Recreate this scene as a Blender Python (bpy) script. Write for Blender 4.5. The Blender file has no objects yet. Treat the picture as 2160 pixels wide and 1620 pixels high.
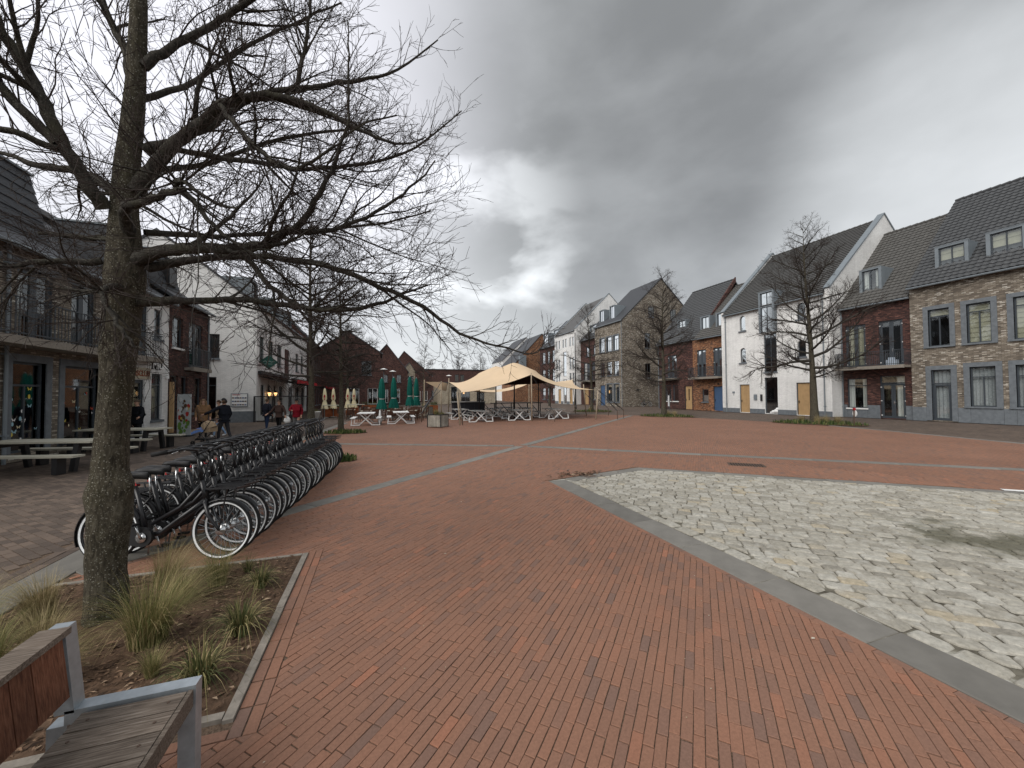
import bpy, bmesh, math, random
import numpy as np
from mathutils import Vector, Matrix

R = math.radians
scene = bpy.context.scene
C = scene.collection
rng = random.Random(7)

# ------------------------------------------------------------------ camera
YAW, PITCH, ROLL = R(19.0), R(1.5), R(0.3)
fw = Vector((math.sin(YAW)*math.cos(PITCH), math.cos(YAW)*math.cos(PITCH), math.sin(PITCH)))
r0 = Vector((math.cos(YAW), -math.sin(YAW), 0))
u0 = r0.cross(fw)
rt = math.cos(ROLL)*r0 - math.sin(ROLL)*u0
up = math.sin(ROLL)*r0 + math.cos(ROLL)*u0
cd = bpy.data.cameras.new('camera')
cam = bpy.data.objects.new('camera', cd); C.objects.link(cam)
cd.sensor_width = 36.0; cd.lens = 36.0*811.0/2160.0
cd.clip_start = 0.05; cd.clip_end = 2000
cam.matrix_world = Matrix(((rt.x, up.x, -fw.x, 0), (rt.y, up.y, -fw.y, 0), (rt.z, up.z, -fw.z, 1.9), (0, 0, 0, 1)))
scene.camera = cam

# ------------------------------------------------------------------ light and sky
SUN_EL, SUN_AZ = R(42), R(-118)          # azimuth from +Y towards +X
sun_dir = Vector((math.sin(SUN_AZ)*math.cos(SUN_EL), math.cos(SUN_AZ)*math.cos(SUN_EL), math.sin(SUN_EL)))
sl = bpy.data.lights.new('sun', 'SUN'); sl.energy = 1.5; sl.angle = R(50); sl.color = (1.0, 0.955, 0.9)
so = bpy.data.objects.new('sun', sl); C.objects.link(so)
so.rotation_euler = (-sun_dir).to_track_quat('-Z', 'Y').to_euler()
so.location = sun_dir*60

def nd(nt, typ, ins=None, **props):
    n = nt.nodes.new(typ)
    for k, v in props.items(): setattr(n, k, v)
    for k, v in (ins or {}).items():
        s = n.inputs[k]
        if isinstance(v, bpy.types.NodeSocket): nt.links.new(v, s)
        else: s.default_value = v
    return n
def math_(nt, op, a, b=0.0, c=0.0, clamp=False):
    n = nd(nt, 'ShaderNodeMath', {0: a, 1: b, 2: c}, operation=op); n.use_clamp = clamp
    return n.outputs[0]
def vm(nt, op, a, b=(0, 0, 0)):
    n = nd(nt, 'ShaderNodeVectorMath', {0: a, 1: b}, operation=op)
    return n
def ramp(nt, fac, stops, interp='LINEAR'):
    n = nt.nodes.new('ShaderNodeValToRGB'); n.color_ramp.interpolation = interp
    e = n.color_ramp.elements
    while len(e) < len(stops): e.new(0.5)
    for i, (p, c) in enumerate(stops):
        e[i].position = p; e[i].color = (c[0], c[1], c[2], 1) if not isinstance(c, float) else (c, c, c, 1)
    nt.links.new(fac, n.inputs[0])
    return n.outputs[0]
def mixc(nt, fac, a, b, blend='MIX'):
    n = nt.nodes.new('ShaderNodeMix'); n.data_type = 'RGBA'; n.blend_type = blend
    for s, v in ((n.inputs[0], fac), (n.inputs[6], a), (n.inputs[7], b)):
        if isinstance(v, bpy.types.NodeSocket): nt.links.new(v, s)
        elif isinstance(v, (int, float)): s.default_value = v if s.type == 'VALUE' else (v, v, v, 1)
        else: s.default_value = (v[0], v[1], v[2], 1)
    return n.outputs[2]

world = bpy.data.worlds.new('World'); scene.world = world; world.use_nodes = True
wt = world.node_tree; wt.nodes.clear()
SKYS = 0.10
sky = nd(wt, 'ShaderNodeTexSky', sky_type='NISHITA', sun_disc=False, sun_elevation=SUN_EL, sun_rotation=SUN_AZ)
tc = nd(wt, 'ShaderNodeTexCoord').outputs['Generated']
sep = nd(wt, 'ShaderNodeSeparateXYZ', {0: tc})
zc = math_(wt, 'MAXIMUM', sep.outputs[2], 0.0)
zz = math_(wt, 'ADD', zc, 0.14)
cu = math_(wt, 'DIVIDE', sep.outputs[0], zz); cv = math_(wt, 'DIVIDE', sep.outputs[1], zz)
cp = nd(wt, 'ShaderNodeCombineXYZ', {0: cu, 1: cv}).outputs[0]
# long soft banks of stratocumulus lying across the view, with finer billows
mp = nd(wt, 'ShaderNodeMapping', {0: cp, 'Rotation': (0, 0, R(38)), 'Scale': (0.26, 0.40, 1), 'Location': (1.35, 0.35, 0)}).outputs[0]
n1 = nd(wt, 'ShaderNodeTexNoise', {0: mp, 'Scale': 1.0, 'Detail': 2.0, 'Roughness': 0.4, 'Distortion': 0.1}).outputs[0]
mp2 = nd(wt, 'ShaderNodeMapping', {0: tc, 'Scale': (1.0, 1.0, 1.9), 'Rotation': (0.0, R(24), 0.0)}).outputs[0]
n2 = nd(wt, 'ShaderNodeTexNoise', {0: mp2, 'Scale': 3.4, 'Detail': 5.0, 'Roughness': 0.5, 'Distortion': 0.12}).outputs[0]
nn = math_(wt, 'ADD', math_(wt, 'MULTIPLY', n1, 0.5), math_(wt, 'MULTIPLY', n2, 0.5))
def lobe(d, lo, hi, pw=1.0):
    dv = Vector(d).normalized()
    dt = vm(wt, 'DOT_PRODUCT', tc, tuple(dv)).outputs['Value']
    m = nd(wt, 'ShaderNodeMapRange', {0: dt, 1: lo, 2: hi, 3: 0.0, 4: 1.0}, interpolation_type='SMOOTHSTEP').outputs[0]
    return m
def pxdir(px, py):
    return fw*811 + rt*(px-1080) + up*(810-py)
# density: 1 = thick dark cloud, 0 = thin bright cloud
glow = lobe(pxdir(470, 160), 0.80, 1.0)
thick = lobe(pxdir(1560, 190), 0.68, 0.98)
gap1 = lobe(pxdir(985, 480), 0.955, 1.0)
gap2 = lobe(pxdir(1130, 700), 0.965, 1.0)
gap3 = lobe(pxdir(2130, 430), 0.93, 1.0)
b = ramp(wt, nn, [(0.30, 0.52), (0.45, 0.44), (0.58, 0.39), (0.75, 0.35)])
tk = math_(wt, 'MULTIPLY', thick, ramp(wt, n2, [(0.35, 0.88), (0.65, 1.06)]))
b = math_(wt, 'MULTIPLY', b, math_(wt, 'SUBTRACT', 1.0, math_(wt, 'MULTIPLY', tk, 0.565, clamp=True)))
b = math_(wt, 'ADD', b, math_(wt, 'MULTIPLY', glow, 0.16))
gaps = math_(wt, 'ADD', gap1, gap2)
g2 = math_(wt, 'MULTIPLY', ramp(wt, n2, [(0.40, 1.0), (0.56, 0.0)]), gaps)
b = math_(wt, 'ADD', b, math_(wt, 'MULTIPLY', g2, 0.21))
b = math_(wt, 'ADD', b, math_(wt, 'MULTIPLY', gap3, 0.21))
hz = nd(wt, 'ShaderNodeMapRange', {0: sep.outputs[2], 1: 0.0, 2: 0.15, 3: 0.06, 4: 0.0}).outputs[0]
b = math_(wt, 'ADD', b, hz)
tint = mixc(wt, nn, (0.955, 0.985, 1.02), (0.955, 0.99, 1.0))
tint = mixc(wt, glow, tint, (0.98, 0.985, 1.06))
cl = mixc(wt, 1.0, tint, nd(wt, 'ShaderNodeCombineColor', {0: b, 1: b, 2: b}).outputs[0], 'MULTIPLY')
cl10 = vm(wt, 'SCALE', cl); cl10.inputs['Scale'].default_value = 1.0/SKYS
skc = mixc(wt, 0.97, sky.outputs[0], cl10.outputs[0])
bg = nd(wt, 'ShaderNodeBackground', {'Color': skc, 'Strength': SKYS})
wo = nd(wt, 'ShaderNodeOutputWorld', {'Surface': bg.outputs[0]})

vs = scene.view_settings
vs.view_transform = 'Standard'; vs.look = 'None'; vs.exposure = 0.85; vs.gamma = 1.0; vs.use_curve_mapping = False
scene.render.film_transparent = False
scene.cycles.max_bounces = 6; scene.cycles.diffuse_bounces = 3; scene.cycles.glossy_bounces = 3
scene.cycles.transmission_bounces = 4; scene.cycles.transparent_max_bounces = 8

# ------------------------------------------------------------------ materials
MATS = {}
def newmat(name):
    m = bpy.data.materials.new(name); m.use_nodes = True; MATS[name] = m
    nt = m.node_tree; bs = nt.nodes['Principled BSDF']
    return m, nt, bs
def setb(nt, bs, **k):
    names = dict(base='Base Color', rough='Roughness', spec='Specular IOR Level', metal='Metallic', norm='Normal', trans='Transmission Weight', sheen='Sheen Weight')
    for a, v in k.items():
        s = bs.inputs[names[a]]
        if isinstance(v, bpy.types.NodeSocket): nt.links.new(v, s)
        elif isinstance(v, tuple) and len(v) == 3: s.default_value = (*v, 1)
        else: s.default_value = v
def plain(name, col, rough=0.7, spec=0.3, metal=0.0, var=0.12, scale=6.0, bump=0.0, objvar=0.0):
    m, nt, bs = newmat(name)
    pos = nd(nt, 'ShaderNodeTexCoord').outputs['Object']
    n = nd(nt, 'ShaderNodeTexNoise', {0: pos, 'Scale': scale, 'Detail': 5.0, 'Roughness': 0.6}).outputs[0]
    f = nd(nt, 'ShaderNodeMapRange', {0: n, 1: 0.25, 2: 0.75, 3: 1-var, 4: 1+var}).outputs[0]
    if objvar:
        orr = nd(nt, 'ShaderNodeObjectInfo').outputs['Random']
        f = math_(nt, 'MULTIPLY', f, nd(nt, 'ShaderNodeMapRange', {0: orr, 3: 1-objvar, 4: 1+objvar}).outputs[0])
    sc = vm(nt, 'SCALE', col); nt.links.new(f, sc.inputs['Scale'])
    setb(nt, bs, base=sc.outputs[0], rough=rough, spec=spec, metal=metal)
    if bump:
        bn = nd(nt, 'ShaderNodeBump', {'Height': n, 'Strength': bump, 'Distance': 0.02})
        setb(nt, bs, norm=bn.outputs[0])
    return m
def brickmat(name, stops, mortar, w=0.215, h=0.07, ms=0.010, bump=0.5, rough=0.85, stain=0.18):
    m, nt, bs = newmat(name)
    pos = nd(nt, 'ShaderNodeNewGeometry').outputs['Position']
    s = nd(nt, 'ShaderNodeSeparateXYZ', {0: pos})
    u = math_(nt, 'ADD', s.outputs[0], s.outputs[1])
    v = nd(nt, 'ShaderNodeCombineXYZ', {0: u, 1: s.outputs[2]}).outputs[0]
    bt = nd(nt, 'ShaderNodeTexBrick', {'Vector': v, 'Color1': (0, 0, 0, 1), 'Color2': (1, 1, 1, 1), 'Mortar': (0.5, 0.5, 0.5, 1), 'Scale': 1.0,
        'Mortar Size': ms, 'Mortar Smooth': 0.15, 'Bias': 0.0, 'Brick Width': w, 'Row Height': h}, offset=0.5)
    c = ramp(nt, bt.outputs['Color'], stops)
    n = nd(nt, 'ShaderNodeTexNoise', {0: pos, 'Scale': 28.0, 'Detail': 4.0}).outputs[0]
    big = nd(nt, 'ShaderNodeTexNoise', {0: pos, 'Scale': 0.55, 'Detail': 5.0, 'Roughness': 0.6}).outputs[0]
    f = math_(nt, 'MULTIPLY', nd(nt, 'ShaderNodeMapRange', {0: n, 1: 0.3, 2: 0.7, 3: 0.86, 4: 1.12}).outputs[0],
              nd(nt, 'ShaderNodeMapRange', {0: big, 1: 0.3, 2: 0.7, 3: 1-stain, 4: 1+stain}).outputs[0])
    stv = nd(nt, 'ShaderNodeMapping', {0: pos, 'Scale': (3.2, 3.2, 0.22)}).outputs[0]
    stn = nd(nt, 'ShaderNodeTexNoise', {0: stv, 'Scale': 1.0, 'Detail': 6.0, 'Roughness': 0.7}).outputs[0]
    f = math_(nt, 'MULTIPLY', f, nd(nt, 'ShaderNodeMapRange', {0: stn, 1: 0.36, 2: 0.56, 3: 1-stain*0.7, 4: 1.03}).outputs[0])
    sc = vm(nt, 'SCALE', mixc(nt, bt.outputs['Fac'], c, mortar)); nt.links.new(f, sc.inputs['Scale'])
    hgt = math_(nt, 'SUBTRACT', math_(nt, 'MULTIPLY', n, 0.35), bt.outputs['Fac'])
    bn = nd(nt, 'ShaderNodeBump', {'Height': hgt, 'Strength': bump, 'Distance': 0.008})
    setb(nt, bs, base=sc.outputs[0], rough=rough, spec=0.2, norm=bn.outputs[0])
    return m
M_GREYBRICK = brickmat('beige grey brick', [(0.0, (0.105, 0.086, 0.070)), (0.3, (0.165, 0.136, 0.108)), (0.6, (0.235, 0.198, 0.157)), (0.85, (0.33, 0.29, 0.238)), (1.0, (0.54, 0.505, 0.445))], (0.13, 0.115, 0.095), w=0.22, h=0.068, ms=0.011)
M_BROWNBRICK = brickmat('dark red brown brick', [(0.0, (0.035, 0.019, 0.018)), (0.5, (0.085, 0.04, 0.034)), (0.85, (0.12, 0.055, 0.045)), (1.0, (0.19, 0.09, 0.07))], (0.045, 0.034, 0.032))
M_ORANGEBRICK = brickmat('orange brown brick', [(0.0, (0.05, 0.028, 0.022)), (0.35, (0.19, 0.075, 0.038)), (0.7, (0.29, 0.115, 0.05)), (1.0, (0.40, 0.22, 0.12))], (0.15, 0.115, 0.085))
M_WHITEBRICK = brickmat('white painted brick', [(0.0, (0.72, 0.715, 0.70)), (1.0, (0.82, 0.815, 0.80))], (0.66, 0.655, 0.645), bump=1.0, rough=0.7, stain=0.10)
M_CREAMBRICK = brickmat('cream brick', [(0.0, (0.28, 0.23, 0.17)), (1.0, (0.52, 0.45, 0.34))], (0.3, 0.27, 0.22))
M_STONE = plain('blue grey stone', (0.135, 0.15, 0.165), 0.75, 0.3, var=0.22, scale=5, bump=0.15)
M_FRAME = plain('anthracite frame paint', (0.045, 0.054, 0.064), 0.45, 0.4, var=0.06)
M_ZINC = plain('zinc cladding', (0.17, 0.195, 0.215), 0.5, 0.4, var=0.12, scale=2.5)
M_SLATE = plain('dark slate', (0.045, 0.048, 0.054), 0.65, 0.35, var=0.3, scale=9)
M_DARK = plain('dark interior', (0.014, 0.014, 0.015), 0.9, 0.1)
M_BLACK = plain('black steel', (0.016, 0.016, 0.018), 0.45, 0.45, var=0.1)
M_OAK = plain('oak door', (0.40, 0.26, 0.13), 0.55, 0.3, var=0.14, scale=3)
M_BLUEDOOR = plain('blue door paint', (0.05, 0.095, 0.18), 0.5, 0.35)
M_WHITE = plain('white paint', (0.76, 0.76, 0.75), 0.55, 0.35, var=0.05)
M_BLIND = plain('cream blind', (0.46, 0.44, 0.33), 0.85, 0.1, var=0.12, scale=10)
M_CURTAIN = plain('pale net curtain', (0.38, 0.40, 0.41), 0.9, 0.1, var=0.3, scale=14)
M_WHITECURT = plain('white curtain', (0.62, 0.63, 0.60), 0.9, 0.1, var=0.15, scale=14)
M_STEEL = plain('galvanised steel', (0.36, 0.40, 0.43), 0.42, 0.5, metal=0.55, var=0.2, scale=14)
M_CHROME = plain('polished alloy', (0.62, 0.63, 0.64), 0.25, 0.5, metal=0.9, var=0.05)
M_RUBBER = plain('tyre rubber', (0.017, 0.017, 0.018), 0.8, 0.25)
M_REFLECT = plain('white reflective strip', (0.80, 0.82, 0.83), 0.4, 0.4, var=0.04)
M_BIKE = plain('black bicycle enamel', (0.012, 0.012, 0.014), 0.32, 0.5)
M_LEATHER = plain('black saddle vinyl', (0.012, 0.012, 0.013), 0.5, 0.35)
M_CORTEN = plain('rusty steel', (0.23, 0.072, 0.03), 0.85, 0.15, var=0.35, scale=4)
M_GREEN = plain('green parasol cloth', (0.008, 0.085, 0.068), 0.85, 0.1, var=0.2)
M_CREAM = plain('cream parasol cloth', (0.68, 0.60, 0.40), 0.85, 0.1, var=0.1)
M_RED = plain('red awning cloth', (0.36, 0.018, 0.025), 0.8, 0.1, var=0.15)
M_POLE = plain('pale timber pole', (0.33, 0.27, 0.20), 0.75, 0.2, var=0.25, scale=4)
M_TABLEWOOD = plain('weathered pale wood', (0.42, 0.40, 0.33), 0.75, 0.2, var=0.18, scale=3)
M_GREYTOP = plain('grey table board', (0.30, 0.30, 0.29), 0.65, 0.3, var=0.1)
M_CAFE = plain('brown wicker', (0.085, 0.042, 0.028), 0.8, 0.2, var=0.3, scale=30)
M_SOIL = plain('brown soil', (0.100, 0.064, 0.043), 0.95, 0.1, var=0.5, scale=14, bump=1.0)
M_EDGE = plain('concrete edging', (0.24, 0.215, 0.185), 0.9, 0.15, var=0.25, scale=18, bump=0.3)
M_KERB = plain('grey kerb stone', (0.175, 0.166, 0.15), 0.85, 0.2, var=0.2, scale=3.5, bump=0.25, objvar=0.13)
M_IRON = plain('rusty iron grate', (0.09, 0.06, 0.045), 0.8, 0.3, var=0.3, scale=20)
def stripewood(name, c1, c2, c3, ax=0, rough=0.75):
    m, nt, bs = newmat(name)
    pos = nd(nt, 'ShaderNodeTexCoord').outputs['Object']
    sc = [75.0, 75.0, 75.0]; sc[ax] = 4.5
    mpn = nd(nt, 'ShaderNodeMapping', {0: pos, 'Scale': tuple(sc)}).outputs[0]
    n = nd(nt, 'ShaderNodeTexNoise', {0: mpn, 'Scale': 1.6, 'Detail': 6.0, 'Roughness': 0.65}).outputs[0]
    big = nd(nt, 'ShaderNodeTexNoise', {0: pos, 'Scale': 3.0, 'Detail': 4.0}).outputs[0]
    orr = nd(nt, 'ShaderNodeObjectInfo').outputs['Random']
    c = ramp(nt, n, [(0.32, c1), (0.5, c2), (0.7, c3)])
    f = math_(nt, 'MULTIPLY', nd(nt, 'ShaderNodeMapRange', {0: big, 1: 0.3, 2: 0.7, 3: 0.72, 4: 1.25}).outputs[0], nd(nt, 'ShaderNodeMapRange', {0: orr, 3: 0.82, 4: 1.18}).outputs[0])
    s = vm(nt, 'SCALE', c); nt.links.new(f, s.inputs['Scale'])
    bn = nd(nt, 'ShaderNodeBump', {'Height': n, 'Strength': 0.5, 'Distance': 0.004})
    setb(nt, bs, base=s.outputs[0], rough=rough, spec=0.25, norm=bn.outputs[0])
    return m
M_SLAT = stripewood('weathered grey brown hardwood', (0.065, 0.050, 0.040), (0.145, 0.115, 0.092), (0.26, 0.22, 0.185), 0)
M_REDWOOD = stripewood('reddish hardwood', (0.060, 0.024, 0.014), (0.125, 0.050, 0.028), (0.185, 0.088, 0.054), 2)
M_PLANTER = stripewood('greyed planter boards', (0.16, 0.145, 0.12), (0.33, 0.31, 0.265), (0.45, 0.43, 0.38), 2)

def glassmat():
    m, nt, bs = newmat('window glass')
    nt.nodes.remove(bs)
    tr = nd(nt, 'ShaderNodeBsdfTransparent', {'Color': (0.82, 0.85, 0.85, 1)})
    gl = nd(nt, 'ShaderNodeBsdfGlossy', {'Color': (0.9, 0.93, 0.95, 1), 'Roughness': 0.03})
    fr = nd(nt, 'ShaderNodeFresnel', {'IOR': 1.6}).outputs[0]
    f = math_(nt, 'ADD', math_(nt, 'MULTIPLY', fr, 0.9), 0.10, clamp=True)
    mx = nd(nt, 'ShaderNodeMixShader', {0: f, 1: tr.outputs[0], 2: gl.outputs[0]})
    nt.links.new(mx.outputs[0], nt.nodes['Material Output'].inputs[0])
    return m
M_GLASS = glassmat()
def emit(name, col, st):
    m, nt, bs = newmat(name)
    bs.inputs['Base Color'].default_value = (*col, 1)
    bs.inputs['Emission Color'].default_value = (*col, 1); bs.inputs['Emission Strength'].default_value = st
    return m
M_LAMP = emit('warm lamp glow', (1.0, 0.55, 0.22), 1.1)

# paving bricks: one colour per brick (island or object), speckle and dirt
def paver(name, stops, src, speck=1.0, wear=None):
    m, nt, bs = newmat(name)
    geo = nd(nt, 'ShaderNodeNewGeometry')
    r = geo.outputs['Random Per Island'] if src == 'island' else nd(nt, 'ShaderNodeObjectInfo').outputs['Random']
    pos = geo.outputs['Position']
    c = ramp(nt, r, stops)
    n = nd(nt, 'ShaderNodeTexNoise', {0: pos, 'Scale': 55.0, 'Detail': 5.0, 'Roughness': 0.7}).outputs[0]
    big = nd(nt, 'ShaderNodeTexNoise', {0: pos, 'Scale': 0.9, 'Detail': 6.0, 'Roughness': 0.65}).outputs[0]
    f = math_(nt, 'MULTIPLY', nd(nt, 'ShaderNodeMapRange', {0: n, 1: 0.3, 2: 0.7, 3: 1-0.16*speck, 4: 1+0.16*speck}).outputs[0],
              nd(nt, 'ShaderNodeMapRange', {0: big, 1: 0.32, 2: 0.68, 3: 0.94, 4: 1.06}).outputs[0])
    gum = nd(nt, 'ShaderNodeTexVoronoi', {0: pos, 'Scale': 1.3}).outputs['Distance']
    f = math_(nt, 'MULTIPLY', f, ramp(nt, gum, [(0.016, 0.62), (0.03, 1.0)]))
    s = vm(nt, 'SCALE', c); nt.links.new(f, s.inputs['Scale'])
    v = nd(nt, 'ShaderNodeTexVoronoi', {0: pos, 'Scale': 60.0}).outputs['Distance']
    pit = ramp(nt, v, [(0.06, 0.55), (0.13, 1.0)])
    col = mixc(nt, 1.0, s.outputs[0], pit, 'MULTIPLY')
    bn = nd(nt, 'ShaderNodeBump', {'Height': n, 'Strength': 0.6, 'Distance': 0.004})
    setb(nt, bs, base=col, rough=0.8, spec=0.25, norm=bn.outputs[0])
    return m
REDS = [(0.0, (0.170, 0.106, 0.083)), (0.06, (0.200, 0.113, 0.082)), (0.3, (0.226, 0.120, 0.081)), (0.7, (0.236, 0.124, 0.083)), (0.94, (0.246, 0.125, 0.082)), (0.985, (0.266, 0.128, 0.082)), (1.0, (0.30, 0.136, 0.085))]
BROWNS = [(0.0, (0.075, 0.057, 0.047)), (0.5, (0.108, 0.082, 0.066)), (1.0, (0.145, 0.108, 0.085))]
M_PAVI = paver('red paving brick', REDS, 'island'); M_PAVO = paver('red paving brick piece', REDS, 'object')
M_DPAVI = paver('brown paving brick', BROWNS, 'island'); M_DPAVO = paver('brown paving brick piece', BROWNS, 'object')
M_JOINT = plain('joint sand', (0.115, 0.082, 0.06), 0.95, 0.1, var=0.75, scale=90)
def farpave(name, stops, joint, w, h, rot):
    m, nt, bs = newmat(name)
    pos = nd(nt, 'ShaderNodeNewGeometry').outputs['Position']
    v = nd(nt, 'ShaderNodeMapping', {0: pos, 'Rotation': (0, 0, R(-rot))}).outputs[0]
    bt = nd(nt, 'ShaderNodeTexBrick', {'Vector': v, 'Color1': (0, 0, 0, 1), 'Color2': (1, 1, 1, 1), 'Scale': 1.0, 'Mortar Size': 0.0035, 'Mortar Smooth': 0.1, 'Brick Width': w, 'Row Height': h}, offset=0.5)
    c = ramp(nt, bt.outputs['Color'], stops)
    big = nd(nt, 'ShaderNodeTexNoise', {0: pos, 'Scale': 0.5, 'Detail': 7.0, 'Roughness': 0.65}).outputs[0]
    n = nd(nt, 'ShaderNodeTexNoise', {0: pos, 'Scale': 18.0, 'Detail': 3.0}).outputs[0]
    f = math_(nt, 'MULTIPLY', nd(nt, 'ShaderNodeMapRange', {0: big, 1: 0.3, 2: 0.7, 3: 0.88, 4: 1.10}).outputs[0],
              nd(nt, 'ShaderNodeMapRange', {0: n, 1: 0.3, 2: 0.7, 3: 0.9, 4: 1.1}).outputs[0])
    s = vm(nt, 'SCALE', mixc(nt, bt.outputs['Fac'], c, joint)); nt.links.new(f, s.inputs['Scale'])
    bn = nd(nt, 'ShaderNodeBump', {'Height': math_(nt, 'SUBTRACT', 1.0, bt.outputs['Fac']), 'Strength': 0.4, 'Distance': 0.004})
    setb(nt, bs, base=s.outputs[0], rough=0.82, spec=0.22, norm=bn.outputs[0])
    return m
M_FARRED = farpave('far red paving', REDS, (0.09, 0.055, 0.042), 0.205, 0.0615, 45)
M_FARBROWN = farpave('far brown paving', BROWNS, (0.045, 0.036, 0.03), 0.21, 0.105, -45)
def cobmat(name, src):
    m, nt, bs = newmat(name)
    geo = nd(nt, 'ShaderNodeNewGeometry'); pos = geo.outputs['Position']
    r = geo.outputs['Random Per Island'] if src == 'island' else nd(nt, 'ShaderNodeObjectInfo').outputs['Random']
    c = ramp(nt, r, [(0.0, (0.25, 0.232, 0.196)), (0.3, (0.31, 0.29, 0.246)), (0.6, (0.35, 0.33, 0.283)), (0.9, (0.39, 0.373, 0.328)), (1.0, (0.36, 0.308, 0.222))])
    n = nd(nt, 'ShaderNodeTexNoise', {0: pos, 'Scale': 22.0, 'Detail': 7.0, 'Roughness': 0.75}).outputs[0]
    f = nd(nt, 'ShaderNodeMapRange', {0: n, 1: 0.28, 2: 0.72, 3: 0.62, 4: 1.28}).outputs[0]
    s = vm(nt, 'SCALE', c); nt.links.new(f, s.inputs['Scale'])
    lime = ramp(nt, nd(nt, 'ShaderNodeTexNoise', {0: pos, 'Scale': 5.0, 'Detail': 6.0, 'Roughness': 0.7}).outputs[0], [(0.52, 0.0), (0.70, 0.5)])
    col = mixc(nt, lime, s.outputs[0], (0.52, 0.51, 0.47))
    # moss and damp stain patch of its own shape
    dd = vm(nt, 'DISTANCE', pos, (7.35, 2.75, 0)).outputs['Value']
    nb = nd(nt, 'ShaderNodeTexNoise', {0: pos, 'Scale': 2.2, 'Detail': 6.0}).outputs[0]
    st = ramp(nt, math_(nt, 'ADD', dd, math_(nt, 'MULTIPLY', math_(nt, 'SUBTRACT', nb, 0.5), 3.2)), [(0.15, 0.85), (0.9, 0.0)])
    col = mixc(nt, st, col, mixc(nt, n, (0.05, 0.045, 0.03), (0.13, 0.125, 0.085)))
    bn = nd(nt, 'ShaderNodeBump', {'Height': n, 'Strength': 0.7, 'Distance': 0.012})
    setb(nt, bs, base=col, rough=0.8, spec=0.25, norm=bn.outputs[0])
    return m
M_COBI = cobmat('pale cobble', 'island'); M_COBO = cobmat('pale cobble piece', 'object')
def groutmat():
    m, nt, bs = newmat('limy cobble grout')
    pos = nd(nt, 'ShaderNodeNewGeometry').outputs['Position']
    n = nd(nt, 'ShaderNodeTexNoise', {0: pos, 'Scale': 3.0, 'Detail': 7.0, 'Roughness': 0.7}).outputs[0]
    c = ramp(nt, n, [(0.36, (0.075, 0.066, 0.052)), (0.5, (0.17, 0.157, 0.125)), (0.62, (0.40, 0.39, 0.35))])
    setb(nt, bs, base=c, rough=0.9, spec=0.15)
    return m
M_GROUT = groutmat()
def barkmat(name, dark, mid, light, lich=0.35, sc=1.0):
    m, nt, bs = newmat(name)
    pos = nd(nt, 'ShaderNodeTexCoord').outputs['Object']
    mpn = nd(nt, 'ShaderNodeMapping', {0: pos, 'Scale': (1.0, 1.0, 0.28)}).outputs[0]
    n = nd(nt, 'ShaderNodeTexNoise', {0: mpn, 'Scale': 38.0*sc, 'Detail': 6.0, 'Roughness': 0.65, 'Distortion': 0.6}).outputs[0]
    n2 = nd(nt, 'ShaderNodeTexNoise', {0: pos, 'Scale': 4.5*sc, 'Detail': 6.0, 'Roughness': 0.65}).outputs[0]
    c = ramp(nt, n, [(0.32, dark), (0.52, mid), (0.7, light)])
    v = nd(nt, 'ShaderNodeTexVoronoi', {0: pos, 'Scale': 58.0*sc, 'Randomness': 1.0}).outputs['Distance']
    v2 = nd(nt, 'ShaderNodeTexNoise', {0: pos, 'Scale': 30.0*sc, 'Detail': 4.0}).outputs[0]
    spots = math_(nt, 'MULTIPLY', ramp(nt, v, [(0.20, 1.0), (0.36, 0.0)]), ramp(nt, n2, [(0.36, 0.0), (0.52, 1.0)]))
    spots = math_(nt, 'MULTIPLY', spots, ramp(nt, v2, [(0.4, 0.2), (0.6, 1.0)]))
    c = mixc(nt, math_(nt, 'MULTIPLY', ramp(nt, n2, [(0.5, 0.0), (0.72, 1.0)]), 0.35), c, (0.062, 0.058, 0.028))
    c = mixc(nt, math_(nt, 'MULTIPLY', spots, lich), c, (0.27, 0.26, 0.215))
    bn = nd(nt, 'ShaderNodeBump', {'Height': math_(nt, 'ADD', n, math_(nt, 'MULTIPLY', spots, 0.35)), 'Strength': 0.9, 'Distance': 0.014/sc})
    setb(nt, bs, base=c, rough=0.95, spec=0.1, norm=bn.outputs[0])
    return m
M_BARK = barkmat('lichened bark', (0.024, 0.021, 0.016), (0.060, 0.052, 0.038), (0.105, 0.094, 0.072), 1.0)
M_LIMB = barkmat('limb bark', (0.022, 0.020, 0.018), (0.048, 0.044, 0.038), (0.088, 0.082, 0.072), 0.35)
M_TWIG = plain('twig bark', (0.046, 0.037, 0.033), 0.9, 0.1, var=0.3, scale=12)
def leafy(name, stops, rough=0.7):
    m, nt, bs = newmat(name)
    r = nd(nt, 'ShaderNodeNewGeometry').outputs['Random Per Island']
    setb(nt, bs, base=ramp(nt, r, stops), rough=rough, spec=0.2)
    return m
M_GRASS = leafy('ornamental grass', [(0.0, (0.085, 0.105, 0.030)), (0.45, (0.16, 0.165, 0.058)), (0.7, (0.28, 0.235, 0.105)), (1.0, (0.46, 0.36, 0.19))])
M_STRAW = leafy('straw grass', [(0.0, (0.14, 0.125, 0.045)), (0.4, (0.25, 0.20, 0.095)), (1.0, (0.45, 0.355, 0.205))])
M_SEDGE = leafy('dark sedge', [(0.0, (0.035, 0.048, 0.018)), (0.4, (0.085, 0.098, 0.034)), (0.7, (0.19, 0.17, 0.07)), (1.0, (0.42, 0.34, 0.17))])
M_MULCH = leafy('leaf litter', [(0.0, (0.045, 0.030, 0.022)), (0.5, (0.115, 0.072, 0.047)), (0.88, (0.20, 0.125, 0.08)), (1.0, (0.40, 0.30, 0.21))], 0.9)
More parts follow.
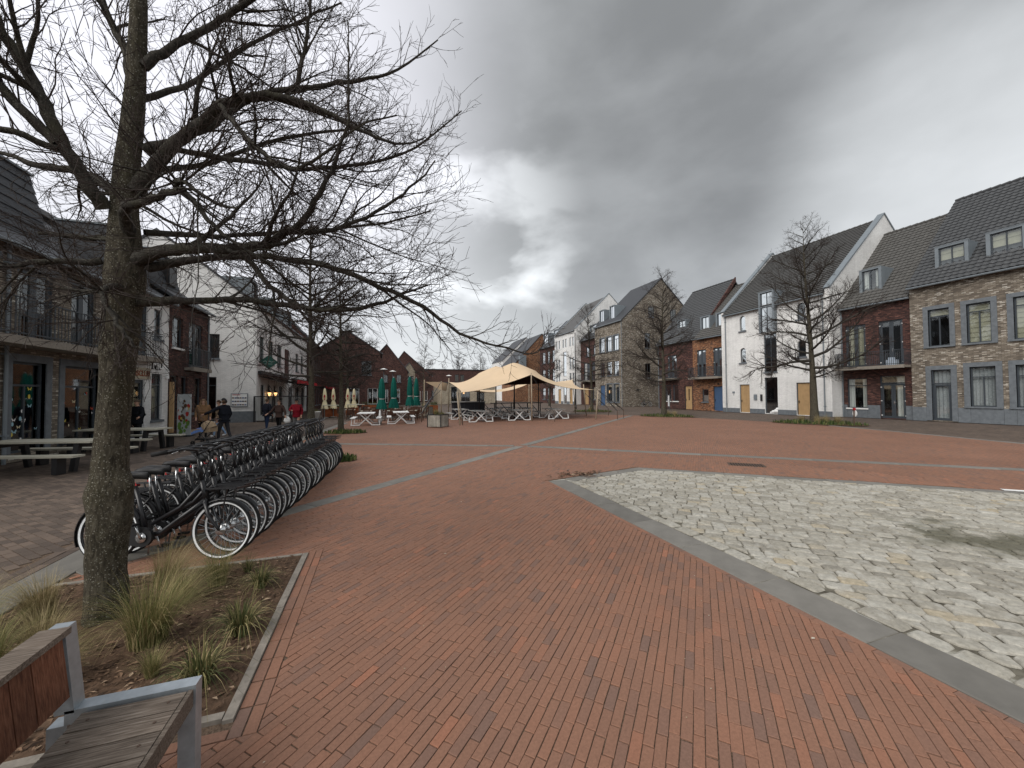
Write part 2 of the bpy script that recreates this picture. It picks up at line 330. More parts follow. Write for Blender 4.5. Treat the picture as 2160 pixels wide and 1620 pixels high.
M_HEDGE = leafy('low ground cover', [(0.0, (0.022, 0.045, 0.012)), (0.6, (0.055, 0.08, 0.022)), (1.0, (0.17, 0.16, 0.06))])
def clothmat(name, c, var=0.2): return plain(name, c, 0.9, 0.1, var=var, scale=16)
# ------------------------------------------------------------------ mesh helpers
class MB:
    def __init__(s): s.v = []; s.f = []; s.m = []
    def face(s, pts, mi=0):
        k = len(s.v); s.v += [tuple(p) for p in pts]; s.f.append(tuple(range(k, k+len(pts)))); s.m.append(mi)
    def add(s, vs, fs, mi=0):
        k = len(s.v); s.v += [tuple(p) for p in vs]
        s.f += [tuple(k+i for i in f) for f in fs]; s.m += [mi]*len(fs)
    def obox(s, c, ux, uy, uz, mi=0):
        c, ux, uy, uz = Vector(c), Vector(ux), Vector(uy), Vector(uz)
        if ux.cross(uy).dot(uz) < 0: ux = -ux
        vs = [c+a*ux+b_*uy+d*uz for d in (-1, 1) for b_ in (-1, 1) for a in (-1, 1)]
        s.add(vs, [(0, 2, 3, 1), (4, 5, 7, 6), (0, 1, 5, 4), (2, 6, 7, 3), (0, 4, 6, 2), (1, 3, 7, 5)], mi)
    def box(s, x0, x1, y0, y1, z0, z1, mi=0):
        s.obox(((x0+x1)/2, (y0+y1)/2, (z0+z1)/2), ((x1-x0)/2, 0, 0), (0, (y1-y0)/2, 0), (0, 0, (z1-z0)/2), mi)
    def bar(s, p, q, w, h=None, upv=(0, 0, 1), mi=0):
        p, q = Vector(p), Vector(q); d = q-p; L = d.length; d.normalize(); h = h or w
        u = Vector(upv)
        if abs(d.dot(u)) > 0.98: u = Vector((1, 0, 0)) if abs(d.x) < 0.9 else Vector((0, 1, 0))
        sd = d.cross(u).normalized(); u = sd.cross(d).normalized()
        s.obox((p+q)/2, d*(L/2), sd*(w/2), u*(h/2), mi)
    def tube(s, pts, r, n=6, mi=0, cap=True):
        P = [Vector(p) for p in pts]; k = len(P)
        rs = r if isinstance(r, (list, tuple)) else [r]*k
        base = len(s.v); prev = None
        for i in range(k):
            d = (P[min(i+1, k-1)]-P[max(i-1, 0)])
            if d.length < 1e-9: d = Vector((0, 0, 1))
            d.normalize()
            if prev is None:
                a = Vector((0, 0, 1)) if abs(d.z) < 0.9 else Vector((1, 0, 0))
            else: a = prev
            e1 = (a - d*a.dot(d))
            if e1.length < 1e-6: e1 = d.orthogonal()
            e1.normalize(); e2 = d.cross(e1); prev = e1
            for j in range(n):
                t = 2*math.pi*j/n
                s.v.append(tuple(P[i]+e1*(math.cos(t)*rs[i])+e2*(math.sin(t)*rs[i])))
        for i in range(k-1):
            for j in range(n):
                j2 = (j+1) % n
                s.f.append((base+i*n+j, base+i*n+j2, base+(i+1)*n+j2, base+(i+1)*n+j)); s.m.append(mi)
        if cap:
            s.f.append(tuple(base+j for j in reversed(range(n)))); s.m.append(mi)
            s.f.append(tuple(base+(k-1)*n+j for j in range(n))); s.m.append(mi)
    def lathe(s, prof, c=(0, 0, 0), n=12, mi=0, sx=1, sy=1):
        base = len(s.v)
        for r, z in prof:
            for j in range(n):
                t = 2*math.pi*j/n; s.v.append((c[0]+r*math.cos(t)*sx, c[1]+r*math.sin(t)*sy, c[2]+z))
        for i in range(len(prof)-1):
            for j in range(n):
                j2 = (j+1) % n; s.f.append((base+i*n+j, base+i*n+j2, base+(i+1)*n+j2, base+(i+1)*n+j)); s.m.append(mi)
        s.f.append(tuple(base+j for j in reversed(range(n)))); s.m.append(mi)
        k = len(prof)-1; s.f.append(tuple(base+k*n+j for j in range(n))); s.m.append(mi)
    def torus(s, c, ax, R_, r, n=32, m=6, mi=0, a0=0, a1=2*math.pi, sq=1.0):
        """ring round axis ax (unit); sq squashes the section along the axis"""
        ax = Vector(ax).normalized(); e1 = ax.orthogonal().normalized()
        if abs(ax.z) < 0.9: e1 = (Vector((0, 0, 1))-ax*ax.z).normalized()
        e2 = ax.cross(e1); c = Vector(c); base = len(s.v); full = abs(a1-a0-2*math.pi) < 1e-6
        k = n if full else n+1
        for i in range(k):
            t = a0+(a1-a0)*i/n; rad = e1*math.cos(t)+e2*math.sin(t)
            for j in range(m):
                p = 2*math.pi*j/m
                s.v.append(tuple(c+rad*(R_+r*math.cos(p))+ax*(r*sq*math.sin(p))))
        for i in range(n):
            i2 = (i+1) % k
            for j in range(m):
                j2 = (j+1) % m
                s.f.append((base+i*m+j, base+i2*m+j, base+i2*m+j2, base+i*m+j2)); s.m.append(mi)
    def mesh(s, name, mats, smooth=False):
        me = bpy.data.meshes.new(name); me.from_pydata(s.v, [], s.f)
        for m in (mats if isinstance(mats, (list, tuple)) else [mats]): me.materials.append(m)
        if any(s.m): me.polygons.foreach_set('material_index', s.m)
        if smooth: me.polygons.foreach_set('use_smooth', [True]*len(s.f))
        me.update(); return me
    def build(s, name, mats, parent=None, smooth=False, local=False):
        return link(name, s.mesh(name, mats, smooth), parent, local)
def link(name, me, parent=None, local=False):
    o = bpy.data.objects.new(name, me); C.objects.link(o)
    if parent is not None:
        o.parent = parent
        if not local and parent.parent is None and tuple(parent.location) != (0, 0, 0):
            o.matrix_parent_inverse = Matrix.Translation(-parent.location)
    return o
def tag(o, label=None, cat=None, group=None, kind=None):
    if label: o['label'] = label
    if cat: o['category'] = cat
    if group: o['group'] = group
    if kind: o['kind'] = kind
    return o
def thing(name, label, cat, loc=(0, 0, 0), rz=0.0, group=None):
    o = bpy.data.objects.new(name, None); C.objects.link(o)
    o.location = loc; o.rotation_euler = (0, 0, rz); o.empty_display_size = 0.2
    return tag(o, label, cat, group)
def struct(name, mb, mats, smooth=False):
    return tag(mb.build(name, mats, None, smooth), kind='structure')
CH = {}
def dup(root, loc=None, rz=None, scale=None, label=None, group=None):
    """copy of a thing, its parts and sub-parts"""
    r = root.copy(); C.objects.link(r)
    if loc is not None: r.location = loc
    if rz is not None: r.rotation_euler = (0, 0, rz)
    if scale is not None: r.scale = (scale, scale, scale) if not isinstance(scale, tuple) else scale
    if label: r['label'] = label
    if group: r['group'] = group
    for ch in root.children:
        c = ch.copy(); C.objects.link(c); c.parent = r
        for g in ch.children:
            d = g.copy(); C.objects.link(d); d.parent = c
    return r
def clip(poly, a, b_):
    """keep the part of a 2D polygon left of the line a->b"""
    out = []; n = len(poly)
    nx, ny = -(b_[1]-a[1]), b_[0]-a[0]
    ds = [(p[0]-a[0])*nx+(p[1]-a[1])*ny for p in poly]
    for i in range(n):
        p, q, d, e = poly[i], poly[(i+1) % n], ds[i], ds[(i+1) % n]
        if d >= 0: out.append(p)
        if (d > 1e-9 and e < -1e-9) or (d < -1e-9 and e > 1e-9):
            t = d/(d-e); out.append((p[0]+(q[0]-p[0])*t, p[1]+(q[1]-p[1])*t))
    return out
def area(p): return 0.5*sum(p[i][0]*p[(i+1) % len(p)][1]-p[(i+1) % len(p)][0]*p[i][1] for i in range(len(p)))
def ccw(p): return p if area(p) > 0 else p[::-1]
def inside_clip(poly, conv):
    for i in range(len(conv)):
        poly = clip(poly, conv[i], conv[(i+1) % len(conv)])
        if len(poly) < 3: return []
    return poly if area(poly) > 1e-6 else []
def subtract(polys, conv):
    res = []
    for p in polys:
        if not inside_clip(p, conv): res.append(p); continue
        rem = p
        for i in range(len(conv)):
            a, b_ = conv[i], conv[(i+1) % len(conv)]
            o = clip(rem, b_, a)
            if len(o) >= 3 and area(o) > 1e-4: res.append(o)
            rem = clip(rem, a, b_)
            if len(rem) < 3: break
    return res
def sheet(mb, poly, z, mi=0): mb.face([(p[0], p[1], z) for p in ccw(poly)], mi)

# tubes built in one go with numpy (branches, twigs)
def tubes_mesh(name, lines, mat, n=4, smooth=True):
    V = []; F = []; base = 0
    ang = np.arange(n)*2*np.pi/n; ca, sa = np.cos(ang), np.sin(ang)
    for P, r in lines:
        k = len(P)
        d = np.empty_like(P); d[1:-1] = P[2:]-P[:-2]; d[0] = P[1]-P[0]; d[-1] = P[-1]-P[-2]
        d /= (np.linalg.norm(d, axis=1)[:, None]+1e-9)
        m = d.mean(0); a = np.array((0, 0, 1.)) if abs(m[2]) < 0.8*np.linalg.norm(m) else np.array((1., 0.2, 0))
        e1 = np.cross(d, a); e1 /= (np.linalg.norm(e1, axis=1)[:, None]+1e-9); e2 = np.cross(d, e1)
        ring = P[:, None, :] + (e1[:, None, :]*ca[None, :, None]+e2[:, None, :]*sa[None, :, None])*r[:, None, None]
        V.append(ring.reshape(-1, 3))
        i = np.arange(k-1)[:, None]*n; j = np.arange(n)[None, :]; j2 = (j+1) % n
        F.append(np.stack([base+i+j, base+i+n+j, base+i+n+j2, base+i+j2], -1).reshape(-1, 4))
        base += k*n
    V = np.concatenate(V).astype(np.float32); F = np.concatenate(F).astype(np.int32)
    me = bpy.data.meshes.new(name)
    me.vertices.add(len(V)); me.vertices.foreach_set('co', V.ravel())
    me.loops.add(F.size); me.loops.foreach_set('vertex_index', F.ravel())
    me.polygons.add(len(F)); me.polygons.foreach_set('loop_start', np.arange(0, F.size, 4, dtype=np.int32)); me.polygons.foreach_set('loop_total', np.full(len(F), 4, dtype=np.int32))
    if smooth: me.polygons.foreach_set('use_smooth', np.ones(len(F), dtype=bool))
    me.materials.append(mat); me.update(calc_edges=True); me.validate()
    return me
# ------------------------------------------------------------------ ground
g = MB(); g.face([(-400, -120, -0.03), (400, -120, -0.03), (400, 600, -0.03), (-400, 600, -0.03)])
struct('ground', g, M_FARBROWN)
RED = [(-3.12, -6), (18, -6), (20.2, 2), (22.0, 6.8), (24.0, 13.4), (24.6, 16.4), (23.6, 22), (21.5, 27.5), (18.5, 31.5), (-2.0, 32), (-2.4, 27), (-2.75, 22), (-3.12, 19)]
g = MB(); sheet(g, RED, -0.012)
red = struct('red_pavement', g, M_FARRED)
LBR = [(-9.95, -6), (-3.52, -6), (-3.52, 19), (-3.1, 23), (-2.8, 27), (-2.4, 32), (-9.95, 32)]
g = MB(); sheet(g, LBR, -0.012)
brown = struct('brown_pavement', g, M_FARBROWN)

def view_ok(x, y, rmax, marg=8):
    d = math.hypot(x, y)
    if d > rmax: return False
    a = math.degrees(math.atan2(x, y))-19.0
    return abs(a) < 53.5+marg and d > 1.0
def lineband(p, q, w, ext=0.0):
    dx, dy = q[0]-p[0], q[1]-p[1]; L = math.hypot(dx, dy); dx /= L; dy /= L
    p = (p[0]-dx*ext, p[1]-dy*ext); q = (q[0]+dx*ext, q[1]+dy*ext); nx, ny = -dy*w/2, dx*w/2
    return ccw([(p[0]+nx, p[1]+ny), (q[0]+nx, q[1]+ny), (q[0]-nx, q[1]-ny), (p[0]-nx, p[1]-ny)])
SA = [(-3.1, 5.52), (4.93, 13.28), (20.5, 28.0)]
SB = [(-3.1, 17.2), (4.93, 13.28), (19.5, 0.85)]
BED = ccw([(-3.1, 2.72), (-0.80, 2.72), (-0.80, 5.20), (-3.1, 5.20)])
BEDO = ccw([(-3.1, 2.57), (-0.645, 2.57), (-0.645, 5.275), (-3.1, 5.275)])     # with the soldier rows round it
COB = ccw([(3.50, -2.0), (14.6, -2.0), (14.6, 1.15), (6.25, 8.36), (3.50, 7.74)])
COBO = ccw([(3.425, -2.0), (14.7, -2.0), (14.7, 1.22), (6.27, 8.42), (3.425, 7.79)])
bandsA = [lineband(SA[0], SA[1], 0.34), lineband(SA[1], SA[2], 0.34)]
bandsB = [lineband(SB[0], SB[1], 0.32), lineband(SB[1], SB[2], 0.32)]
GRATE = lineband((9.16-.415*.761, 7.64+.415*.649), (9.16+.415*.761, 7.64-.415*.649), .46)
MIDBED = ccw([(-1.9, 11.7), (-0.75, 11.7), (-0.75, 12.75), (-1.9, 12.75)])
NEARBR = []      # (polygon, size key)
RN = 12.5

def brick_prism(mb, poly, zt, depth=0.02, bev=0.0024, mi=0):
    """a paving brick: worn top edge and sides"""
    n = len(poly); cx = sum(p[0] for p in poly)/n; cy = sum(p[1] for p in poly)/n
    # inset by shrinking towards the centre along both axes of the brick
    ins = []
    for p in poly:
        dx, dy = p[0]-cx, p[1]-cy; L = math.hypot(dx, dy) + 1e-9
        k = max(0.0, 1-bev*1.8/L); ins.append((cx+dx*k, cy+dy*k))
    vs = [(p[0], p[1], zt-depth) for p in poly]+[(p[0], p[1], zt-bev) for p in poly]+[(p[0], p[1], zt) for p in ins]
    fs = [tuple(range(2*n, 3*n))]
    for i in range(n):
        j = (i+1) % n
        fs += [(i, j, n+j, n+i), (n+i, n+j, 2*n+j, 2*n+i)]
    mb.add(vs, fs, mi)

def lay(ax, bl, bw, joint, xr, yr, okfn, excl, jitter=0.0022, keep=None):
    """running-bond bricks along unit direction ax covering a box; returns clipped polygons"""
    out = []; bx = (-ax[1], ax[0])
    pts = [(x, y) for x in xr for y in yr]
    us = [p[0]*ax[0]+p[1]*ax[1] for p in pts]; vs_ = [p[0]*bx[0]+p[1]*bx[1] for p in pts]
    r = random.Random(3)
    v = min(vs_); row = 0
    while v < max(vs_):
        off = (0.5*(row % 2)+r.uniform(-0.2, 0.2))*bl
        u = min(us)+off
        while u < max(us):
            L = bl*r.uniform(0.97, 1.03); c0 = u+L/2; c1 = v+bw/2
            X = c0*ax[0]+c1*bx[0]; Y = c0*ax[1]+c1*bx[1]
            if okfn(X, Y):
                a = L/2-joint*r.uniform(0.5, 1.05); b_ = bw/2-joint*r.uniform(0.3, 0.62); sk = r.uniform(-0.012, 0.012)
                poly = []
                for sx, sy in ((-1, -1), (1, -1), (1, 1), (-1, 1)):
                    p = a*sx-sk*b_*sy*2; q = b_*sy+sk*a*sx
                    p += r.uniform(-jitter, jitter); q += r.uniform(-jitter, jitter)
                    poly.append((X+ax[0]*p+bx[0]*q, Y+ax[1]*p+bx[1]*q))
                ps = [ccw(poly)]
                for e in excl:
                    if ps: ps = subtract(ps, e)
                whole = len(ps) == 1 and len(ps[0]) == 4 and abs(area(ps[0])-4*a*b_) < 2e-4
                for p in ps:
                    if abs(area(p)) > 0.0006: out.append((p, whole, X, Y))
            u += L
        v += bw; row += 1
    return out
def finish_bricks(parent, plist, name, stuffname, m_is, m_ob, nmax, zj=0.0016):
    r = random.Random(11)
    def size(e):
        d2 = e[2]**2+e[3]**2+1.9**2
        return -d2 if e[1] else -1e9
    order = sorted(range(len(plist)), key=lambda i: -size(plist[i]))
    a = math.degrees
    single = []
    for i in order:
        if len(single) >= nmax: break
        e = plist[i]
        if abs(math.degrees(math.atan2(e[2], e[3]))-19) > 54: continue
        # below the bottom edge of the picture?
        f_ = e[2]*math.sin(YAW)+e[3]*math.cos(YAW)
        if f_ < 1.75: continue
        single.append(i)
    ss = set(single)
    mb = MB()
    for i, e in enumerate(plist):
        if i in ss: continue
        brick_prism(mb, e[0], r.uniform(-zj, zj))
    o = mb.build(stuffname, m_is, parent); o['kind'] = 'stuff'
    shared = {}
    for i in single:
        p = plist[i][0]; cx = sum(q[0] for q in p)/4; cy = sum(q[1] for q in p)/4
        d = Vector((p[1][0]-p[0][0], p[1][1]-p[0][1], 0)); L = d.length; d.normalize()
        key = round(L, 2)
        if key not in shared:
            w = (Vector((p[3][0]-p[0][0], p[3][1]-p[0][1], 0))).length
            b1 = MB(); brick_prism(b1, [(-L/2, -w/2), (L/2, -w/2), (L/2, w/2), (-L/2, w/2)], 0.0)
            shared[key] = b1.mesh(name, m_ob)
        ob = link(name, shared[key], parent, True)
        ob.location = (cx, cy, r.uniform(-zj, zj)); ob.rotation_euler = (r.uniform(-.008, .008), r.uniform(-.006, .006), math.atan2(d.y, d.x))

S2 = math.sqrt(0.5)
def ok_red(x, y): return x > -3.02 and view_ok(x, y, RN)
EXR = [BEDO, COBO, GRATE]+bandsA+bandsB
plist = lay((S2, S2), 0.205, 0.0615, 0.0042, (-13, 13), (-3, 13), ok_red, EXR)
# soldier rows along the planting bed and along the cobble border
def soldier(p, q, w, bl, joint=0.004):
    dx, dy = q[0]-p[0], q[1]-p[1]; L = math.hypot(dx, dy); dx /= L; dy /= L; n = max(1, int(L/bl)); st = L/n
    for i in range(n):
        a, b_ = i*st+joint/2, (i+1)*st-joint/2; r = rng.uniform(-0.001, 0.001)
        poly = [(p[0]+dx*t-dy*s_, p[1]+dy*t+dx*s_) for t, s_ in ((a, r+joint/2), (b_, r+joint/2), (b_, w-joint/2+r), (a, w-joint/2+r))]
        c = (sum(z[0] for z in poly)/4, sum(z[1] for z in poly)/4)
        if view_ok(c[0], c[1], RN): plist.append((ccw(poly), True, c[0], c[1]))
soldier((-0.798, 5.275), (-0.798, 2.57), 0.074, 0.209); soldier((-0.722, 5.275), (-0.722, 2.57), 0.074, 0.209)
soldier((-0.80, 2.645), (-3.0, 2.645), 0.072, 0.209)
soldier((-3.0, 5.205), (-0.80, 5.205), 0.072, 0.209)
soldier((3.49, 0.6), (3.49, 7.76), 0.066, 0.209)
for fn_ in (0,):
    sb = MB()
    cells = []
    for i in range(-14, 13):
        for j in range(-3, 13):
            if i >= -4 and max(math.hypot(i+a, j+b_) for a in (0, 1) for b_ in (0, 1)) < RN-0.1:
                x0 = max(i, -3.1)
                if x0 < i+1: cells += subtract(subtract([[(x0, j), (i+1, j), (i+1, j+1), (x0, j+1)]], BED), COB)
    for c in cells: sheet(sb, c, -0.0075)
    o = sb.build('joint_sand', M_JOINT, red); o['kind'] = 'stuff'
finish_bricks(red, plist, 'paving_brick', 'paving_bricks', M_PAVI, M_PAVO, 300)

# brown pavement on the shop side
def ok_br(x, y): return -9.9 < x < -3.75 and view_ok(x, y, 11.5)
pl2 = lay((S2, -S2), 0.21, 0.105, 0.007, (-13, 0), (-3, 14), ok_br, [])
plist = pl2
def soldier2(x0, w, bl):
    y = 0.0
    while y < 12:
        poly = [(x0, y+.003), (x0+w-.005, y+.003), (x0+w-.005, y+bl-.003), (x0, y+bl-.003)]
        if view_ok(x0, y, 11.5): pl2.append((ccw(poly), True, x0+w/2, y+bl/2))
        y += bl
soldier2(-3.73, 0.105, 0.21); soldier2(-3.622, 0.105, 0.21)
sb = MB()
for i in range(-10, -3):
    for j in range(-2, 12):
        if math.hypot(i, j+1) < 11.2: sheet(sb, [(i, j), (min(i+1, -3.52), j), (min(i+1, -3.52), j+1), (i, j+1)], -0.0075)
o = sb.build('joint_sand', M_JOINT, brown); o['kind'] = 'stuff'
finish_bricks(brown, pl2, 'paving_brick', 'paving_bricks', M_DPAVI, M_DPAVO, 300)

# stone bands and kerbs, slab by slab
def slabs(name, partname, path, w, z, L, mat=None, thick=0.08, gap=0.008, top=None):
    root = MB()
    for (p, q) in path: root.face([(a, b_, z-0.012) for a, b_ in lineband(p, q, w-0.02)])
    o = struct(name, root, M_JOINT)
    r = random.Random(5)
    for (p, q) in path:
        dx, dy = q[0]-p[0], q[1]-p[1]; Lt = math.hypot(dx, dy); n = max(1, round(Lt/L)); st = Lt/n
        b1 = MB(); a, h = st/2-gap/2, w/2
        vs = []
        for zz_, k in ((-thick, 0), (-0.006, 0), (0, 0.006)):
            vs += [(-a+k, -h+k, zz_), (a-k, -h+k, zz_), (a-k, h-k, zz_), (-a+k, h-k, zz_)]
        b1.add(vs, [(0, 1, 5, 4), (1, 2, 6, 5), (2, 3, 7, 6), (3, 0, 4, 7), (4, 5, 9, 8), (5, 6, 10, 9), (6, 7, 11, 10), (7, 4, 8, 11), (8, 9, 10, 11)])
        me = b1.mesh(partname, mat or M_KERB)
        for i in range(n):
            t = (i+0.5)/n; s = link(partname, me, o, True)
            s.location = (p[0]+dx*t, p[1]+dy*t, z+r.uniform(-0.002, 0.002)); s.rotation_euler = (0, 0, math.atan2(dy, dx))
    return o
slabs('stone_band', 'band_stone', [(SA[0], (SA[1][0]-.1, SA[1][1]-.1)), ((SA[1][0]+.15, SA[1][1]+.15), SA[2])], 0.33, 0.002, 0.95)
slabs('stone_band', 'band_stone', [(SB[0], (SB[1][0]-.25, SB[1][1]+.12)), ((SB[1][0]+.2, SB[1][1]-.17), SB[2])], 0.31, 0.003, 0.95)
slabs('kerb', 'kerb_stone', [((-3.31, -0.5), (-3.31, 17.0)), ((-3.31, 17.0), (-3.2, 19.0)), ((-3.2, 19.0), (-2.75, 23)), ((-2.75, 23.0), (-2.2, 28.5))], 0.40, 0.006, 1.0)
slabs('kerb', 'kerb_stone', [((20.3, 2), (22.1, 6.8)), ((22.1, 6.8), (24.1, 13.4)), ((24.1, 13.4), (24.5, 15))], 0.22, 0.002, 1.0)

# cobble area with its stone border
cb = MB(); sheet(cb, COB, -0.007)
cob = struct('cobble_pavement', cb, M_GROUT)
def border(p, q, w, L, zt):
    dx, dy = q[0]-p[0], q[1]-p[1]; Lt = math.hypot(dx, dy); n = max(1, round(Lt/L)); st = Lt/n; r = random.Random(8)
    b1 = MB(); a = st/2-0.005; vs = []
    for z_, k in ((-0.1, 0), (-0.006, 0), (0, 0.006)):
        vs += [(-a+k, k, z_), (a-k, k, z_), (a-k, w-k, z_), (-a+k, w-k, z_)]
    b1.add(vs, [(0, 1, 5, 4), (1, 2, 6, 5), (2, 3, 7, 6), (3, 0, 4, 7), (4, 5, 9, 8), (5, 6, 10, 9), (6, 7, 11, 10), (7, 4, 8, 11), (8, 9, 10, 11)])
    me = b1.mesh('border_stone', M_KERB)
    for i in range(n):
        t = (i+.5)/n; s = link('border_stone', me, cob, True)
        s.location = (p[0]+dx*t, p[1]+dy*t, zt+r.uniform(-0.003, 0.003)); s.rotation_euler = (0, 0, math.atan2(dy, dx))
border((3.50, 7.72), (3.50, 0.0), 0.40, 0.92, 0.001)          # wide front kerb
border((6.24, 8.33), (3.95, 7.83), 0.30, 0.9, 0.003)
border((14.4, 1.32), (6.27, 8.34), 0.30, 0.95, 0.003)
INC = ccw([(3.93, -1.5), (14.2, -1.5), (14.2, 1.05), (6.2, 8.0), (3.93, 7.5)])
dirB = Vector((SB[2][0]-SB[1][0], SB[2][1]-SB[1][1], 0)).normalized()
def cobble(mb, poly, zt, r, lo=-0.02):
    """a worn stone: bevelled, slightly domed, uneven top"""
    # cut the corners
    q = []; n = len(poly)
    for i in range(n):
        p0, p1, p2 = poly[i-1], poly[i], poly[(i+1) % n]
        d0 = math.hypot(p0[0]-p1[0], p0[1]-p1[1]); d2 = math.hypot(p2[0]-p1[0], p2[1]-p1[1]); c = min(r.uniform(0.010, 0.026), d0*.3, d2*.3)
        q.append((p1[0]+(p0[0]-p1[0])*c/d0, p1[1]+(p0[1]-p1[1])*c/d0)); q.append((p1[0]+(p2[0]-p1[0])*c/d2, p1[1]+(p2[1]-p1[1])*c/d2))
    n = len(q); cx = sum(p[0] for p in q)/n; cy = sum(p[1] for p in q)/n
    tx, ty = r.uniform(-.05, .05), r.uniform(-.05, .05)
    def ring(k, z): return [(cx+(p[0]-cx)*k, cy+(p[1]-cy)*k, z+((p[0]-cx)*tx+(p[1]-cy)*ty)*(1 if z > lo else 0)) for p in q]
    vs = ring(1.0, lo)+ring(0.97, zt-0.012)+ring(0.86, zt-0.002)+ring(0.5, zt+r.uniform(0, 0.003))
    fs = []
    for l in range(3):
        for i in range(n):
            j = (i+1) % n; fs.append((l*n+i, l*n+j, (l+1)*n+j, (l+1)*n+i))
    fs.append(tuple(3*n+i for i in range(n)))
    mb.add(vs, fs)
cr = random.Random(21); clist = []
dB = (dirB.x, dirB.y); nB = (-dirB.y, dirB.x)
# one row of longer stones beside the front kerb
y = 0.3
while y < 7.3:
    L = cr.uniform(0.22, 0.34); p = [(3.915, y), (4.075+cr.uniform(-.015, .015), y+.005), (4.08+cr.uniform(-.015, .015), y+L-.018), (3.915, y+L-.014)]
    clist.append((p, 4.0, y+L/2)); y += L
v = -6.0; row = 0
INN = ccw([(4.10, -1.5), (14.2, -1.5), (14.2, 1.05), (6.2, 7.98), (4.10, 7.52)])
us0 = -2.0
while v < 14:
    wv = cr.uniform(0.13, 0.165); u = -6+cr.uniform(0, 0.2)
    while u < 16:
        L = cr.uniform(0.15, 0.25); c0, c1 = u+L/2, v+wv/2
        X, Y = dB[0]*c0+nB[0]*c1, dB[1]*c0+nB[1]*c1
        if X > 3.8 and view_ok(X, Y, 14.5, 3):
            poly = []
            for sx, sy in ((-1, -1), (1, -1), (1, 1), (-1, 1)):
                a = sx*(L/2-0.004)+cr.uniform(-.009, .009); b_ = sy*(wv/2-0.0035)+cr.uniform(-.007, .007)+0.02*math.sin(c0*1.3+row)
                poly.append((X+dB[0]*a+nB[0]*b_, Y+dB[1]*a+nB[1]*b_))
            p = inside_clip(ccw(poly), INN)
            if p and area(p) > 0.006: clist.append((p, X, Y))
        u += L
    v += wv; row += 1
clist.sort(key=lambda e: e[1]**2+e[2]**2)
vis = [e for e in clist if e[1]*math.sin(YAW)+e[2]*math.cos(YAW) > 1.6 and abs(math.degrees(math.atan2(e[1], e[2]))-19) < 53.5]
ind = set(id(e) for e in vis[:300])
mb = MB()
for e in clist:
    if id(e) in ind:
        m1 = MB(); cx = sum(p[0] for p in e[0])/len(e[0]); cy = sum(p[1] for p in e[0])/len(e[0])
        cobble(m1, [(p[0]-cx, p[1]-cy) for p in e[0]], 0.0, cr)
        o = link('cobble', m1.mesh('cobble', M_COBO, False), cob, True); o.location = (cx, cy, 0.014+cr.uniform(-.007, .007))
    else: cobble(mb, e[0], 0.014+cr.uniform(-.007, .007), cr)
o = mb.build('cobbles', M_COBI, cob); o['kind'] = 'stuff'
# a white road mark at the far end of the border
mk = MB(); mk.face([(11.35, 3.95, 0.004), (12.3, 3.12, 0.004), (12.4, 3.22, 0.004), (11.45, 4.05, 0.004)])
tag(mk.build('white_mark', M_WHITE), 'white painted mark on the border of the cobbles at the right edge', 'road marking')

# drain grates
def grate(c, ang, w, h, label, n):
    t = thing('drain_grate', label, 'drain grate', (c[0], c[1], 0.0), ang)
    f = MB(); f.box(-w/2, w/2, -h/2, h/2, -0.02, -0.006, 1)
    for s in (-1, 1): f.box(-w/2, w/2, s*h/2-0.02, s*h/2+0.02, -0.02, 0.004); f.box(s*w/2-0.02, s*w/2+0.02, -h/2+0.02, h/2-0.02, -0.02, 0.0035)
    f.build('frame', [M_IRON, M_DARK], t, local=True)
    b1 = MB(); b1.box(-w/(2*n)*0.55, w/(2*n)*0.55, -h/2+0.02, h/2-0.02, -0.02, 0.0025); me = b1.mesh('bar', M_IRON)
    for i in range(n):
        o = link('bar', me, t, True); o.location = (-w/2+(i+.5)*w/n, 0, 0)
grate((9.16, 7.64), math.atan2(dirB.y, dirB.x), 0.82, 0.44, 'rectangular rusty drain grate set in the red bricks beyond the cobbles', 13)
grate((4.75, 7.93), R(12), 0.62, 0.26, 'small dark drain grate at the corner of the cobble border', 9)
db = MB(); r = random.Random(4)
for i in range(140):
    x, y = 4.35+r.gauss(0, .33), 8.12+r.gauss(0, .11); a = r.uniform(0, 6.3); L = r.uniform(.02, .07); w = r.uniform(.008, .03)
    dx, dy = math.cos(a)*L, math.sin(a)*L; ex, ey = -math.sin(a)*w, math.cos(a)*w; z = 0.006+r.random()*.012
    db.face([(x-dx, y-dy, z), (x+ex, y+ey, z+.012), (x+dx, y+dy, z+r.random()*.02), (x-ex, y-ey, z+.004)])
tag(db.build('leaf_debris', M_MULCH), 'washed up dead leaves and twigs by the small drain', 'leaves', kind='stuff')
lt = MB()
for i in range(220):
    x, y = r.uniform(-0.6, 3.4), r.uniform(1.6, 8); a = r.uniform(0, 6.3); L = r.uniform(.003, .009)
    if i % 40 == 0: L = 0.02
    dx, dy = math.cos(a)*L, math.sin(a)*L
    lt.face([(x-dx, y-dy, .004), (x+dy*.6, y-dx*.6, .006), (x+dx, y+dy, .004), (x-dy*.6, y+dx*.6, .005)])
tag(lt.build('seed_litter', leafy('pale litter', [(0, (.28, .2, .1)), (1, (.5, .45, .38))])), 'tiny pale seeds and bits scattered on the red bricks', 'litter', kind='stuff')
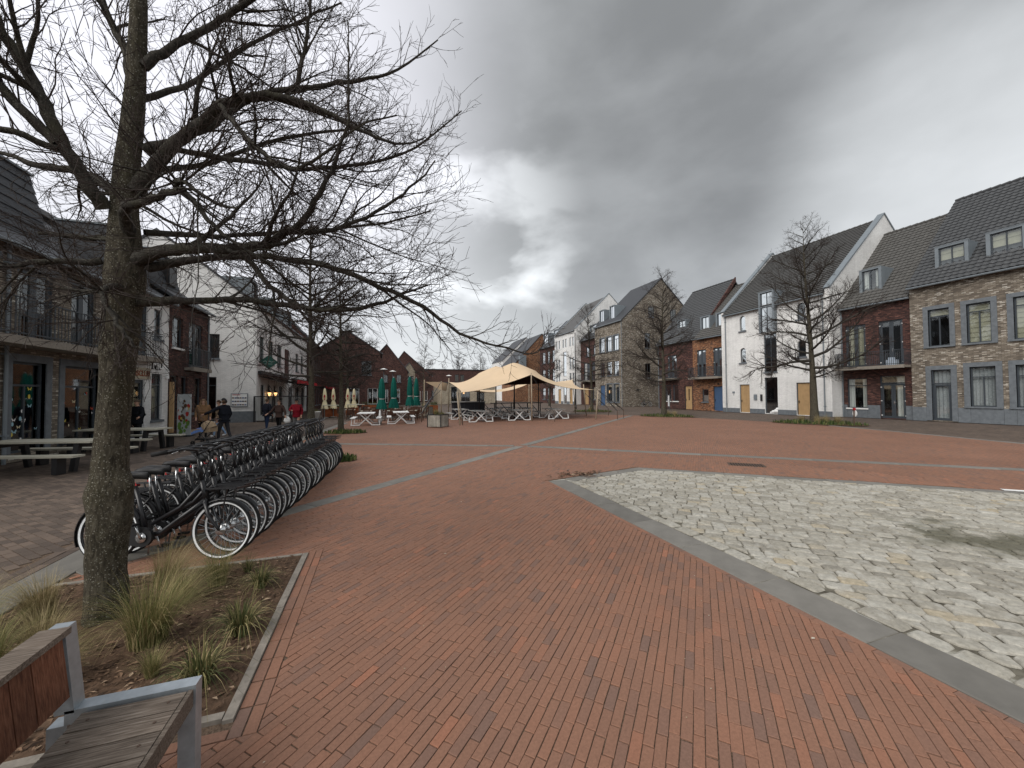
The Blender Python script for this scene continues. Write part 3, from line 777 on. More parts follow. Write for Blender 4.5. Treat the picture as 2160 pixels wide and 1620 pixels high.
# ------------------------------------------------------------------ buildings
class Fac:
    """a facade plane: a runs along it, z up, d out of it"""
    def __init__(s, o, u, n): s.o = Vector((*o, 0)); s.u = Vector((*u, 0)); s.n = Vector((*n, 0))
    def p(s, a, z, d=0.0): v = s.o+s.u*a+s.n*d; return Vector((v.x, v.y, z))
    def box(s, mb, a0, a1, z0, z1, d0, d1, mi=0):
        mb.obox(s.p((a0+a1)/2, (z0+z1)/2, (d0+d1)/2), s.u*((a1-a0)/2), s.n*((d1-d0)/2), Vector((0, 0, (z1-z0)/2)), mi)
def FW(X): return Fac((X, 0), (0, 1), (-1, 0))     # facade of the right row, a = Y
def FE(X): return Fac((X, 0), (0, 1), (1, 0))      # facade of the left row, a = Y
def FS(Y): return Fac((0, Y), (1, 0), (0, -1))     # facade turned to the viewer, a = X
def FN(Y): return Fac((0, Y), (1, 0), (0, 1))
DEP = 0.16
def wall(mb, F, a0, a1, z0, z1, ops=(), mi=0, dmi=1, gable=None, dark=0.9):
    A = sorted(set([a0, a1]+[v for o in ops for v in o[:2] if a0 < v < a1])); Z = sorted(set([z0, z1]+[v for o in ops for v in o[2:4] if z0 < v < z1]))
    for i in range(len(A)-1):
        for j in range(len(Z)-1):
            ca, cz = (A[i]+A[i+1])/2, (Z[j]+Z[j+1])/2
            if any(o[0] < ca < o[1] and o[2] < cz < o[3] for o in ops): continue
            mb.face([F.p(A[i], Z[j]), F.p(A[i+1], Z[j]), F.p(A[i+1], Z[j+1]), F.p(A[i], Z[j+1])], mi)
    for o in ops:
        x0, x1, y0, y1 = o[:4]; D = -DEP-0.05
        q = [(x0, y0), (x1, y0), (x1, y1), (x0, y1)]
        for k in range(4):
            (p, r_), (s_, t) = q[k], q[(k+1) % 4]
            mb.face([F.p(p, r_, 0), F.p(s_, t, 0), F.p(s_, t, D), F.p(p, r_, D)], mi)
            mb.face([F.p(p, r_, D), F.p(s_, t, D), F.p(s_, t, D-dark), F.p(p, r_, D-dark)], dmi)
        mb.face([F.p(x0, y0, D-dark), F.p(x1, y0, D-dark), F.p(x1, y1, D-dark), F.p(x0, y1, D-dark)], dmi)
    if gable: mb.face([F.p(a0, z1), F.p(a1, z1)]+[F.p(*g_) for g_ in gable], mi)
def win(h, F, a0, a1, z0, z1, v=2, t=0.0, sur=0.0, sill=True, cover=None, fm=None, parent=None, d=-DEP, th=0.065, simple=False, sillm=None):
    """frame with mullions and transom, panes as sub-parts, stone surround and sill"""
    fm = fm or M_FRAME; par = parent or h
    f = MB()
    for x0, x1, y0, y1 in ((a0, a0+th, z0, z1), (a1-th, a1, z0, z1), (a0+th, a1-th, z0, z0+th), (a0+th, a1-th, z1-th, z1)): F.box(f, x0, x1, y0, y1, d, d+0.07)
    zt = z1-th
    if t: zt = z0+(z1-z0)*(1-t); F.box(f, a0+th, a1-th, zt, zt+th*0.9, d+.004, d+0.074)
    for k in range(1, v):
        c = a0+(a1-a0)*k/v; F.box(f, c-th*.42, c+th*.42, z0+th, zt, d+.004, d+0.062)
    o = f.build('window' if parent is None else 'window_frame', fm, par)
    w = o if parent is None else par
    regs = [(a0+th+(a1-a0-2*th)*k/v, a0+th+(a1-a0-2*th)*(k+1)/v, z0+th, zt) for k in range(v)]
    if t: regs.append((a0+th, a1-th, zt+th*.9, z1-th))
    if simple: regs = [(a0+th, a1-th, z0+th, z1-th)]
    for (x0, x1, y0, y1) in regs:
        m = MB(); m.face([F.p(x0, y0, d+.03), F.p(x1, y0, d+.03), F.p(x1, y1, d+.03), F.p(x0, y1, d+.03)]); m.build('pane', M_GLASS, w)
    if cover:
        kind, mat = cover[0], cover[1]; m = MB(); dd = d-0.10
        if kind == 'blind':
            lo = z0+th+(z1-z0)*(cover[2] if len(cover) > 2 else 0.0)
            n = max(2, int((z1-lo)/0.28))
            for i in range(n):
                y0 = lo+(z1-lo)*i/n; y1 = lo+(z1-lo)*(i+1)/n
                m.face([F.p(a0, y0, dd+.03), F.p(a1, y0, dd+.03), F.p(a1, y1, dd), F.p(a0, y1, dd)])
            m.build('blind', mat, w)
        else:
            spans = [(a0, a1)] if kind == 'full' else [(a0, a0+(a1-a0)*.3), (a1-(a1-a0)*.3, a1)]
            for s0, s1 in spans:
                n = max(6, int((s1-s0)/0.035))
                for i in range(n):
                    x0 = s0+(s1-s0)*i/n; x1 = s0+(s1-s0)*(i+1)/n; e0 = 0.03*math.sin(i*1.35)+.012*math.sin(i*3.1); e1 = 0.03*math.sin((i+1)*1.35)+.012*math.sin((i+1)*3.1)
                    m.face([F.p(x0, z0, dd+e0), F.p(x1, z0, dd+e1), F.p(x1, z1, dd+e1), F.p(x0, z1, dd+e0)])
            m.build('curtain', mat, w)
    if sur:
        s = sur
        for x0, x1 in ((a0-s, a0), (a1, a1+s)): m = MB(); F.box(m, x0, x1, z0, z1, -0.10, 0.035); m.build('stone_jamb', M_STONE, h)
        m = MB(); F.box(m, a0-s, a1+s, z1, z1+s, -0.10, 0.04); m.build('lintel', M_STONE, h)
    if sill:
        m = MB(); F.box(m, a0-max(sur, .06), a1+max(sur, .06), z0-0.10, z0, -0.12, 0.09); m.build('sill', sillm or M_STONE, h)
    return o
def door(h, F, a0, a1, z0, z1, mat, kind='plank', slit=False, d=-DEP, hside=1):
    m = MB(); n = 5
    fr = MB(); th = .06
    for x0, x1, y0, y1 in ((a0, a0+th, z0, z1), (a1-th, a1, z0, z1), (a0+th, a1-th, z1-th, z1)): F.box(fr, x0, x1, y0, y1, d, d+.08)
    A0, A1 = a0+th, a1-th
    if kind == 'plank':
        for i in range(n):
            F.box(m, A0+(A1-A0)*i/n+.004, A0+(A1-A0)*(i+1)/n-.004, z0, z1-th, d+.005, d+.05)
        o = m.build('door', mat, h)
        fr.build('door_frame', M_FRAME, o)
        if slit:
            m = MB(); c = (A0+A1)/2; F.box(m, c-.07, c+.07, z0+(z1-z0)*.38, z1-.35, d+.04, d+.056); m.build('pane', M_DARK, o)
    elif kind == 'flat':
        F.box(m, A0, A1, z0, z1-th, d+.005, d+.05); o = m.build('door', mat, h); fr.build('door_frame', M_FRAME, o)
    m = MB(); c = A0+.09 if hside < 0 else A1-.09
    F.box(m, c-.02, c+.02, z0+.95, z0+1.2, d+.05, d+.075); F.box(m, c-.05, c+.05, z0+1.08, z0+1.11, d+.075, d+.11); m.build('handle', M_BLACK, o)
    return o
def glassdoors(h, F, a0, a1, z0, z1, leaves=2, t=0.0, cover=None, fm=None, hinges=True, d=-DEP, rail=0.0):
    fm = fm or M_FRAME; f = MB(); th = 0.07; zt = z1
    if t: zt = z0+(z1-z0)*(1-t); F.box(f, a0, a1, zt, zt+.07, d, d+.08)
    F.box(f, a0, a0+.05, z0, z1, d, d+.09); F.box(f, a1-.05, a1, z0, z1, d, d+.09); F.box(f, a0+.05, a1-.05, z1-.06, z1, d, d+.09)
    regs = []
    for k in range(leaves):
        x0 = a0+.05+(a1-a0-.1)*k/leaves+.004; x1 = a0+.05+(a1-a0-.1)*(k+1)/leaves-.004; w = .11
        for p in ((x0, x0+w, z0, zt-.03), (x1-w, x1, z0, zt-.03), (x0+w, x1-w, z0, z0+.16), (x0+w, x1-w, zt-.14, zt-.03)): F.box(f, *p, d+.01, d+.07)
        if rail: F.box(f, x0+w, x1-w, z0+rail, z0+rail+.09, d+.01, d+.07)
        regs.append((x0+w, x1-w, z0+.16, zt-.14))
    if t: regs.append((a0+.05, a1-.05, zt+.07, z1-.06))
    o = f.build('glazed_door', fm, h)
    for x0, x1, y0, y1 in regs:
        m = MB(); m.face([F.p(x0, y0, d+.04), F.p(x1, y0, d+.04), F.p(x1, y1, d+.04), F.p(x0, y1, d+.04)]); m.build('pane', M_GLASS, o)
    if hinges:
        m = MB()
        for x in (a0+.03, a1-.03):
            for zf in (.08, .5, .9): F.box(m, x-.05, x+.05, z0+(zt-z0)*zf-.03, z0+(zt-z0)*zf+.03, d+.075, d+.10)
        m.build('hinge', M_WHITE, o)
        m = MB(); c = (a0+a1)/2-.06; F.box(m, c-.02, c+.02, z0+1.0, z0+1.22, d+.07, d+.1); F.box(m, c-.12, c+.02, z0+1.1, z0+1.13, d+.1, d+.12); m.build('handle', M_CHROME, o)
    if cover:
        m = MB(); dd = d-.1; x0, x1 = a0+(a1-a0)*cover[0], a0+(a1-a0)*cover[1]; n = max(6, int((x1-x0)/.04))
        for i in range(n):
            p, q = x0+(x1-x0)*i/n, x0+(x1-x0)*(i+1)/n; e0, e1 = .03*math.sin(i*1.3), .03*math.sin((i+1)*1.3)
            m.face([F.p(p, z0, dd+e0), F.p(q, z0, dd+e1), F.p(q, z1, dd+e1), F.p(p, z1, dd+e0)])
        m.build('curtain', cover[2], o)
    return o
def balcony(h, F, a0, a1, z, dep=0.95, rh=1.05, step=0.105, tag_=None):
    m = MB(); F.box(m, a0, a1, z-.16, z, 0.0, dep-.12); F.box(m, a0-.03, a1+.03, z-.20, z+.02, dep-.12, dep)
    o = m.build('balcony', M_EDGE if tag_ is None else tag_, h)
    m = MB()
    for (p, q) in ((F.p(a0, z+rh, dep-.04), F.p(a1, z+rh, dep-.04)), (F.p(a0, z+rh, .03), F.p(a0, z+rh, dep-.04)), (F.p(a1, z+rh, .03), F.p(a1, z+rh, dep-.04)), (F.p(a0, z+.1, dep-.04), F.p(a1, z+.1, dep-.04))):
        m.bar(p, q, .05, .035)
    n = int((a1-a0)/step)
    for i in range(n+1):
        a = a0+(a1-a0)*i/n; w = .024 if i % 9 else .05
        m.bar(F.p(a, z+.02, dep-.04), F.p(a, z+rh-.01, dep-.04), w, .012, upv=F.n)
    k = int(dep/step)
    for a in (a0, a1):
        for i in range(1, k): m.bar(F.p(a, z+.02, i*step), F.p(a, z+rh-.01, i*step), .012, .016, upv=F.n)
    m.build('railing', M_FRAME, o)
    return o
def roofY(h, Y0, Y1, Xe, ze, Xr, zr, Xb, zb, mat, over=0.28, tiles=None, gut=True, name='roof'):
    """ridge along Y; Xe the eave towards the square, Xb the rear eave"""
    sg = 1 if Xr > Xe else -1; sl = (zr-ze)/abs(Xr-Xe); th = 0.16
    xe, zE = Xe-sg*over, ze-over*sl; sb = (zr-zb)/abs(Xb-Xr); xb, zB = Xb+sg*over, zb-over*sb
    prof = [(xe, zE), (Xr, zr), (xb, zB), (xb, zB+th), (Xr, zr+th*1.25), (xe, zE+th)]
    m = MB()
    q0 = [Vector((x, Y0, z)) for x, z in prof]; q1 = [Vector((x, Y1, z)) for x, z in prof]
    for i in range(6):
        j = (i+1) % 6; m.face([q0[i], q0[j], q1[j], q1[i]])
    for q in (q0, q1):
        m.face([q[0], q[1], q[4], q[5]]); m.face([q[1], q[2], q[3], q[4]])
    o = m.build(name, mat, h)
    if tiles:
        # course by course: each overlaps the one below, pantile wave along the eave
        wl, amp, cour = tiles; L = math.hypot(Xr-xe, zr-zE); n = int(L/cour); t = MB()
        ux, uz = (Xr-xe)/L, (zr-zE)/L; nx, nz = -sg*abs(uz), abs(ux)
        ny = max(2, int((Y1-Y0)/(wl/5))) if amp > 0 else 1
        Y = np.linspace(Y0, Y1, ny+1)
        w = amp*(np.clip(np.sin(2*np.pi*Y/wl), -0.35, 1.0)) if amp > 0 else np.zeros(ny+1)
        z0b = th+0.004
        for i in range(n):
            s0, s1 = L*i/n, L*(i+1)/n; rows = []
            for s, hgt in ((s0, 0.0), (s0, 0.055 if amp else 0.075), (s1, 0.012)):
                lift = z0b+hgt; bx, bz = xe+ux*s+nx*lift, zE+uz*s+nz*lift
                rows.append([(bx+nx*ww, y, bz+nz*ww) for y, ww in zip(Y, w)])
            k = len(t.v)
            for rw in rows: t.v += rw
            N = ny+1
            for a in range(2):
                for j in range(ny):
                    t.f.append((k+a*N+j, k+a*N+j+1, k+(a+1)*N+j+1, k+(a+1)*N+j)); t.m.append(0)
        to = t.build('roof_tiles', mat, o, smooth=False); to['kind'] = 'stuff'
        m = MB()
        ny = max(1, int((Y1-Y0)/.42))
        b1 = MB(); st = (Y1-Y0)/ny
        b1.tube([(0, -st*.52, 0.02), (0, st*.5, 0.0)], [.125, .105], 8)
        me = b1.mesh('ridge_tile', mat)
        for i in range(ny):
            rt_ = link('ridge_tile', me, o, True); rt_.location = (Xr, Y0+(i+.5)*st, zr+th*1.25+.02)
    if gut:
        m = MB(); m.tube([(xe-sg*.06, Y0, zE+.05), (xe-sg*.06, Y1, zE+.05)], .075, 8); m.build('gutter', M_ZINC, h)
    return o
def dormer(h, F, a0, a1, z0, z1, back, v=2, cover=None, cheek=None, sl=0.06):
    """zinc box standing on the roof, F the plane of its face; back = depth of the cheeks"""
    m = MB(); T = .17
    for x0, x1 in ((a0, a0+T), (a1-T, a1)):
        m.face([F.p(x0, z0, 0), F.p(x1, z0, 0), F.p(x1, z1, 0), F.p(x0, z1, 0)])
    m.face([F.p(a0+T, z1-T*.7, 0), F.p(a1-T, z1-T*.7, 0), F.p(a1-T, z1, 0), F.p(a0+T, z1, 0)])
    for a, s in ((a0, -1), (a1, 1)):
        m.face([F.p(a, z0, 0), F.p(a, z1, 0), F.p(a, z1-sl, -back), F.p(a, z0, -back*.15)])
        m.face([F.p(a-s*T, z0, 0), F.p(a-s*T, z1-T*.7, 0), F.p(a-s*T, z1-T*.7, -.25), F.p(a-s*T, z0, -.25)])
    m.face([F.p(a0+T, z1-T*.7, 0), F.p(a1-T, z1-T*.7, 0), F.p(a1-T, z1-T*.7, -.25), F.p(a0+T, z1-T*.7, -.25)])
    m.face([F.p(a0, z1, 0), F.p(a1, z1, 0), F.p(a1, z1-sl, -back), F.p(a0, z1-sl, -back)])
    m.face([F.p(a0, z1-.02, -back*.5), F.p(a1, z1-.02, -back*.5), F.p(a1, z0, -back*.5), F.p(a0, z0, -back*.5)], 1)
    m.face([F.p(a0-.05, z1+.004, .06), F.p(a1+.05, z1+.004, .06), F.p(a1+.05, z1+.03, .06), F.p(a0-.05, z1+.03, .06)])
    o = m.build('dormer', [cheek or M_ZINC, M_DARK], h)
    win(h, F, a0+T, a1-T, z0+.02, z1-T*.7, v=v, sill=False, cover=cover, parent=o, d=-.16)
    return o
def body(h, X0, X1, Y0, Y1, ze, zr, Xr, mats, front, ops=(), zb=None, sideops=None, plinth=None):
    """four walls; front = 'W' (faces the square from the right) or 'E'; gables at both Y ends"""
    m = MB(); F = FW(X0) if front == 'W' else FE(X1); zb = zb or ze
    wall(m, F, Y0, Y1, 0, ze, ops)
    B = FE(X1) if front == 'W' else FW(X0); wall(m, B, Y0, Y1, 0, zb)
    for Y, FF in ((Y0, FS(Y0+.012)), (Y1, FN(Y1-.012))):
        so_ = (sideops or {}).get(Y, ())
        z0, z1 = (ze, zb) if front == 'W' else (zb, ze); zl = min(z0, z1)
        wall(m, FF, X0, X1, 0, zl, so_)
        m.face([FF.p(X0, zl), FF.p(X1, zl), FF.p(X1, z1), FF.p(Xr, zr), FF.p(X0, z0)])
    o = m.build('wall', mats, h)
    return F
def downpipe(h, F, a, z0, z1, d=.07, r=.045, mat=None):
    m = MB(); m.tube([F.p(a, z0, d), F.p(a, z1, d)], r, 8)
    for z in (z0+.8, (z0+z1)/2, z1-.5): F.box(m, a-.07, a+.07, z-.025, z+.025, 0, d+.055)
    m.build('downpipe', mat or M_ZINC, h)
def plinth(h, F, segs, z1, d=.03, name='plinth', mat=None):
    for a0, a1 in segs:
        m = MB(); F.box(m, a0, a1, 0, z1, -.02, d); m.build(name, mat or M_STONE, h)
def house(label, loc, cat='house', name='terraced_house', group='houses along the right side of the square'):
    return thing(name, label, cat, loc, 0, group)
def parapet(h, Y0, Y1, X0, ze, Xr, zr, Xb, wallm, up=0.55, capw=.06):
    """gable wall carried up above the roof and capped with zinc"""
    m = MB(); prof = [(X0, 0), (X0, ze+up*.6), (Xr, zr+up), (Xb, ze+up*.6), (Xb, 0)]
    q0 = [Vector((x, Y0, z)) for x, z in prof]; q1 = [Vector((x, Y1, z)) for x, z in prof]
    m.face(q0[::-1]); m.face(q1)
    for i in range(4): m.face([q0[i], q0[i+1], q1[i+1], q1[i]])
    m.build('gable_wall', wallm, h)
    m = MB()
    for (xa, za), (xb, zb) in ((prof[1], prof[2]), (prof[2], prof[3])):
        d = Vector((xb-xa, 0, zb-za)); L = d.length; d.normalize(); n = Vector((-d.z, 0, d.x))
        c = (Vector((xa, (Y0+Y1)/2, za))+Vector((xb, (Y0+Y1)/2, zb)))/2+n*.055
        m.obox(c, d*(L/2+.06), Vector((0, (Y1-Y0)/2+capw, 0)), n*.05)
    m.build('coping', M_ZINC, h)

PANT = (0.30, 0.032, 0.34); FLAT = (0.3, 0.0, 0.30)
M_TILEG = plain('grey brown pantile', (0.078, 0.075, 0.070), 0.55, 0.4, var=0.25, scale=3)
M_TILED = plain('dark anthracite pantile', (0.058, 0.060, 0.063), 0.5, 0.4, var=0.2, scale=3)
M_TILEF = plain('flat grey tile', (0.074, 0.073, 0.071), 0.6, 0.35, var=0.2, scale=3)

# --- R1: beige-grey brick house at the right edge
h = house('beige and grey brick house with blue stone window surrounds at the right edge', (34, 10, 0))
w1 = [(13.85, 14.85), (12.1, 13.1), (10.1, 11.25), (8.2, 9.3), (6.3, 7.4)]
ops = [(a, b_, 4.85, 7.25) for a, b_ in w1]+[(13.86, 14.78, .06, 3.32)]+[(a, b_, 1.0, 3.4) for a, b_ in ((12.0, 13.05), (10.2, 11.25), (8.2, 9.3), (6.3, 7.4))]
F = body(h, 34, 46, 4.5, 15.75, 9.1, 15.7, 40, [M_GREYBRICK, M_DARK], 'W', ops)
for i, (a, b_) in enumerate(w1):
    win(h, F, a, b_, 4.85, 7.25, v=2, t=.22, sur=.24, cover=('blind', M_BLIND) if i in (1, 2, 3) else ('blind', M_BLIND, .8))
for a, b_ in ((12.0, 13.05), (10.2, 11.25), (8.2, 9.3), (6.3, 7.4)): win(h, F, a, b_, 1.0, 3.4, v=2, t=.27, sur=.26, cover=('full', M_CURTAIN))
glassdoors(h, F, 13.86, 14.78, .06, 3.32, leaves=1, t=.28, cover=(.02, .98, M_CURTAIN), hinges=False)
for x0, x1 in ((13.6, 13.86), (14.78, 15.04)): m = MB(); F.box(m, x0, x1, .05, 3.32, -.1, .035); m.build('stone_jamb', M_STONE, h)
m = MB(); F.box(m, 13.6, 15.04, 3.32, 3.58, -.1, .04); m.build('lintel', M_STONE, h)
plinth(h, F, [(15.05, 15.74), (13.06, 13.59), (11.74, 13.05), (11.26, 11.73), (9.9, 11.25), (9.35, 9.89), (7.9, 9.34), (4.5, 7.89)], .9)
roofY(h, 4.5, 15.75, 34, 9.1, 40, 15.7, 46, 9.1, M_TILED, tiles=PANT)
FD = FW(34.6)
dormer(h, FD, 13.15, 14.68, 9.7, 11.4, 1.55, cover=('blind', M_BLIND, .45)); dormer(h, FD, 10.85, 12.42, 9.7, 11.45, 1.55, cover=('blind', M_BLIND, .45)); dormer(h, FD, 7.2, 8.8, 9.7, 11.45, 1.55)
# --- R2: dark red-brown house with the long balcony
h = house('dark red brown brick house with a long railed balcony beside the white gabled house', (34.2, 18, 0))
ops = [(18.4, 19.7, 3.76, 7.0), (16.25, 17.6, 3.76, 7.0), (18.4, 19.68, .72, 2.95), (16.2, 17.62, .05, 3.05)]
F = body(h, 34.2, 46, 15.75, 20.0, 8.55, 14.85, 40, [M_BROWNBRICK, M_DARK], 'W', ops)
glassdoors(h, F, 18.4, 19.7, 3.76, 7.0, cover=(.05, .95, M_BLIND)); glassdoors(h, F, 16.25, 17.6, 3.76, 7.0)
win(h, F, 18.4, 19.68, .72, 2.95, v=1, t=.26, sillm=M_WHITE, cover=('side', M_WHITECURT))
glassdoors(h, F, 16.2, 17.62, .05, 3.05, t=.18, cover=(.05, .42, M_WHITECURT))
balcony(h, F, 15.8, 19.85, 3.75, 1.0)
m = MB(); F.box(m, 16.4, 17.0, 3.78, 4.15, .25, .55); F.box(m, 16.55, 16.85, 4.15, 4.32, .3, .5); m.build('storage_box', plain('pale blue plastic', (.45, .52, .6)), h)
plinth(h, F, [(15.76, 16.19), (17.63, 18.39), (19.69, 19.99)], .95); plinth(h, F, [(18.4, 19.68)], .60)
roofY(h, 15.75, 20.0, 34.2, 8.55, 40, 14.85, 46, 8.55, M_TILEG, tiles=PANT)
dormer(h, FW(34.8), 17.65, 19.03, 8.95, 11.2, 2.0, cover=('side', M_WHITECURT)); downpipe(h, F, 19.93, 0, 8.2)
# --- R3: white gabled house with arched windows
h = house('white painted brick house with arched windows, tall dormer window and two oak doors', (33, 25, 0))
dk = [(27.0, 28.06, .05, 2.7), (24.3, 25.5, .05, 3.27), (21.58, 22.7, .05, 2.72)]
cw = [(24.3, 25.5, 3.75, 7.18)]
aw = [(27.3, 27.92, 7.85, 9.3), (27.3, 27.92, 4.8, 6.2), (21.82, 22.5, 8.0, 9.35), (21.85, 22.52, 4.85, 6.25)]
F = body(h, 33, 47, 20.0, 30.0, 9.75, 16.3, 40, [M_WHITEBRICK, M_DARK], 'W', dk+cw+aw+[(24.3, 25.5, 7.5, 9.75)])
door(h, F, 27.0, 28.06, .05, 2.7, M_OAK, hside=1); door(h, F, 21.58, 22.7, .05, 2.72, M_OAK, hside=1)
win(h, F, 24.3, 25.5, .05, 3.27, v=1, t=0, sill=False); win(h, F, 24.3, 25.5, 3.75, 7.18, v=2, t=0)
m = MB(); F.box(m, 24.36, 25.44, 4.55, 4.62, -.15, -.06); m.build('window_rail', M_FRAME, h)
def archwin(h, F, a0, a1, z0, z1):
    # frame, pane and the white corner pieces that round the head of the opening
    c, r = (a0+a1)/2, (a1-a0)/2; zs = z1-r; n = 10
    arc = [(c+r*math.cos(t), zs+r*math.sin(t)) for t in [math.pi*i/n for i in range(n+1)]]
    m = MB()
    for k in range(n):
        p, q = arc[k], arc[k+1]; cx = a1 if k < n/2 else a0
        m.face([F.p(p[0], p[1], -.002), F.p(q[0], q[1], -.002), F.p(cx, z1, -.002)]); m.face([F.p(*p, -.002), F.p(*q, -.002), F.p(*q, -DEP), F.p(*p, -DEP)])
    m.build('arch_head', M_WHITEBRICK, h)
    f = MB(); out = [(a0, z0), (a1, z0)]+arc; inn = [(c+(x-c)*.80, zs+(z-zs)*(.80 if z > zs else .93)) for x, z in out]; N = len(out)
    for k in range(N):
        j = (k+1) % N; f.face([F.p(*out[k], -DEP+.05), F.p(*out[j], -DEP+.05), F.p(*inn[j], -DEP+.05), F.p(*inn[k], -DEP+.05)]); f.face([F.p(*inn[k], -DEP+.05), F.p(*inn[j], -DEP+.05), F.p(*inn[j], -DEP), F.p(*inn[k], -DEP)])
    o = f.build('window', M_FRAME, h)
    f = MB(); f.face([F.p(*q, -DEP+.02) for q in inn]); f.build('pane', M_GLASS, o)
    m = MB(); F.box(m, a0-.1, a1+.1, z0-.12, z0, -.1, .1); m.build('sill', M_STONE, h)
for a in aw: archwin(h, F, *a)
roofY(h, 20.35, 29.65, 33, 9.75, 40, 16.3, 47, 9.75, M_TILEF, tiles=FLAT, over=.2)
parapet(h, 19.99, 20.35, 32.98, 9.75, 40, 16.3, 47, M_WHITEBRICK); parapet(h, 29.65, 30.01, 32.98, 9.75, 40, 16.3, 47, M_WHITEBRICK)
dormer(h, FW(32.64), 24.2, 25.66, 7.3, 11.0, 2.6, v=2)
plinth(h, F, [(20.0, 21.57), (22.71, 24.29), (25.51, 26.99), (28.07, 30)], .42)
downpipe(h, F, 29.5, 0, 9.5); downpipe(h, F, 20.5, 0, 9.5)
m = MB(); F.box(m, 26.25, 26.52, 1.25, 1.75, 0, .1); m.build('letter_box', M_ZINC, h)
m = MB(); F.box(m, 25.72, 25.86, 1.15, 1.75, 0, .12); m.build('wall_lamp', M_BLACK, h)
m = MB(); F.box(m, 24.7, 25.3, 3.52, 3.58, 0, .16); m.build('door_light', M_BLACK, h)
m = MB(); F.box(m, 28.6, 28.85, 1.85, 2.05, 0, .03); F.box(m, 28.68, 28.76, 1.68, 1.74, 0, .03); m.build('house_number_plate', M_ZINC, h)
wb = thing('linen_bundle', 'white bundle lying inside the glass door of the white house', 'bundle', (33.09, 24.5, .26))
m = MB()
for (dx, dy, dz, r) in ((-.0, .0, .0, .23), (0, .28, -.06, .17), (0, -.1, .2, .15), (0, .5, -.13, .1)):
    m.lathe([(r*math.sin(math.pi*(i+.02)/8.04)*1.0, dz-r*.9*math.cos(math.pi*(i+.02)/8.04)) for i in range(9)], (dx, dy, 0), 10)
m.build('cloth', M_WHITE, wb, True, True)
# --- R4 orange-brown
h = house('narrow orange brown brick house with a blue door left of the white gabled house', (33.3, 32, 0))
ops = [(32.35, 33.6, 3.62, 6.65), (30.25, 31.4, 3.62, 6.65), (32.1, 32.95, .95, 2.3), (30.1, 31.45, .05, 2.6)]
F = body(h, 33.3, 45, 30.0, 34.2, 8.05, 14.1, 39.2, [M_ORANGEBRICK, M_DARK], 'W', ops)
glassdoors(h, F, 32.35, 33.6, 3.62, 6.65, cover=(.1, .6, M_CURTAIN)); glassdoors(h, F, 30.25, 31.4, 3.62, 6.65)
win(h, F, 32.1, 32.95, .95, 2.3, v=1); door(h, F, 30.1, 31.45, .05, 2.6, M_BLUEDOOR, 'flat', hside=1)
balcony(h, F, 30.1, 34.0, 3.6, .9)
roofY(h, 30.0, 33.6, 33.3, 8.05, 39.2, 14.1, 45, 8.05, M_TILEG, tiles=PANT)
for d0, d1 in ((32.3, 33.65), (30.3, 31.55)): dormer(h, FW(33.9), d0, d1, 8.7, 10.4, 1.7, cover=('side', M_WHITECURT))
m = MB(); m.tube([F.p(30.7, 2.85, .05), F.p(30.7, 2.85, .16)], .06, 8); m.build('wall_lamp', M_BLACK, h)
# --- R5 dark brown
h = house('dark brown brick house with pale oak front door and a small balcony beside the passage', (33.6, 37, 0))
ops = [(38.0, 39.1, .95, 2.9), (36.8, 37.7, .95, 2.9), (34.7, 35.8, .05, 2.75), (37.0, 38.5, 3.7, 6.5)]
F = body(h, 33.6, 45, 34.2, 40.2, 8.2, 15.0, 39.3, [M_BROWNBRICK, M_DARK], 'W', ops)
win(h, F, 38.0, 39.1, .95, 2.9, v=1, sillm=M_WHITE, cover=('full', M_CURTAIN)); win(h, F, 36.8, 37.7, .95, 2.9, v=1, sillm=M_WHITE, cover=('side', M_BLIND))
door(h, F, 34.7, 35.8, .05, 2.75, M_OAK, slit=True, hside=1); glassdoors(h, F, 37.0, 38.5, 3.7, 6.5); balcony(h, F, 36.6, 39.2, 3.68, .8)
roofY(h, 33.75, 40.2, 33.6, 8.2, 39.3, 15.0, 45, 8.2, M_TILED, tiles=PANT)
m = MB(); pr = [(33.35, 8.1), (39.3, 15.45), (39.3, 14.9), (33.35, 7.55)]
q0 = [Vector((x, 33.6, z)) for x, z in pr]; q1 = [Vector((x, 33.78, z)) for x, z in pr]; m.face(q0); m.face(q1)
for i in range(4): m.face([q0[i], q0[(i+1) % 4], q1[(i+1) % 4], q1[i]])
m.build('verge_wall', M_BROWNBRICK, h); dormer(h, FW(34.7), 36.6, 38.0, 9.0, 10.8, 1.6)
downpipe(h, F, 40.1, 0, 8)
# --- R6 big grey-beige gable
h = house('tall beige brick house whose broad end gable faces the viewer behind a bare tree', (33, 51, 0))
fl = [(47.9, 49.2), (49.7, 51.0), (51.6, 52.9)]
ops = [(a, b_, 8.3, 10.5) for a, b_ in fl]+[(a, b_, 4.6, 6.7) for a, b_ in fl]+[(a, b_, .6, 3.3) for a, b_ in fl[:2]]+[(51.6, 52.9, .05, 3.2)]
so_ = [(36.9, 37.9, 8.6, 10.8), (36.9, 37.9, 4.2, 6.3)]
F = body(h, 33, 47, 47, 54.4, 12.55, 19.1, 40, [M_GREYBRICK, M_DARK], 'W', ops, sideops={47: so_})
for a, b_ in fl:
    win(h, F, a, b_, 8.3, 10.5, v=2, t=.25, sur=.16); win(h, F, a, b_, 4.6, 6.7, v=2, t=0)
for a, b_ in fl[:2]: win(h, F, a, b_, .6, 3.3, v=2, t=.3, sur=.16, cover=('side', M_CURTAIN))
door(h, F, 51.6, 52.9, .05, 3.2, M_BLUEDOOR, 'flat')
for a in so_: win(h, FS(47), *a, v=2)
for x0, z0 in ((37.6, 13.2), (41.6, 13.0)):
    win(h, FS(46.97), x0, x0+.9, z0, z0+1.6, v=2, d=0.005)
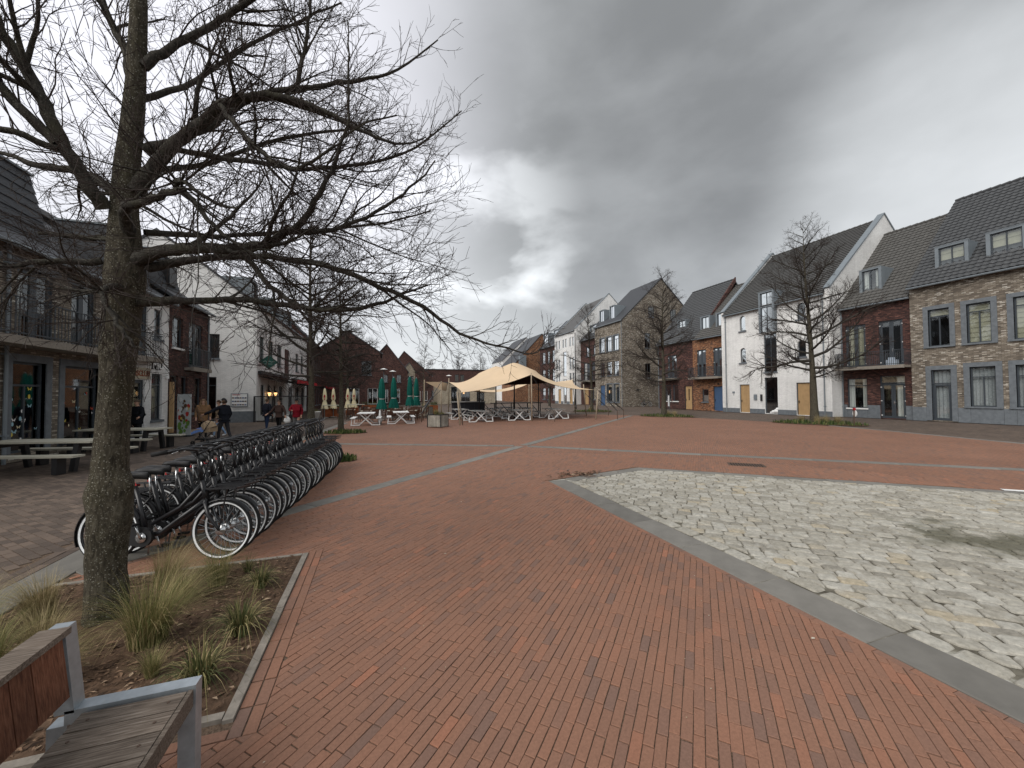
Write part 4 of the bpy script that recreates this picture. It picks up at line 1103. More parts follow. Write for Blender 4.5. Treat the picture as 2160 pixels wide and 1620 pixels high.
roofY(h, 46.93, 54.4, 33, 12.55, 40, 19.1, 47, 12.55, M_SLATE, over=.15)
dormer(h, FW(33.7), 52.7, 54.1, 12.95, 15.3, 2.4); dormer(h, FW(33.7), 49.8, 51.2, 12.95, 15.4, 2.4)
downpipe(h, F, 47.12, 0, 12.4); m = MB(); FS(47).box(m, 35.3, 35.7, 2.35, 2.5, 0, .1); m.build('vent', M_BLACK, h)
# --- R7 dark brown, R8 white, R9 brown
h = house('dark brown house squeezed between the beige gable house and the tall white house', (34, 57, 0))
ops = [(55.2, 57.2, 4.2, 7.2), (57.8, 59.8, 4.2, 7.2), (55.3, 56.9, .9, 3), (58.3, 59.7, .05, 3.0), (55.6, 56.6, 8.3, 10), (58, 59, 8.3, 10)]
F = body(h, 34, 46, 54.4, 60.9, 11.4, 17, 40, [M_BROWNBRICK, M_DARK], 'W', ops)
for o in ops[:2]+ops[4:]: win(h, F, *o, simple=True)
win(h, F, *ops[2], simple=True); door(h, F, *ops[3], M_OAK, 'flat'); balcony(h, F, 54.8, 60.2, 4.1, 1.0, step=.2)
roofY(h, 54.4, 60.9, 34, 11.4, 40, 17, 46, 11.4, M_SLATE); dormer(h, FW(34.8), 56.5, 59.0, 11.8, 13.8, 2)
h = house('tall white plastered house with small paired windows and a narrow central window strip', (33, 65, 0))
ops = []
for c in (62.4, 65.2, 68.0):
    for dx in (-.55, .55): ops += [(c+dx-.32, c+dx+.32, 10.6, 12.2)]
for z in (6.4, 3.6):
    for c in (62.4, 68.0):
        for dx in (-.55, .55): ops += [(c+dx-.34, c+dx+.34, z, z+2.1)]
ops += [(64.5, 65.9, 5.2, 9.8), (64.5, 65.9, .05, 4.6)]
dr = [(62.2, 63.4, .05, 2.8), (66.9, 68.1, .05, 2.8)]
F = body(h, 33, 47, 60.9, 69.5, 13.3, 19.9, 40, [M_WHITEBRICK, M_DARK], 'W', ops+dr)
for o in ops: win(h, F, *o, v=1, simple=True, sill=False)
for o in dr: door(h, F, *o, M_OAK, 'flat')
roofY(h, 61.2, 69.2, 33, 13.3, 40, 19.9, 47, 13.3, M_TILEF, over=.15); parapet(h, 60.88, 61.2, 32.98, 13.3, 40, 19.9, 47, M_WHITEBRICK, up=.45); parapet(h, 69.2, 69.52, 32.98, 13.3, 40, 19.9, 47, M_WHITEBRICK, up=.45)
plinth(h, F, [(60.9, 62.19), (63.41, 64.49), (65.91, 66.89), (68.11, 69.5)], .5)
h = house('brown brick house with a boxy grey dormer beyond the tall white house', (33.5, 74, 0))
ops = [(a, a+1.5, z, z+2.4) for a in (70.4, 72.8, 75.4) for z in (8.4, 4.6, .7)]
F = body(h, 33.5, 46, 69.5, 78.2, 11.9, 18.2, 40, [M_BROWNBRICK, M_DARK], 'W', ops)
for o in ops: win(h, F, *o, simple=True)
roofY(h, 69.5, 78.2, 33.5, 11.9, 40, 18.2, 46, 11.9, M_SLATE); dormer(h, FW(34.3), 75.6, 78.0, 12.3, 15.1, 3); dormer(h, FW(34.3), 70.8, 72.6, 12.3, 15.1, 3)
# --- R10 / R11 gables further back
h = house('orange brick end gable in the distance behind the tent', (37, 88, 0))
F = body(h, 31.2, 46, 88, 99, 9.4, 16.8, 38.3, [M_ORANGEBRICK, M_DARK], 'W', [(90, 91.5, 3, 5)])
roofY(h, 87.9, 99, 31.2, 9.4, 38.3, 16.8, 46, 9.4, M_SLATE, over=.1); win(h, F, 90, 91.5, 3, 5, simple=True)
m = MB(); FS(88).box(m, 32.0, 33.6, 8.3, 11.3, .05, 1.2); m.build('dormer_box', M_ZINC, h)
h = house('white end gable in the distance, furthest of the right row', (38, 105, 0))
F = body(h, 33.4, 48, 105, 116, 11.6, 18.4, 40.6, [M_WHITEBRICK, M_DARK], 'W'); roofY(h, 104.9, 116, 33.4, 11.6, 40.6, 18.4, 48, 11.6, M_SLATE, over=.1)
# --- end of the square
h = thing('end_building', 'long low dark brick building closing the far end of the square', 'building', (26, 130, 0), 0)
F = FS(130); ops = [(x, x+1.3, 6.3, 8.6) for x in (24.2, 26.1, 33, 35)]+[(x, x+2.2, .3, 3.2) for x in (16, 20, 24, 28, 32, 36)]
m = MB(); wall(m, F, 11, 44, 0, 10.2, ops); wall(m, FN(142), 11, 44, 0, 10.2); wall(m, FW(11), 130, 142, 0, 10.2); wall(m, FE(44), 130, 142, 0, 10.2); m.build('wall', [M_BROWNBRICK, M_DARK], h)
for o in ops: win(h, F, *o, simple=True, sill=False, cover=('full', M_WHITECURT) if o[2] > 5 and o[0] < 30 else None, th=.12)
m = MB(); m.box(10.8, 44.2, 129.8, 142.2, 10.2, 10.45); m.build('roof', M_SLATE, h)
# pale low cafe building under the tent's far side
h = thing('cafe_building', 'low pale brick cafe with lit window seen below the tent', 'building', (14, 76, 0), 0)
F = FS(76); ops = [(13.4, 14.6, .2, 3.4), (15.4, 17.2, .2, 3.4), (18.6, 20.2, .2, 3.4)]
m = MB(); wall(m, F, 11, 22.5, 0, 4.1, ops); wall(m, FW(11), 76, 84, 0, 4.1); wall(m, FE(22.5), 76, 84, 0, 4.1); wall(m, FN(84), 11, 22.5, 0, 4.1); m.build('wall', [M_CREAMBRICK, M_DARK], h)
for o in ops: win(h, F, *o, v=2, simple=True)
m = MB(); m.box(10.8, 22.7, 75.8, 84.2, 4.1, 4.35); m.build('roof', M_SLATE, h)
m = MB(); m.box(15.9, 16.2, 76.5, 76.6, 2.0, 2.6); m.build('interior_lamp', M_LAMP, h)
# ------------------------------------------------------------------ left row
GL = 'shops along the left side of the square'
h = thing('shop', 'beige brick shop with stone window frames, a long balcony and paper butterflies in its windows', 'shop', (-10, 16, 0), 0, GL)
gw = [(15.1, 16.3), (17.05, 18.75)]; up_ = [(13.6, 14.5), (15.2, 16.6), (17.3, 18.5), (19.0, 19.9)]
ops = [(a, b_, .25, 2.93) for a, b_ in gw]+[(a, b_, 3.55, 5.75) for a, b_ in up_]+[(12.3, 13.5, .25, 2.93)]
F = FE(-10)
m = MB(); wall(m, F, 9.5, 20.3, 0, 6.35, ops); wall(m, FN(20.3), -20, -10, 0, 6.35); wall(m, FS(9.5), -20, -10, 0, 6.35); wall(m, FW(-20), 9.5, 20.3, 0, 6.35); m.build('wall', [M_GREYBRICK, M_DARK], h)
for a, b_ in gw+[(12.3, 13.5)]:
    o = win(h, F, a, b_, .25, 2.93, v=2, t=.27, sur=.22, sill=False)
    r = random.Random(int(a*10))
    if a > 14:
        cols = [M_CREAM, plain('yellow paper', (.62, .5, .08)), plain('red paper', (.5, .09, .06)), M_WHITE, plain('blue paper', (.3, .48, .55))]
        for k in range(15):
            x, z = r.uniform(a+.12, b_-.12), r.uniform(.55, 2.15); s = r.uniform(.045, .085); q = MB(); d = -.115
            if k % 2:
                for sx in (-1, 1):
                    q.face([F.p(x, z-.2*s, d), F.p(x+sx*s, z+s*.9, d), F.p(x+sx*s*1.1, z+.1*s, d), F.p(x+sx*.4*s, z, d)]); q.face([F.p(x, z, d), F.p(x+sx*.8*s, z-.1*s, d), F.p(x+sx*.7*s, z-s*.8, d), F.p(x, z-.3*s, d)])
            else: q.face([F.p(x+s*.55*math.cos(t), z+s*.8*math.sin(t), d) for t in [i*math.pi/5 for i in range(10)]])
            q.build('paper_cutout', cols[r.randrange(5)], o)
for i, (a, b_) in enumerate(up_): glassdoors(h, F, a, b_, 3.55, 5.75, hinges=False, cover=(.1, .4, M_WHITECURT) if i % 2 else (.1, .9, M_WHITECURT), leaves=2); m = MB(); F.box(m, a-.2, b_+.2, 5.75, 5.97, -.1, .03); m.build('lintel', M_STONE, h)
balcony(h, F, 11.5, 19.6, 3.5, 1.0, step=.13)
downpipe(h, F, 14.82, 0, 6.2, d=.08)
roofY(h, 9.5, 20.3, -10, 6.35, -15, 10.0, -20, 6.35, M_SLATE, over=.3)
def attic(h, X, Y0, Y1, z0, z1, dep=3.0):
    lean = .55*(z1-z0)*.45; m = MB(); pr = [(X, z0), (X-lean, z1), (X-dep, z1), (X-dep, z0)]
    q0 = [Vector((x, Y0, z)) for x, z in pr]; q1 = [Vector((x, Y1, z)) for x, z in pr]; m.face(q0); m.face(q1)
    for i in range(4): m.face([q0[i], q0[(i+1) % 4], q1[(i+1) % 4], q1[i]])
    o = m.build('attic_storey', M_SLATE, h); k = int((z1-z0)/.3)
    for i in range(k): m = MB(); t = i/k; xx = X-lean*t; z = z0+(z1-z0)*t; m.face([(xx+.03, Y0-.02, z), (xx+.03, Y1+.02, z), (xx-lean/k+.005, Y1+.02, z+.3), (xx-lean/k+.005, Y0-.02, z+.3)]); m.build('slate_course', M_SLATE, o)
    X = X-lean*.5
    m = MB(); FE(X).box(m, (Y0+Y1)/2-.4, (Y0+Y1)/2+.4, z0+(z1-z0)*.3, z1-(z1-z0)*.25, -.3, .25); m.build('roof_window', M_BLACK, o)
    m = MB(); m.box(X-dep+.3, X-lean*.5+.08, Y0-.05, Y1+.05, z1, z1+.07); m.build('capping', M_ZINC, o)
attic(h, -10.5, 10.5, 17.38, 6.5, 9.35)
h = thing('shop', 'narrow white brick shop with a beige sign board over its door', 'shop', (-10, 22, 0), 0, GL)
ops = [(20.55, 21.75, .08, 2.62), (22.28, 23.2, .76, 2.95), (20.6, 21.9, 3.6, 6.0), (22.4, 23.1, 4.6, 6.0)]
m = MB(); wall(m, F, 20.3, 23.75, 0, 6.6, ops); wall(m, FN(23.75), -20, -10, 0, 6.6); wall(m, FW(-20), 20.3, 23.75, 0, 6.6); m.build('wall', [M_WHITEBRICK, M_DARK], h)
glassdoors(h, F, *ops[0], leaves=1, hinges=False, cover=(.05, .5, M_CURTAIN)); win(h, F, *ops[1], v=1, t=.25, cover=('side', M_CURTAIN)); glassdoors(h, F, *ops[2], hinges=False); win(h, F, *ops[3], v=1)
balcony(h, F, 20.35, 22.15, 3.6, .5, step=.12)
roofY(h, 20.3, 23.75, -10, 6.6, -15, 10, -20, 6.6, M_SLATE); attic(h, -10.4, 21.1, 22.95, 6.9, 9.25, 2.4)
m = MB(); F.box(m, 23.45, 23.62, 2.75, 3.25, 0, .1); m.build('alarm_box', M_WHITE, h)
def text(body_, size, mat, mtx, parent, name='lettering', ext=.008, bold=0.0):
    cu_ = bpy.data.curves.new(name, 'FONT'); cu_.body = body_; cu_.size = size; cu_.extrude = ext; cu_.offset = bold; cu_.align_x = 'CENTER'; cu_.align_y = 'CENTER'; cu_.resolution_u = 3
    ob = bpy.data.objects.new('tmp', cu_); C.objects.link(ob)
    bpy.context.view_layer.update()
    me = bpy.data.meshes.new_from_object(ob.evaluated_get(bpy.context.evaluated_depsgraph_get())); bpy.data.objects.remove(ob)
    me.materials.clear(); me.materials.append(mat); me.transform(mtx)
    return link(name, me, parent)
def facm(F, a, z, d):
    # letters read from outside: x along the direction to the right as seen by someone facing the wall
    u = Vector((0, 0, 1)).cross(F.n); p = F.p(a, z, d)
    return Matrix(((u.x, 0, F.n.x, p.x), (u.y, 0, F.n.y, p.y), (0, 1, 0, p.z), (0, 0, 0, 1)))
s = thing('shop_sign', 'beige sign board reading KIDSCLUB in brown letters over the shop door', 'sign', (-9.95, 21.0, 2.9))
m = MB(); F.box(m, 20.3, 22.05, 2.66, 3.16, .015, .06); m.build('board', plain('beige sign board', (.42, .37, .28)), s)
text('KIDSCLUB', .345, plain('brown red lettering', (.23, .055, .02)), facm(F, 21.18, 2.89, .066), s, bold=.006)
s = thing('shop_sign', 'white outlined bubble letters MIO fixed to the white wall below the balcony', 'sign', (-9.95, 22.6, 3.4))
text('MIO', .50, M_BLACK, facm(F, 22.72, 3.33, .02), s, 'outline', bold=.035); text('MIO', .50, M_WHITE, facm(F, 22.72, 3.33, .045), s, bold=.006)
h = thing('shop', 'dark red brown brick shop house next to the white restaurant', 'shop', (-10, 26, 0), 0, GL)
ops = [(23.95, 24.75, .1, 2.95), (25.1, 25.8, .95, 2.95), (26.7, 27.5, .95, 2.95), (25.9, 27.6, 3.5, 6.0), (24.1, 25.2, 4.4, 6.0)]
m = MB(); wall(m, F, 23.75, 28.4, 0, 6.95, ops); wall(m, FN(28.4), -20, -10, 0, 6.95); wall(m, FW(-20), 23.75, 28.4, 0, 6.95); m.build('wall', [M_BROWNBRICK, M_DARK], h)
win(h, F, *ops[0], v=1, sill=False); win(h, F, *ops[1], v=1, sill=False); win(h, F, *ops[2], v=1, sill=False); glassdoors(h, F, *ops[3], hinges=False); win(h, F, *ops[4], v=1, sillm=M_WHITE)
m = MB(); F.box(m, 25.0, 27.7, .82, .95, -.1, .1); m.build('long_sill', M_STONE, h)
m = MB(); F.box(m, 23.82, 23.98, 0.05, 2.6, .03, .18); m.build('wood_post', M_OAK, h)
balcony(h, F, 25.4, 27.7, 3.45, .45, step=.12); downpipe(h, F, 28.3, 0, 6.8)
roofY(h, 23.75, 28.4, -10, 6.95, -15, 10.5, -20, 6.95, M_SLATE); attic(h, -10.45, 24.3, 26.25, 7.1, 9.4, 2.4)
# white restaurant with the gable end turned to the viewer
h = thing('restaurant', 'white brick restaurant with its gable end towards the viewer and dark plinth', 'restaurant', (-8.4, 38, 0), 0, GL)
GY = 32.0; FG = FS(GY); XF = -8.36
ops = [(-11.45, -10.75, .1, 3.2), (-11.2, -10.6, 4.5, 6.2)]
m = MB(); wall(m, FG, -20, XF, 0, 8.4, ops); m.face([FG.p(-20, 8.4), FG.p(XF, 8.4), FG.p(-14.2, 13.0)])
FR = FE(XF); uw = [(32.7, 33.9), (35.1, 36.6), (37.9, 39.5), (45.5, 47), (48.3, 49.8)]; gl = [(33.1, 34.1), (34.9, 35.9), (36.7, 37.7), (38.6, 40.0), (42.3, 44.3), (45.5, 47.5), (48.7, 50.5)]
wall(m, FR, GY, 52, 0, 8.4, [(a, b_, 4.4, 6.3) for a, b_ in uw]+[(a, b_, .4, 2.7) for a, b_ in gl]); wall(m, FN(52), -20, XF, 0, 8.4); wall(m, FW(-20), GY, 52, 0, 8.4)
m.build('wall', [M_WHITEBRICK, M_DARK], h)
win(h, FG, *ops[0], v=1, t=.2, sill=False); win(h, FG, *ops[1], v=1, cover=('full', M_CURTAIN), sillm=M_ZINC)
for a, b_ in uw: win(h, FR, a, b_, 4.4, 6.3, v=2, fm=plain('green grey frame', (.06, .09, .085)), sillm=M_STONE)
for a, b_ in gl: win(h, FR, a, b_, .4, 2.7, v=2, t=.25, sill=False, cover=('side', M_WHITECURT) if a > 41 else None)
m = MB(); FG.box(m, -10.7, XF, 0, .78, 0, .03); m.build('plinth', M_STONE, h)
m = MB(); FR.box(m, 40.6, 42.0, 3.1, 6.2, 0, .07); m.build('shutter_panel', M_BROWNBRICK, h)
roofY(h, GY-.12, 52, XF, 8.4, -14.2, 13.0, -20, 8.4, M_SLATE, over=.12)
dormer(h, FE(XF-.9), 33.6, 35.6, 8.9, 10.8, 2.0); dormer(h, FE(XF-.9), 40, 42, 8.9, 10.8, 2.0); dormer(h, FE(XF-.9), 46, 48, 8.9, 10.8, 2.0)
s = thing('menu_board', 'framed photo menu board with a red heading on the white gable wall', 'board', (-9.35, GY, 1.57))
m = MB(); FG.box(m, -9.87, -8.84, 1.1, 2.05, .035, .08); m.build('frame', M_ZINC, s)
m = MB(); FG.box(m, -9.82, -8.89, 1.15, 2.0, .08, .088); m.build('sheet', M_WHITE, s)
m = MB(); FG.box(m, -9.78, -9.3, 1.92, 1.97, .088, .092); m.build('heading', M_RED, s)
b1 = MB(); b1.box(-.06, .06, -.003, .003, -.045, .045); picm = [plain('menu photo dark', (.06, .06, .09)), plain('menu photo blue', (.12, .15, .25)), plain('menu photo brown', (.16, .11, .08))]
for i in range(6):
    for j in range(3):
        o = link('menu_photo', b1.mesh('menu_photo', picm[(i*2+j) % 3]), s); o.location = (-9.73+i*.15, GY-.093, 1.25+j*.24)
s = thing('hanging_sign', 'dark green diamond shaped sign hanging from the restaurant facade', 'sign', (-7.9, 33.2, 4.4))
c = Vector((-7.75, 32.6, 4.35)); m = MB(); q = [(0, -.52), (.62, 0), (0, .52), (-.62, 0)]
for d in (-.03, .03): m.face([c+Vector((a, d, b_)) for a, b_ in q])
for i in range(4): a, b_ = q[i], q[(i+1) % 4]; m.face([c+Vector((a[0], -.03, a[1])), c+Vector((b_[0], -.03, b_[1])), c+Vector((b_[0], .03, b_[1])), c+Vector((a[0], .03, a[1]))])
m.build('panel', plain('sign green', (.015, .07, .055)), s)
m = MB(); m.tube([c+Vector((-.35, -.036, .02)), c+Vector((-.2, -.036, .09)), c+Vector((-.1, -.036, -.02)), c+Vector((.05, -.036, .09)), c+Vector((.18, -.036, 0)), c+Vector((.38, -.036, .05))], .014, 4); m.bar(c+Vector((-.25, -.036, -.14)), c+Vector((.25, -.036, -.14)), .02); m.build('emblem', plain('sign silver', (.4, .45, .43)), s)
m = MB(); m.bar(c+Vector((-.6, 0, .56)), c+Vector((.2, 0, .56)), .03); m.bar(c+Vector((0, 0, .5)), c+Vector((0, 0, .56)), .02); m.build('bracket', M_BLACK, s)
# folding arm awnings
def awning(Y0, Y1, z0, z1, xo, label):
    t = thing('awning', label, 'awning', (XF, (Y0+Y1)/2, z0), 0, 'red awnings of the restaurant')
    m = MB(); X0 = XF+.02
    m.face([(X0, Y0, z0), (X0, Y1, z0), (xo, Y1, z1), (xo, Y0, z1)]); m.face([(X0, Y0, z0+.03), (X0, Y1, z0+.03), (xo, Y1, z1+.03), (xo, Y0, z1+.03)])
    m.build('cloth', M_RED, t)
    m = MB(); m.box(xo-.01, xo+.05, Y0, Y1, z1-.20, z1+.06); m.build('valance', M_RED, t)
    m = MB(); m.box(X0, X0+.22, Y0, Y1, z0+.04, z0+.26); m.build('cassette', M_BLACK, t)
    m = MB()
    for k in range(int((Y1-Y0)/1.1)+1):
        y = Y0+.3+k*1.1
        if y > Y1-.3: break
        xm = (X0+xo)/2; m.bar((X0, y, z0-.1), (xm, y+.45, (z0+z1)/2-.28), .05); m.bar((xm, y+.45, (z0+z1)/2-.28), (xo, y, z1-.05), .05); m.bar((X0, y+.5, z0-.15), (xo, y+.45, z1-.3), .035); m.bar((xo, y, z1-.05), (xo-.5, y, z1-.5), .03)
    m.build('folding_arm', M_BLACK, t)
awning(32.3, 41.5, 3.42, 2.98, -5.8, 'long dark red awning folded out over the restaurant door, nearer one')
awning(43.5, 51.0, 3.35, 2.75, -5.2, 'red awning further along the restaurant behind the second tree')
for Y in (34.45, 36.3):
    t = thing('wall_lantern', 'warm lit wall lantern %s beside the restaurant door' % ('nearer one' if Y < 35 else 'further one'), 'lamp', (XF+.25, Y, 2.0), 0, 'lit lanterns under the awning')
    m = MB(); m.lathe([(.05, -.16), (.13, .1), (.12, .12)], (0, 0, 0), 8); m.build('shade', M_LAMP, t, local=True)
    m = MB(); m.lathe([(.16, .12), (.05, .25), (.02, .3)], (0, 0, 0), 8); m.bar((0, 0, .28), (-.25, 0, .28), .03); m.build('bracket', M_BLACK, t, local=True)
# glazed terrace screen
t = thing('terrace_screen', 'black framed glass wind screen in front of the restaurant terrace', 'screen', (-6.7, 30.9, 0))
P0, P1 = Vector((-8.4, 31.75, 0)), Vector((-4.7, 30.3, 0)); d = (P1-P0)/3
for i in range(4): m = MB(); m.bar(P0+d*i, P0+d*i+Vector((0, 0, 1.85)), .09); m.build('post', M_BLACK, t)
for z in (.08, 1.82): m = MB(); m.bar(P0+Vector((0, 0, z)), P1+Vector((0, 0, z)), .07); m.build('rail', M_BLACK, t)
for i in range(3): m = MB(); a, b_ = P0+d*i, P0+d*(i+1); m.face([a+Vector((0, 0, .12)), b_+Vector((0, 0, .12)), b_+Vector((0, 0, 1.78)), a+Vector((0, 0, 1.78))]); m.build('pane', M_GLASS, t)
# further left-hand houses
GF = 'houses at the far left end of the square'
def simplehouse(label, X0, X1, Y0, Y1, ze, zr, Xr, wm, rm, ops=(), eops=(), name='far_house'):
    h = thing(name, label, 'house', ((X0+X1)/2, Y0, 0), 0, GF)
    body(h, X0, X1, Y0, Y1, ze, zr, Xr, [wm, M_DARK], 'E', eops, sideops={Y0: list(ops)})
    for o in ops: win(h, FS(Y0), *o, simple=True, fm=M_WHITE if o[2] < 3 else M_FRAME)
    for o in eops: win(h, FE(X1), *o, simple=True)
    roofY(h, Y0-.1, Y1, X1, ze, Xr, zr, X0, ze, rm, over=.2)
    return h
simplehouse('dark brown brick house behind the cream parasols', -18, -8.0, 52.5, 61, 8.6, 13.5, -13, M_BROWNBRICK, M_SLATE, eops=[(53.5+i*1.9, 54.7+i*1.9, z, z+2.2) for i in range(4) for z in (.6, 4.6)])
simplehouse('dark red brick house with a white framed ground floor window', -9, 0.1, 62, 70, 8.3, 11.3, -4.4, M_BROWNBRICK, M_SLATE, ops=[(-1.7, -.3, .5, 2.9), (-4.2, -2.9, .5, 2.9), (-2.6, -1.2, 4.9, 7)])
simplehouse('house with a steep slate roof and white trimmed front behind the green parasols', -3, 5.0, 75, 83, 6.3, 11.2, 1.2, M_BROWNBRICK, M_SLATE, ops=[(.6, 1.5, .4, 2.9), (2.2, 3.6, .4, 3.0), (3.0, 3.8, 4.2, 5.6), (.6, 1.4, 4.2, 5.6)])
simplehouse('narrow cream brick house between two dark houses at the far left', 4.3, 6.7, 79, 88, 6.6, 8.2, 5.6, M_CREAMBRICK, M_SLATE, ops=[(4.8, 5.5, 3.6, 5.6), (5.8, 6.4, 3.6, 5.6), (5.0, 6.2, .4, 2.8)])
simplehouse('brown gabled house with a small attic window at the far end of the left row', 1.5, 12.2, 97, 106, 6.6, 12.4, 5.6, M_BROWNBRICK, M_SLATE, ops=[(8.4, 9.5, .4, 2.8), (10, 11.2, .4, 2.8)])
# ------------------------------------------------------------------ trees
NR = np.random.default_rng(5)
def grow_line(start, d, L, r, nseg, bend, wob, taper=0.15):
    """a wandering shoot: start, direction, length, base radius; bend = pull towards the sky (+) or ground (-)"""
    P = [np.array(start, float)]; d = np.array(d, float); d /= np.linalg.norm(d); st = L/nseg
    for i in range(nseg):
        d = d + NR.normal(0, wob, 3); d[2] += bend*st; d /= np.linalg.norm(d); P.append(P[-1]+d*st)
    t = np.linspace(0, 1, nseg+1)
    return np.array(P), r*(1-(1-taper)*t)
def perp_dir(d, ang, az=None):
    d = d/np.linalg.norm(d); a = np.array((0, 0, 1.)) if abs(d[2]) < .9 else np.array((1., 0, 0))
    e1 = np.cross(d, a); e1 /= np.linalg.norm(e1); e2 = np.cross(d, e1); t = NR.uniform(0, 2*np.pi) if az is None else az
    return d*np.cos(ang)+(e1*np.cos(t)+e2*np.sin(t))*np.sin(ang)
def along(P, t):
    f = t*(len(P)-1); i = min(int(f), len(P)-2); u = f-i
    return P[i]*(1-u)+P[i+1]*u, P[i+1]-P[i]
def smooth_line(pts, rad, k=3):
    """Catmull-Rom through the given points"""
    P = np.array(pts, float); Rr = np.array(rad, float); out = []; ro = []
    Q = np.vstack([2*P[0]-P[1], P, 2*P[-1]-P[-2]])
    for i in range(len(P)-1):
        p0, p1, p2, p3 = Q[i:i+4]
        for j in range(k):
            t = j/k; out.append(.5*(2*p1+(p2-p0)*t+(2*p0-5*p1+4*p2-p3)*t*t+(3*p1-p0-3*p2+p3)*t**3)); ro.append(Rr[i]*(1-t)+Rr[i+1]*t)
    out.append(P[-1]); ro.append(Rr[-1])
    return np.array(out), np.array(ro)

# --- the big tree in the planting bed (local: x to the right, y away, z up; base at the root)
BIG = (-2.17, 4.24)
def L_(px, py, d=0.0):
    k = 0.00407*(3.3+d)/3.3
    return ((px-225)*k, d, 1.9+(831-py)*k)
big = thing('tree', 'large bare lichened tree with swollen trunk in the planting bed in the foreground', 'tree', (BIG[0], BIG[1], 0), -YAW)
tp = [(220, 1316, 60), (221, 1270, 53), (221, 1200, 49), (222, 1150, 52), (224, 1105, 55), (226, 1060, 57), (227, 1020, 54), (225, 985, 48), (227, 940, 45), (229, 880, 42.5), (233, 800, 44), (236, 740, 46.5), (240, 680, 47), (244, 630, 50), (247, 590, 49), (247, 545, 46), (245, 500, 44), (243, 440, 38), (244, 380, 36), (248, 320, 34), (255, 250, 31), (260, 170, 28), (262, 90, 26), (263, 0, 24), (262, -120, 20), (258, -260, 15), (256, -420, 9), (255, -560, 3)]
P, rr = smooth_line([L_(a, b_) for a, b_, c in tp], [c*.00407*.61 for a, b_, c in tp], 4)
m = MB(); n = 28; base = []
r_ = random.Random(2)
burls = [(L_(178, 1175), .09, .055), (L_(184, 1035), .10, .06), (L_(280, 1085), .10, .085), (L_(270, 1018), .09, .06), (L_(280, 700), .09, .04), (L_(205, 735), .1, .03), (L_(262, 1240), .12, .03), (L_(196, 870), .06, .025), (L_(246, 575), .16, .03)]
for i in range(len(P)):
    for j in range(n):
        t = 2*math.pi*j/n; v = Vector((math.cos(t), math.sin(t), 0))
        lump = .018*math.sin(3*t+P[i][2]*2.3)+.014*math.sin(5*t-P[i][2]*4.1+1)+.010*math.sin(9*t+P[i][2]*7)+r_.uniform(-.008, .008)
        q = Vector(P[i])+v*(rr[i]*(1+lump*1.6)); 
        for (bp, w, a) in burls:
            dd = (q-Vector(bp)).length; q += v*a*math.exp(-(dd/w)**2)
        if i < 8: q += v*.05*(1-i/8)**2*(0.6+.6*math.sin(4*t+1))
        m.v.append(tuple(q))
for i in range(len(P)-1):
    for j in range(n):
        j2 = (j+1) % n; m.f.append((i*n+j, i*n+j2, (i+1)*n+j2, (i+1)*n+j)); m.m.append(0)
m.build('trunk', M_BARK, big, True, True)
